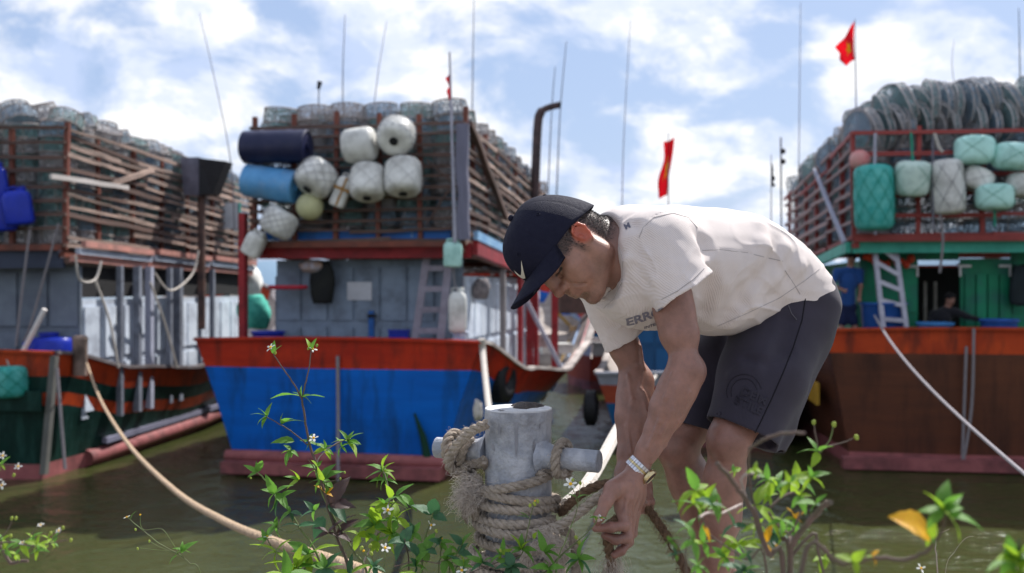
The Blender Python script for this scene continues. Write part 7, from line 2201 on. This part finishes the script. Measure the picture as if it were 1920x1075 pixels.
class Weed:
    def __init__(s, name, label, base, seed, group='weeds along the quay edge'):
        s.root = empty(name, (base.x, base.y, 0)); tag(s.root, label, 'plant', group); s.rg = random.Random(seed); s.o = Vector((base.x, base.y, 0))
    def stem(s, pts, r0, r1, m='b'):
        pts = [Vector(p) for p in pts]
        q = catmull(pts, 5)
        # small kinks at the nodes
        q = [p + Vector((s.rg.uniform(-1, 1), s.rg.uniform(-1, 1), s.rg.uniform(-1, 1))) * r0 * .35 for p in q]
        MB().tube([p - s.o for p in q], lambda t: r0 + (r1 - r0) * t, 7).build('stem', STEM[m], s.root, smooth=True)
        return q
    def leaf(s, p, d, L, kind='g', shape='o', roll=None):
        """blade from p towards d"""
        x = Vector(d).normalized()
        up = Vector((s.rg.uniform(-.5, .5), s.rg.uniform(-.9, .2), 1.0))
        z = (up - x * up.dot(x)).normalized(); y = z.cross(x)
        o = bpy.data.objects.new('leaf', get_leaf(kind, shape, s.rg))
        k = L * s.rg.uniform(.85, 1.15)
        o.matrix_world = Matrix.Translation(Vector(p) - s.o) @ Matrix((x, y, z)).transposed().to_4x4() @ Matrix.Diagonal((k, k * s.rg.uniform(.85, 1.15), k, 1))
        COL.objects.link(o); o.parent = s.root
    def cluster(s, px, py, d, n, lp, kinds='g', shape='n', spread=360, mid=90):
        """n leaves round a node at a photo pixel; lp: length in photo pixels; mid/spread in picture degrees, 0 right, 90 up"""
        p = P(px, py, d)
        a0 = s.rg.uniform(0, 360)
        for i in range(n):
            a = R(mid + spread * ((i + .5) / n - .5) + s.rg.uniform(-14, 14)) if spread < 360 else R(a0 + 360 * i / n + s.rg.uniform(-20, 20))
            L = 1.22 * lp * s.rg.uniform(.6, 1.15) / FPX * d
            dv = Vector((math.cos(a), s.rg.uniform(-.7, .5), math.sin(a)))
            s.leaf(p, dv, L, s.rg.choice(kinds), shape)
    def pair(s, px, py, d, a1, a2, lp, kinds='g', shape='n'):
        p = P(px, py, d)
        for a in (a1, a2):
            L = lp * s.rg.uniform(.85, 1.1) / FPX * d
            s.leaf(p, Vector((math.cos(R(a)), s.rg.uniform(-.5, .3), math.sin(R(a)))), L, s.rg.choice(kinds), shape)
    def flower(s, px, py, d, size, face=(0, -.6, .8), petals=5, open_=1.0):
        p = P(px, py, d); r = size / FPX * d
        z = Vector(face).normalized(); x = Vector((1, .2, .1)); x = (x - z * x.dot(z)).normalized(); y = z.cross(x)
        M = Matrix.Translation(p - s.o) @ Matrix((x, y, z)).transposed().to_4x4()
        fr = bpy.data.objects.new('flower', disc_me); fr.matrix_world = M @ Matrix.Scale(r * .62, 4); COL.objects.link(fr); fr.parent = s.root
        for k in range(petals):
            a = 2 * math.pi * k / petals + s.rg.uniform(-.2, .2)
            o = bpy.data.objects.new('petal', petal_me); COL.objects.link(o); o.parent = fr
            o.matrix_local = Matrix.Rotation(a, 4, 'Z') @ Matrix.Translation((.35, 0, .1)) @ Matrix.Rotation(R(s.rg.uniform(-25, 5)), 4, 'Y') @ Matrix.Scale(1.5 * open_ * s.rg.uniform(.85, 1.1), 4)
    def bud(s, px, py, d, size):
        o = bpy.data.objects.new('bud', bud_me); r = size / FPX * d
        o.matrix_world = Matrix.Translation(P(px, py, d) - s.o) @ Matrix.Rotation(s.rg.uniform(-.5, .5), 4, 'Y') @ Matrix.Scale(r, 4)
        COL.objects.link(o); o.parent = s.root
def pp(d, *pts):
    """stem through photo pixels; d one depth or a (start, end) pair"""
    d0, d1 = d if isinstance(d, tuple) else (d, d)
    n = len(pts) - 1
    return [P(x, y, d0 + (d1 - d0) * i / max(n, 1)) for i, (x, y) in enumerate(pts)]
def ground_at(px, d):
    return Vector(((px - 960) / FPX * d, d, 0.0))

# tall weed, forked at the top, left of the bollard
w = Weed('weed', 'tall weed forking into two flowering tips in front of the blue stern', ground_at(664, 2.2), 1)
D = 2.2
w.stem([ground_at(664, D)] + pp(D, (655, 1080), (632, 1005), (612, 940), (596, 880), (580, 830), (571, 785), (566, 748)), .0042, .0022)
w.stem(pp((D, 2.17), (566, 748), (548, 715), (530, 690), (513, 664)), .0019, .0012)
w.stem(pp((D, 2.23), (566, 748), (574, 715), (580, 685), (584, 656)), .0019, .0012)
w.stem(pp((D, 2.16), (577, 835), (550, 812), (525, 796), (500, 782)), .0016, .0010)
w.stem(pp((D, 2.24), (585, 850), (612, 842), (632, 832), (655, 822)), .0016, .0010)
w.stem(pp((D, 2.2), (592, 876), (600, 856), (620, 838), (640, 826)), .0014, .0008, 'w')
w.stem(pp((D, 2.15), (604, 905), (590, 880), (578, 862)), .0012, .0008)
w.flower(508, 652, 2.17, 9, (-.5, -.6, .6), 5); w.bud(516, 662, 2.17, 6); w.flower(586, 655, 2.23, 8, (.5, -.5, .7), 4); w.bud(594, 648, 2.23, 6); w.bud(578, 654, 2.23, 5)
w.pair(514, 664, 2.17, 60, 100, 22); w.pair(583, 657, 2.23, 110, 70, 22, 'gl')
w.pair(566, 745, D, 172, 4, 50, 'g'); w.pair(566, 744, D, 100, 20, 26, 'g'); w.pair(566, 744, D, 150, -20, 22)
w.cluster(500, 782, 2.16, 5, 24, 'gg', 'n', 200, 150); w.cluster(528, 796, 2.16, 3, 26, 'g', 'n', 120, 60); w.leaf(P(552, 828, 2.17), (-1, -.2, .12), .052, 'g', 'n')
w.cluster(545, 845, 2.17, 5, 22, 'gl', 'n', 220, 240); w.cluster(577, 828, D, 4, 20, 'g', 'n', 360)
w.flower(588, 822, 2.17, 9, (0, -.5, .8), 5)
w.cluster(610, 842, 2.2, 6, 24, 'gl', 'n', 300, 60); w.cluster(652, 828, 2.24, 6, 26, 'lg', 'n', 240, 60); w.cluster(640, 838, 2.24, 4, 20, 'g', 'n', 300, 0)
w.leaf(P(598, 898, 2.16), (.15, -.6, 1), .056, 'l', 'r'); w.cluster(604, 900, D, 6, 30, 'gl', 'o', 300, 100); w.cluster(594, 880, D, 4, 28, 'g', 'n', 300, 180)
w.cluster(560, 900, 2.18, 3, 34, 'gl', 'n', 120, 160); w.cluster(612, 925, 2.2, 4, 18, 'ylg', 'o', 200, 60); w.bud(646, 886, 2.22, 5); w.bud(638, 898, 2.22, 5)
w.stem(pp(2.2, (604, 905), (630, 900), (645, 886)), .0010, .0007)
w.cluster(618, 945, 2.2, 3, 50, 'dp', 'o', 160, 10); w.leaf(P(606, 968, 2.2), (-.2, -.3, -.6), .06, 'd', 'o'); w.cluster(590, 958, 2.2, 4, 30, 'gd', 'n', 240, 170)
w.cluster(616, 1000, 2.18, 4, 42, 'pp', 'n', 300, 90); w.cluster(632, 1000, 2.2, 2, 40, 'p', 'n', 120, 0)
# side stems of the same patch
w2 = Weed('weed', 'slanting weed with paired narrow leaves rising to the left over the tan rope', ground_at(640, 2.12), 2)
w2.stem([ground_at(640, 2.12)] + pp((2.12, 2.10), (602, 1062), (562, 990), (525, 935), (500, 903), (480, 884)), .0030, .0013, 'g')
w2.cluster(482, 886, 2.10, 4, 30, 'g', 'n', 200, 120); w2.bud(470, 896, 2.10, 5); w2.cluster(516, 925, 2.10, 6, 36, 'g', 'n', 360); w2.pair(524, 934, 2.10, -110, 30, 45, 'gd')
w2.cluster(545, 960, 2.1, 4, 26, 'gd', 'n', 300, 240); w2.pair(560, 986, 2.1, 165, 10, 40, 'gd'); w2.cluster(520, 988, 2.1, 4, 26, 'g', 'n', 200, 180)
w2.stem(pp(2.1, (562, 990), (540, 998), (520, 990)), .0010, .0007, 'g')
w3 = Weed('weed', 'low weed with drooping bright leaves under the tall forked one', ground_at(560, 2.05), 3)
w3.stem([ground_at(570, 2.05)] + pp(2.05, (560, 1085), (540, 1055), (512, 1030), (500, 1010)), .0020, .001, 'g')
w3.stem(pp(2.05, (560, 1085), (575, 1060), (582, 1030)), .0016, .001, 'g')
w3.cluster(500, 1012, 2.05, 5, 24, 'g', 'n', 260, 120); w3.cluster(518, 1036, 2.05, 5, 38, 'gl', 'n', 360); w3.cluster(580, 1040, 2.05, 9, 46, 'gl', 'n', 360); w3.cluster(556, 1064, 2.04, 8, 44, 'gl', 'n', 360); w3.cluster(610, 1066, 2.04, 7, 36, 'gd', 'n', 360)
w3.flower(502, 1006, 2.05, 7, (-.3, -.5, .8), 4)
w4 = Weed('weed', 'weed on two crossing stems with an orange flower and broad lime leaves', ground_at(716, 2.2), 4)
w4.stem([ground_at(700, 2.2)] + pp(2.2, (690, 1085), (660, 1030), (632, 980), (606, 930), (600, 910)), .0030, .0016, 'g')
w4.stem([ground_at(690, 2.25)] + pp(2.25, (680, 1075), (700, 1020), (716, 980), (730, 940), (726, 905), (718, 882)), .0026, .0012, 'w')
w4.stem(pp(2.25, (722, 965), (745, 940), (765, 960), (775, 1000)), .0014, .0010, 'g')
w4.stem(pp(2.25, (706, 1005), (740, 975), (752, 955)), .0012, .0008, 'g')
w4.cluster(718, 884, 2.25, 8, 30, 'gl', 'n', 300, 100); w4.cluster(722, 900, 2.25, 5, 26, 'g', 'n', 360); w4.leaf(P(729, 934, 2.23), (.1, -.5, 1), .050, 'l', 'o'); w4.pair(742, 930, 2.25, -40, 40, 40, 'g')
w4.leaf(P(750, 928, 2.25), (.8, -.2, -.5), .055, 'g', 'n'); w4.cluster(720, 945, 2.25, 6, 30, 'gl', 'o', 360); w4.flower(727, 957, 2.22, 10, (.1, -.8, .4), 5); w4.cluster(744, 972, 2.25, 5, 34, 'gl', 'n', 360)
w4.cluster(702, 984, 2.22, 7, 34, 'gl', 'o', 300, 120); w4.cluster(735, 1000, 2.22, 8, 28, 'lg', 'o', 360); w4.cluster(708, 1015, 2.2, 5, 24, 'lg', 'o', 300, 160); w4.cluster(672, 1003, 2.22, 4, 24, 'gl', 'o', 360); w4.cluster(775, 1000, 2.22, 5, 22, 'gd', 'o', 360)
w5 = Weed('weed', 'weed of thin stalks with green yellow seed heads and one white flower', ground_at(708, 2.0), 5)
for (x0, y0, x1, y1, k) in ((705, 1090, 682, 1034, 'f'), (704, 1090, 696, 1038, 'b'), (700, 1090, 694, 1024, 'b'), (712, 1090, 722, 1030, 'w'), (716, 1090, 678, 1028, 'b')):
    w5.stem(pp(2.05, (x0, y0), ((x0 + x1) / 2 + 3, (y0 + y1) / 2), (x1, y1)), .0010, .0008, 'g')
    if k == 'f': w5.flower(x1, y1, 2.05, 8, (-.1, -.5, .8), 0)
    elif k == 'w': w5.flower(x1, y1 - 2, 2.05, 9, (.2, -.6, .6), 5)
    else: w5.bud(x1, y1, 2.05, 8)
w5.cluster(700, 1062, 2.04, 6, 26, 'gd', 'n', 360)
w6 = Weed('weed', 'dark round leaved weed just left of the bollard rope', ground_at(800, 2.12), 6)
w6.stem([ground_at(792, 2.12)] + pp(2.12, (790, 1085), (795, 1020), (806, 980), (812, 962)), .0028, .0016, 'g')
w6.stem([ground_at(770, 2.1)] + pp(2.1, (766, 1085), (765, 1040), (758, 1010)), .0022, .0012, 'b')
w6.stem([ground_at(830, 2.1)] + pp(2.1, (822, 1085), (826, 1045), (826, 1015)), .0020, .0012, 'g')
w6.pair(808, 966, 2.12, 75, 145, 44, 'd', 'r'); w6.leaf(P(812, 966, 2.12), (.6, -.3, -.1), .030, 'd', 'r'); w6.cluster(758, 1016, 2.1, 4, 34, 'd', 'r', 360); w6.cluster(800, 1030, 2.1, 4, 30, 'dg', 'r', 360); w6.cluster(826, 1018, 2.1, 6, 24, 'dg', 'o', 360); w6.cluster(780, 1062, 2.08, 5, 28, 'dg', 'o', 360); w6.cluster(836, 1050, 2.08, 4, 24, 'g', 'o', 360)
w6.flower(828, 1010, 2.1, 8, (.0, -.4, .9), 0); w6.bud(818, 996, 2.1, 7); w6.flower(808, 985, 2.12, 8, (.6, -.6, .3), 3)
w6.stem(pp(2.08, (740, 1062), (790, 1052), (850, 1062), (900, 1058)), .0012, .0009, 'b'); w6.stem(pp(2.08, (820, 1055), (845, 1048), (870, 1040)), .0009, .0006, 'b')
w7 = Weed('weed', 'young weed with oval leaves leaning on the lower rope coils', ground_at(860, 2.08), 7)
w7.stem([ground_at(845, 2.08)] + pp(2.08, (842, 1085), (852, 1050), (866, 1020)), .0018, .001, 'g')
w7.pair(866, 1022, 2.08, 60, 130, 36, 'gd', 'o'); w7.cluster(858, 1036, 2.08, 4, 30, 'dg', 'o', 300, 90); w7.cluster(862, 1058, 2.05, 4, 26, 'dg', 'o', 360); w7.flower(866, 1070, 2.02, 10, (0, -.7, .6), 4); w7.cluster(870, 1062, 2.02, 4, 24, 'lg', 'n', 200, 80)
w8 = Weed('weed', 'weed in front of the bollard with yellow buds on a straight stalk', ground_at(960, 2.02), 8)
w8.stem([ground_at(940, 2.02)] + pp(2.02, (948, 1085), (978, 1040), (988, 1000), (997, 960), (1002, 946)), .0016, .0009, 'g')
w8.stem(pp(2.02, (1010, 1085), (1060, 1035), (1100, 1000), (1120, 975)), .0016, .0009, 'g')
w8.stem(pp(2.02, (978, 1040), (930, 1056), (880, 1075)), .0012, .0008, 'b'); w8.stem(pp(2.02, (1040, 1052), (1070, 1025), (1090, 1018)), .0010, .0007, 'g')
w8.bud(1002, 945, 2.02, 8); w8.bud(994, 948, 2.02, 7); w8.bud(1008, 940, 2.02, 8); w8.bud(1086, 1018, 2.02, 9); w8.bud(1080, 1008, 2.02, 8); w8.flower(1003, 940, 2.01, 6, (0, -.5, .9), 0)
w8.pair(992, 972, 2.02, 160, 140, 24, 'g', 'n'); w8.leaf(P(1000, 1010, 2.02), (.3, -.3, .8), .016, 'l', 'o')
w8.cluster(940, 1040, 2.02, 6, 23, 'gl', 'n', 300, 120); w8.cluster(978, 1030, 2.02, 7, 28, 'gl', 'n', 260, 90); w8.cluster(1020, 1035, 2.02, 5, 31, 'g', 'n', 180, 20); w8.cluster(960, 1062, 2.0, 8, 28, 'dg', 'o', 360); w8.cluster(1085, 1048, 2.0, 8, 32, 'gd', 'n', 360); w8.cluster(1030, 1066, 2.0, 7, 26, 'dg', 'n', 360); w8.cluster(904, 1056, 2.0, 6, 28, 'gd', 'n', 240, 100); w8.bud(938, 1032, 2.01, 7)
w8.pair(1122, 972, 2.02, 20, 160, 20, 'g', 'n'); w8.flower(1128, 972, 2.02, 7, (.3, -.5, .7), 3); w8.bud(1118, 972, 2.02, 7)
w9 = Weed('daisy_weed', 'white daisy weed with orange centre on a thin stalk before the right rope', ground_at(1046, 2.0), 9)
w9.stem([ground_at(1035, 2.0)] + pp(2.0, (1040, 1085), (1062, 1010), (1082, 955), (1080, 935), (1072, 912)), .0014, .0008, 'g')
w9.stem(pp(2.0, (1082, 950), (1086, 930), (1088, 908)), .0008, .0006, 'g')
w9.flower(1070, 908, 2.0, 11, (-.15, -.75, .55), 6); w9.bud(1074, 900, 2.0, 6); w9.bud(1088, 906, 2.0, 7); w9.pair(1082, 934, 2.0, 155, 25, 26, 'g', 'n')
# thin stalk at the lower left
w10 = Weed('weed', 'single thin stalk with small orange flower heads at the lower left over the water', ground_at(400, 2.2), 10)
w10.stem([ground_at(420, 2.2)] + pp(2.2, (378, 1080), (355, 1056), (336, 1040), (300, 1020), (270, 996), (250, 980), (240, 970)), .0014, .0008, 'g')
w10.stem(pp(2.2, (336, 1040), (318, 1010), (302, 992), (272, 994), (264, 985), (263, 968)), .0008, .0006, 'g'); w10.stem(pp(2.2, (320, 1034), (290, 1031), (262, 1028)), .0007, .0005, 'g'); w10.stem(pp(2.2, (330, 1038), (300, 1026), (282, 1016)), .0007, .0005, 'g')
w10.flower(238, 970, 2.2, 6, (-.4, -.5, .7), 2); w10.flower(263, 966, 2.2, 6, (0, -.4, .9), 0); w10.bud(258, 1029, 2.2, 5); w10.bud(280, 1015, 2.2, 5); w10.bud(254, 993, 2.2, 5)
w10.leaf(P(338, 1036, 2.2), (.8, -.2, .7), .048, 'g', 'n'); w10.cluster(340, 1032, 2.2, 5, 18, 'g', 'n', 300, 90); w10.leaf(P(332, 1042, 2.2), (-.7, -.2, -.4), .024, 'g', 'n'); w10.leaf(P(245, 974, 2.2), (.3, 0, 1), .020, 'g', 'n')
# left edge sprays, nearer
w11 = Weed('weed', 'blurred leafy spray with small white flowers entering at the left edge', ground_at(-80, 1.45), 11)
w11.stem([ground_at(-120, 1.45)] + pp(1.45, (-60, 1060), (0, 1018), (60, 1024), (100, 1018), (126, 1012)), .0016, .0007)
w11.stem(pp(1.45, (-40, 1050), (10, 1000), (22, 975)), .0012, .0006); w11.stem(pp(1.45, (40, 1022), (70, 990), (80, 985)), .0008, .0005); w11.stem(pp(1.45, (90, 1020), (112, 1000), (116, 990)), .0008, .0005)
for (x, y) in ((10, 1030), (40, 1020), (30, 1040), (70, 1020), (60, 1008), (100, 1018), (90, 1010), (5, 1012), (72, 1032)):
    w11.cluster(x, y, 1.45 + random.uniform(-.06, .06), 4, 20, 'lg', 'n', 360)
for (x, y) in ((22, 972), (95, 1000), (30, 972), (133, 1013), (118, 990), (20, 1005)): w11.bud(x, y, 1.45, 7)
w11.flower(76, 985, 1.45, 6); w11.flower(110, 996, 1.45, 6); w11.flower(42, 1018, 1.45, 5)
w12 = Weed('weed', 'small white flower sprig higher on the left edge', ground_at(-90, 1.45), 12)
w12.stem([ground_at(-160, 1.45)] + pp(1.45, (-90, 960), (-30, 880), (30, 872)), .0012, .0005); w12.stem(pp(1.45, (-60, 940), (-5, 905)), .0008, .0005)
for (x, y) in ((5, 855), (34, 875), (3, 910), (-4, 900)): w12.flower(x, y, 1.45, 7, (.2, -.8, .4)); w12.bud(x - 8, y + 16, 1.45, 7)
w12.cluster(2, 872, 1.45, 4, 16, 'lg', 'n', 360)
tw = Weed('dry_twig', 'dry grey twig lying at the lower left edge', ground_at(-60, 1.5), 13); tw.stem([ground_at(-200, 1.5)] + pp(1.5, (-30, 1068), (20, 1056), (54, 1052)), .003, .0024)
# right hand shrub, nearer than the man and out of focus
d = 1.30
w13 = Weed('shrub', 'blurred leafy shrub of bare crossing twigs in front of the shins', ground_at(1490, d), 14, 'weeds along the quay edge')
base = ground_at(1480, d)
w13.stem([base] + pp((d, 1.22), (1470, 1090), (1440, 1040), (1415, 965), (1390, 925), (1368, 895), (1345, 868)), .0040, .0028)
w13.stem([base] + pp((d, 1.2), (1480, 1080), (1488, 1020), (1520, 975), (1540, 955), (1556, 940)), .0042, .0036)
w13.stem([base] + pp((d, 1.38), (1480, 1085), (1465, 1010), (1440, 960), (1470, 930), (1505, 918), (1518, 885), (1536, 850)), .0026, .0012)
w13.stem(pp((1.3, 1.25), (1415, 965), (1392, 915), (1392, 896), (1408, 888), (1424, 894)), .0022, .0018, 'w'); w13.stem(pp((1.3, 1.22), (1390, 946), (1355, 962), (1330, 962), (1312, 970)), .0018, .0016, 'w')
w13.stem(pp((1.2, 1.1), (1405, 842), (1428, 826), (1455, 816), (1482, 812), (1508, 812)), .0020, .0020); w13.stem(pp((1.3, 1.2), (1440, 1030), (1410, 930), (1404, 870), (1405, 842)), .0010, .0016)
w13.stem(pp(1.38, (1536, 850), (1530, 820), (1526, 796)), .0011, .0008); w13.stem(pp(1.38, (1536, 850), (1556, 825), (1562, 800)), .0011, .0008, 'g'); w13.stem(pp(1.38, (1546, 838), (1575, 832), (1600, 822)), .0010, .0008)
w13.bud(1526, 792, 1.38, 9); w13.bud(1564, 796, 1.38, 10); w13.bud(1606, 820, 1.38, 10)
w13.cluster(1534, 848, 1.38, 4, 34, 'lg', 'n', 220, 140)
w13.stem(pp(1.3, (1480, 1050), (1525, 1000), (1535, 1040), (1545, 1080)), .0022, .0020); w13.stem(pp(1.3, (1440, 960), (1480, 1000), (1510, 940)), .0018, .0014)
for (x, y, n, l, k, sh) in ((1305, 920, 4, 40, 'lg', 'o'), (1320, 935, 6, 30, 'lg', 'n'), (1335, 945, 5, 28, 'lgd', 'n'), (1300, 945, 5, 26, 'lg', 'n'), (1350, 950, 4, 24, 'g', 'n'), (1376, 885, 4, 18, 'lg', 'o'), (1416, 882, 4, 22, 'l', 'o'), (1440, 900, 6, 26, 'lg', 'n'), (1455, 912, 6, 28, 'lg', 'n'), (1480, 905, 5, 26, 'lg', 'n'), (1496, 900, 5, 30, 'lg', 'o'), (1520, 895, 5, 34, 'lg', 'n'), (1440, 930, 5, 24, 'l', 'n'), (1500, 930, 5, 24, 'lg', 'n'),
                        (1416, 948, 3, 54, 'l', 'n'), (1420, 985, 5, 28, 'l', 'n'), (1375, 985, 3, 42, 'gd', 'n'), (1450, 1000, 6, 28, 'gd', 'n'), (1465, 975, 5, 24, 'lg', 'n'), (1490, 972, 5, 26, 'lyg', 'o'), (1480, 995, 5, 28, 'lg', 'n'), (1530, 945, 4, 30, 'dg', 'n'), (1300, 1015, 4, 30, 'lg', 'n'), (1320, 1018, 4, 28, 'lg', 'n'), (1290, 990, 4, 26, 'dg', 'n'), (1256, 1015, 4, 20, 'g', 'n'), (1268, 1040, 4, 22, 'dg', 'n'), (1384, 1020, 5, 30, 'lg', 'n'), (1360, 1045, 6, 30, 'lg', 'n'), (1400, 1040, 4, 24, 'dg', 'n'), (1430, 1018, 3, 30, 'ly', 'n'), (1545, 1046, 4, 24, 'l', 'o'), (1310, 1060, 5, 30, 'dg', 'n'), (1395, 1070, 6, 34, 'dg', 'n')):
    w13.cluster(x, y, d + random.uniform(-.10, .12), n, l, k, sh, 360)
w13.stem([base] + pp((d, 1.3), (1440, 1088), (1400, 1050), (1330, 1000), (1312, 945)), .0018, .0009); w13.stem(pp(1.3, (1290, 1090), (1285, 1040), (1296, 1000)), .0014, .0008)
w13.leaf(P(1318, 985, 1.3), (.4, -.4, -.8), .022, 'y', 'n'); w13.flower(1455, 1024, 1.3, 9, (.2, -.7, .4), 3)
w14 = Weed('weed', 'orange yellow leaf and pale shoot on an arching twig at the lower right', ground_at(1560, 1.05), 15)
w14.stem([ground_at(1500, 1.08)] + pp((1.08, 1.02), (1500, 1092), (1580, 1060), (1650, 1046), (1700, 1050), (1740, 1030), (1766, 995), (1770, 965)), .0030, .0016)
w14.leaf(P(1742, 1004, 1.03), (-.9, -.3, .55), .050, 'y', 'r'); w14.cluster(1768, 958, 1.02, 7, 50, 'lgg', 'o', 300, 90); w14.leaf(P(1772, 960, 1.02), (.3, -.3, 1), .028, 'g', 'o'); w14.leaf(P(1778, 968, 1.02), (1, -.2, -.1), .032, 'g', 'o'); w14.cluster(1745, 1010, 1.03, 4, 24, 'lg', 'o', 300, 200); w14.cluster(1600, 1052, 1.06, 3, 26, 'l', 'o', 360); w14.cluster(1636, 1044, 1.06, 3, 20, 'ly', 'o', 360)
w15 = Weed('weed', 'broad bright leaves blurred in the lower right corner', ground_at(1910, .98), 16)
w15.stem([ground_at(1925, .98)] + pp(.98, (1915, 1100), (1905, 1060), (1895, 1030)), .0022, .0012, 'g'); w15.cluster(1900, 1050, .98, 8, 62, 'lg', 'o', 300, 110); w15.cluster(1912, 1075, .97, 6, 40, 'l', 'o', 360)
w16 = Weed('weed', 'thin bleached twig with a curled tip and a tiny white flower at the lower right', ground_at(1756, 2.1), 17)
w16.stem([ground_at(1758, 2.1)] + pp(2.1, (1758, 1080), (1754, 1030), (1756, 1000), (1750, 992)), .0016, .0007, 'w'); w16.stem(pp(2.1, (1760, 1000), (1772, 996), (1780, 992)), .0006, .0004, 'w'); w16.stem([ground_at(1768, 2.1)] + pp(2.1, (1772, 1080), (1790, 1035), (1810, 1010), (1826, 1006)), .0006, .0004, 'w'); w16.flower(1727, 1066, 1.7, 8, (.1, -.7, .6), 4)
w16.stem(pp(1.7, (1735, 1090), (1727, 1066)), .0008, .0006, 'g')
# low mass of weeds out of sight along the kerb keeps the patch rooted
for k in range(6):
    px_ = random.uniform(430, 1120); dd = random.uniform(1.95, 2.25)
    if 880 < px_ < 1060 and dd > 2.1: dd = 2.0
    w8.cluster(px_, random.uniform(1072, 1110), dd, 5, 40, 'gd', 'o', 360) if px_ > 800 else w3.cluster(px_, random.uniform(1070, 1110), dd, 5, 40, 'gdl', 'n', 360)
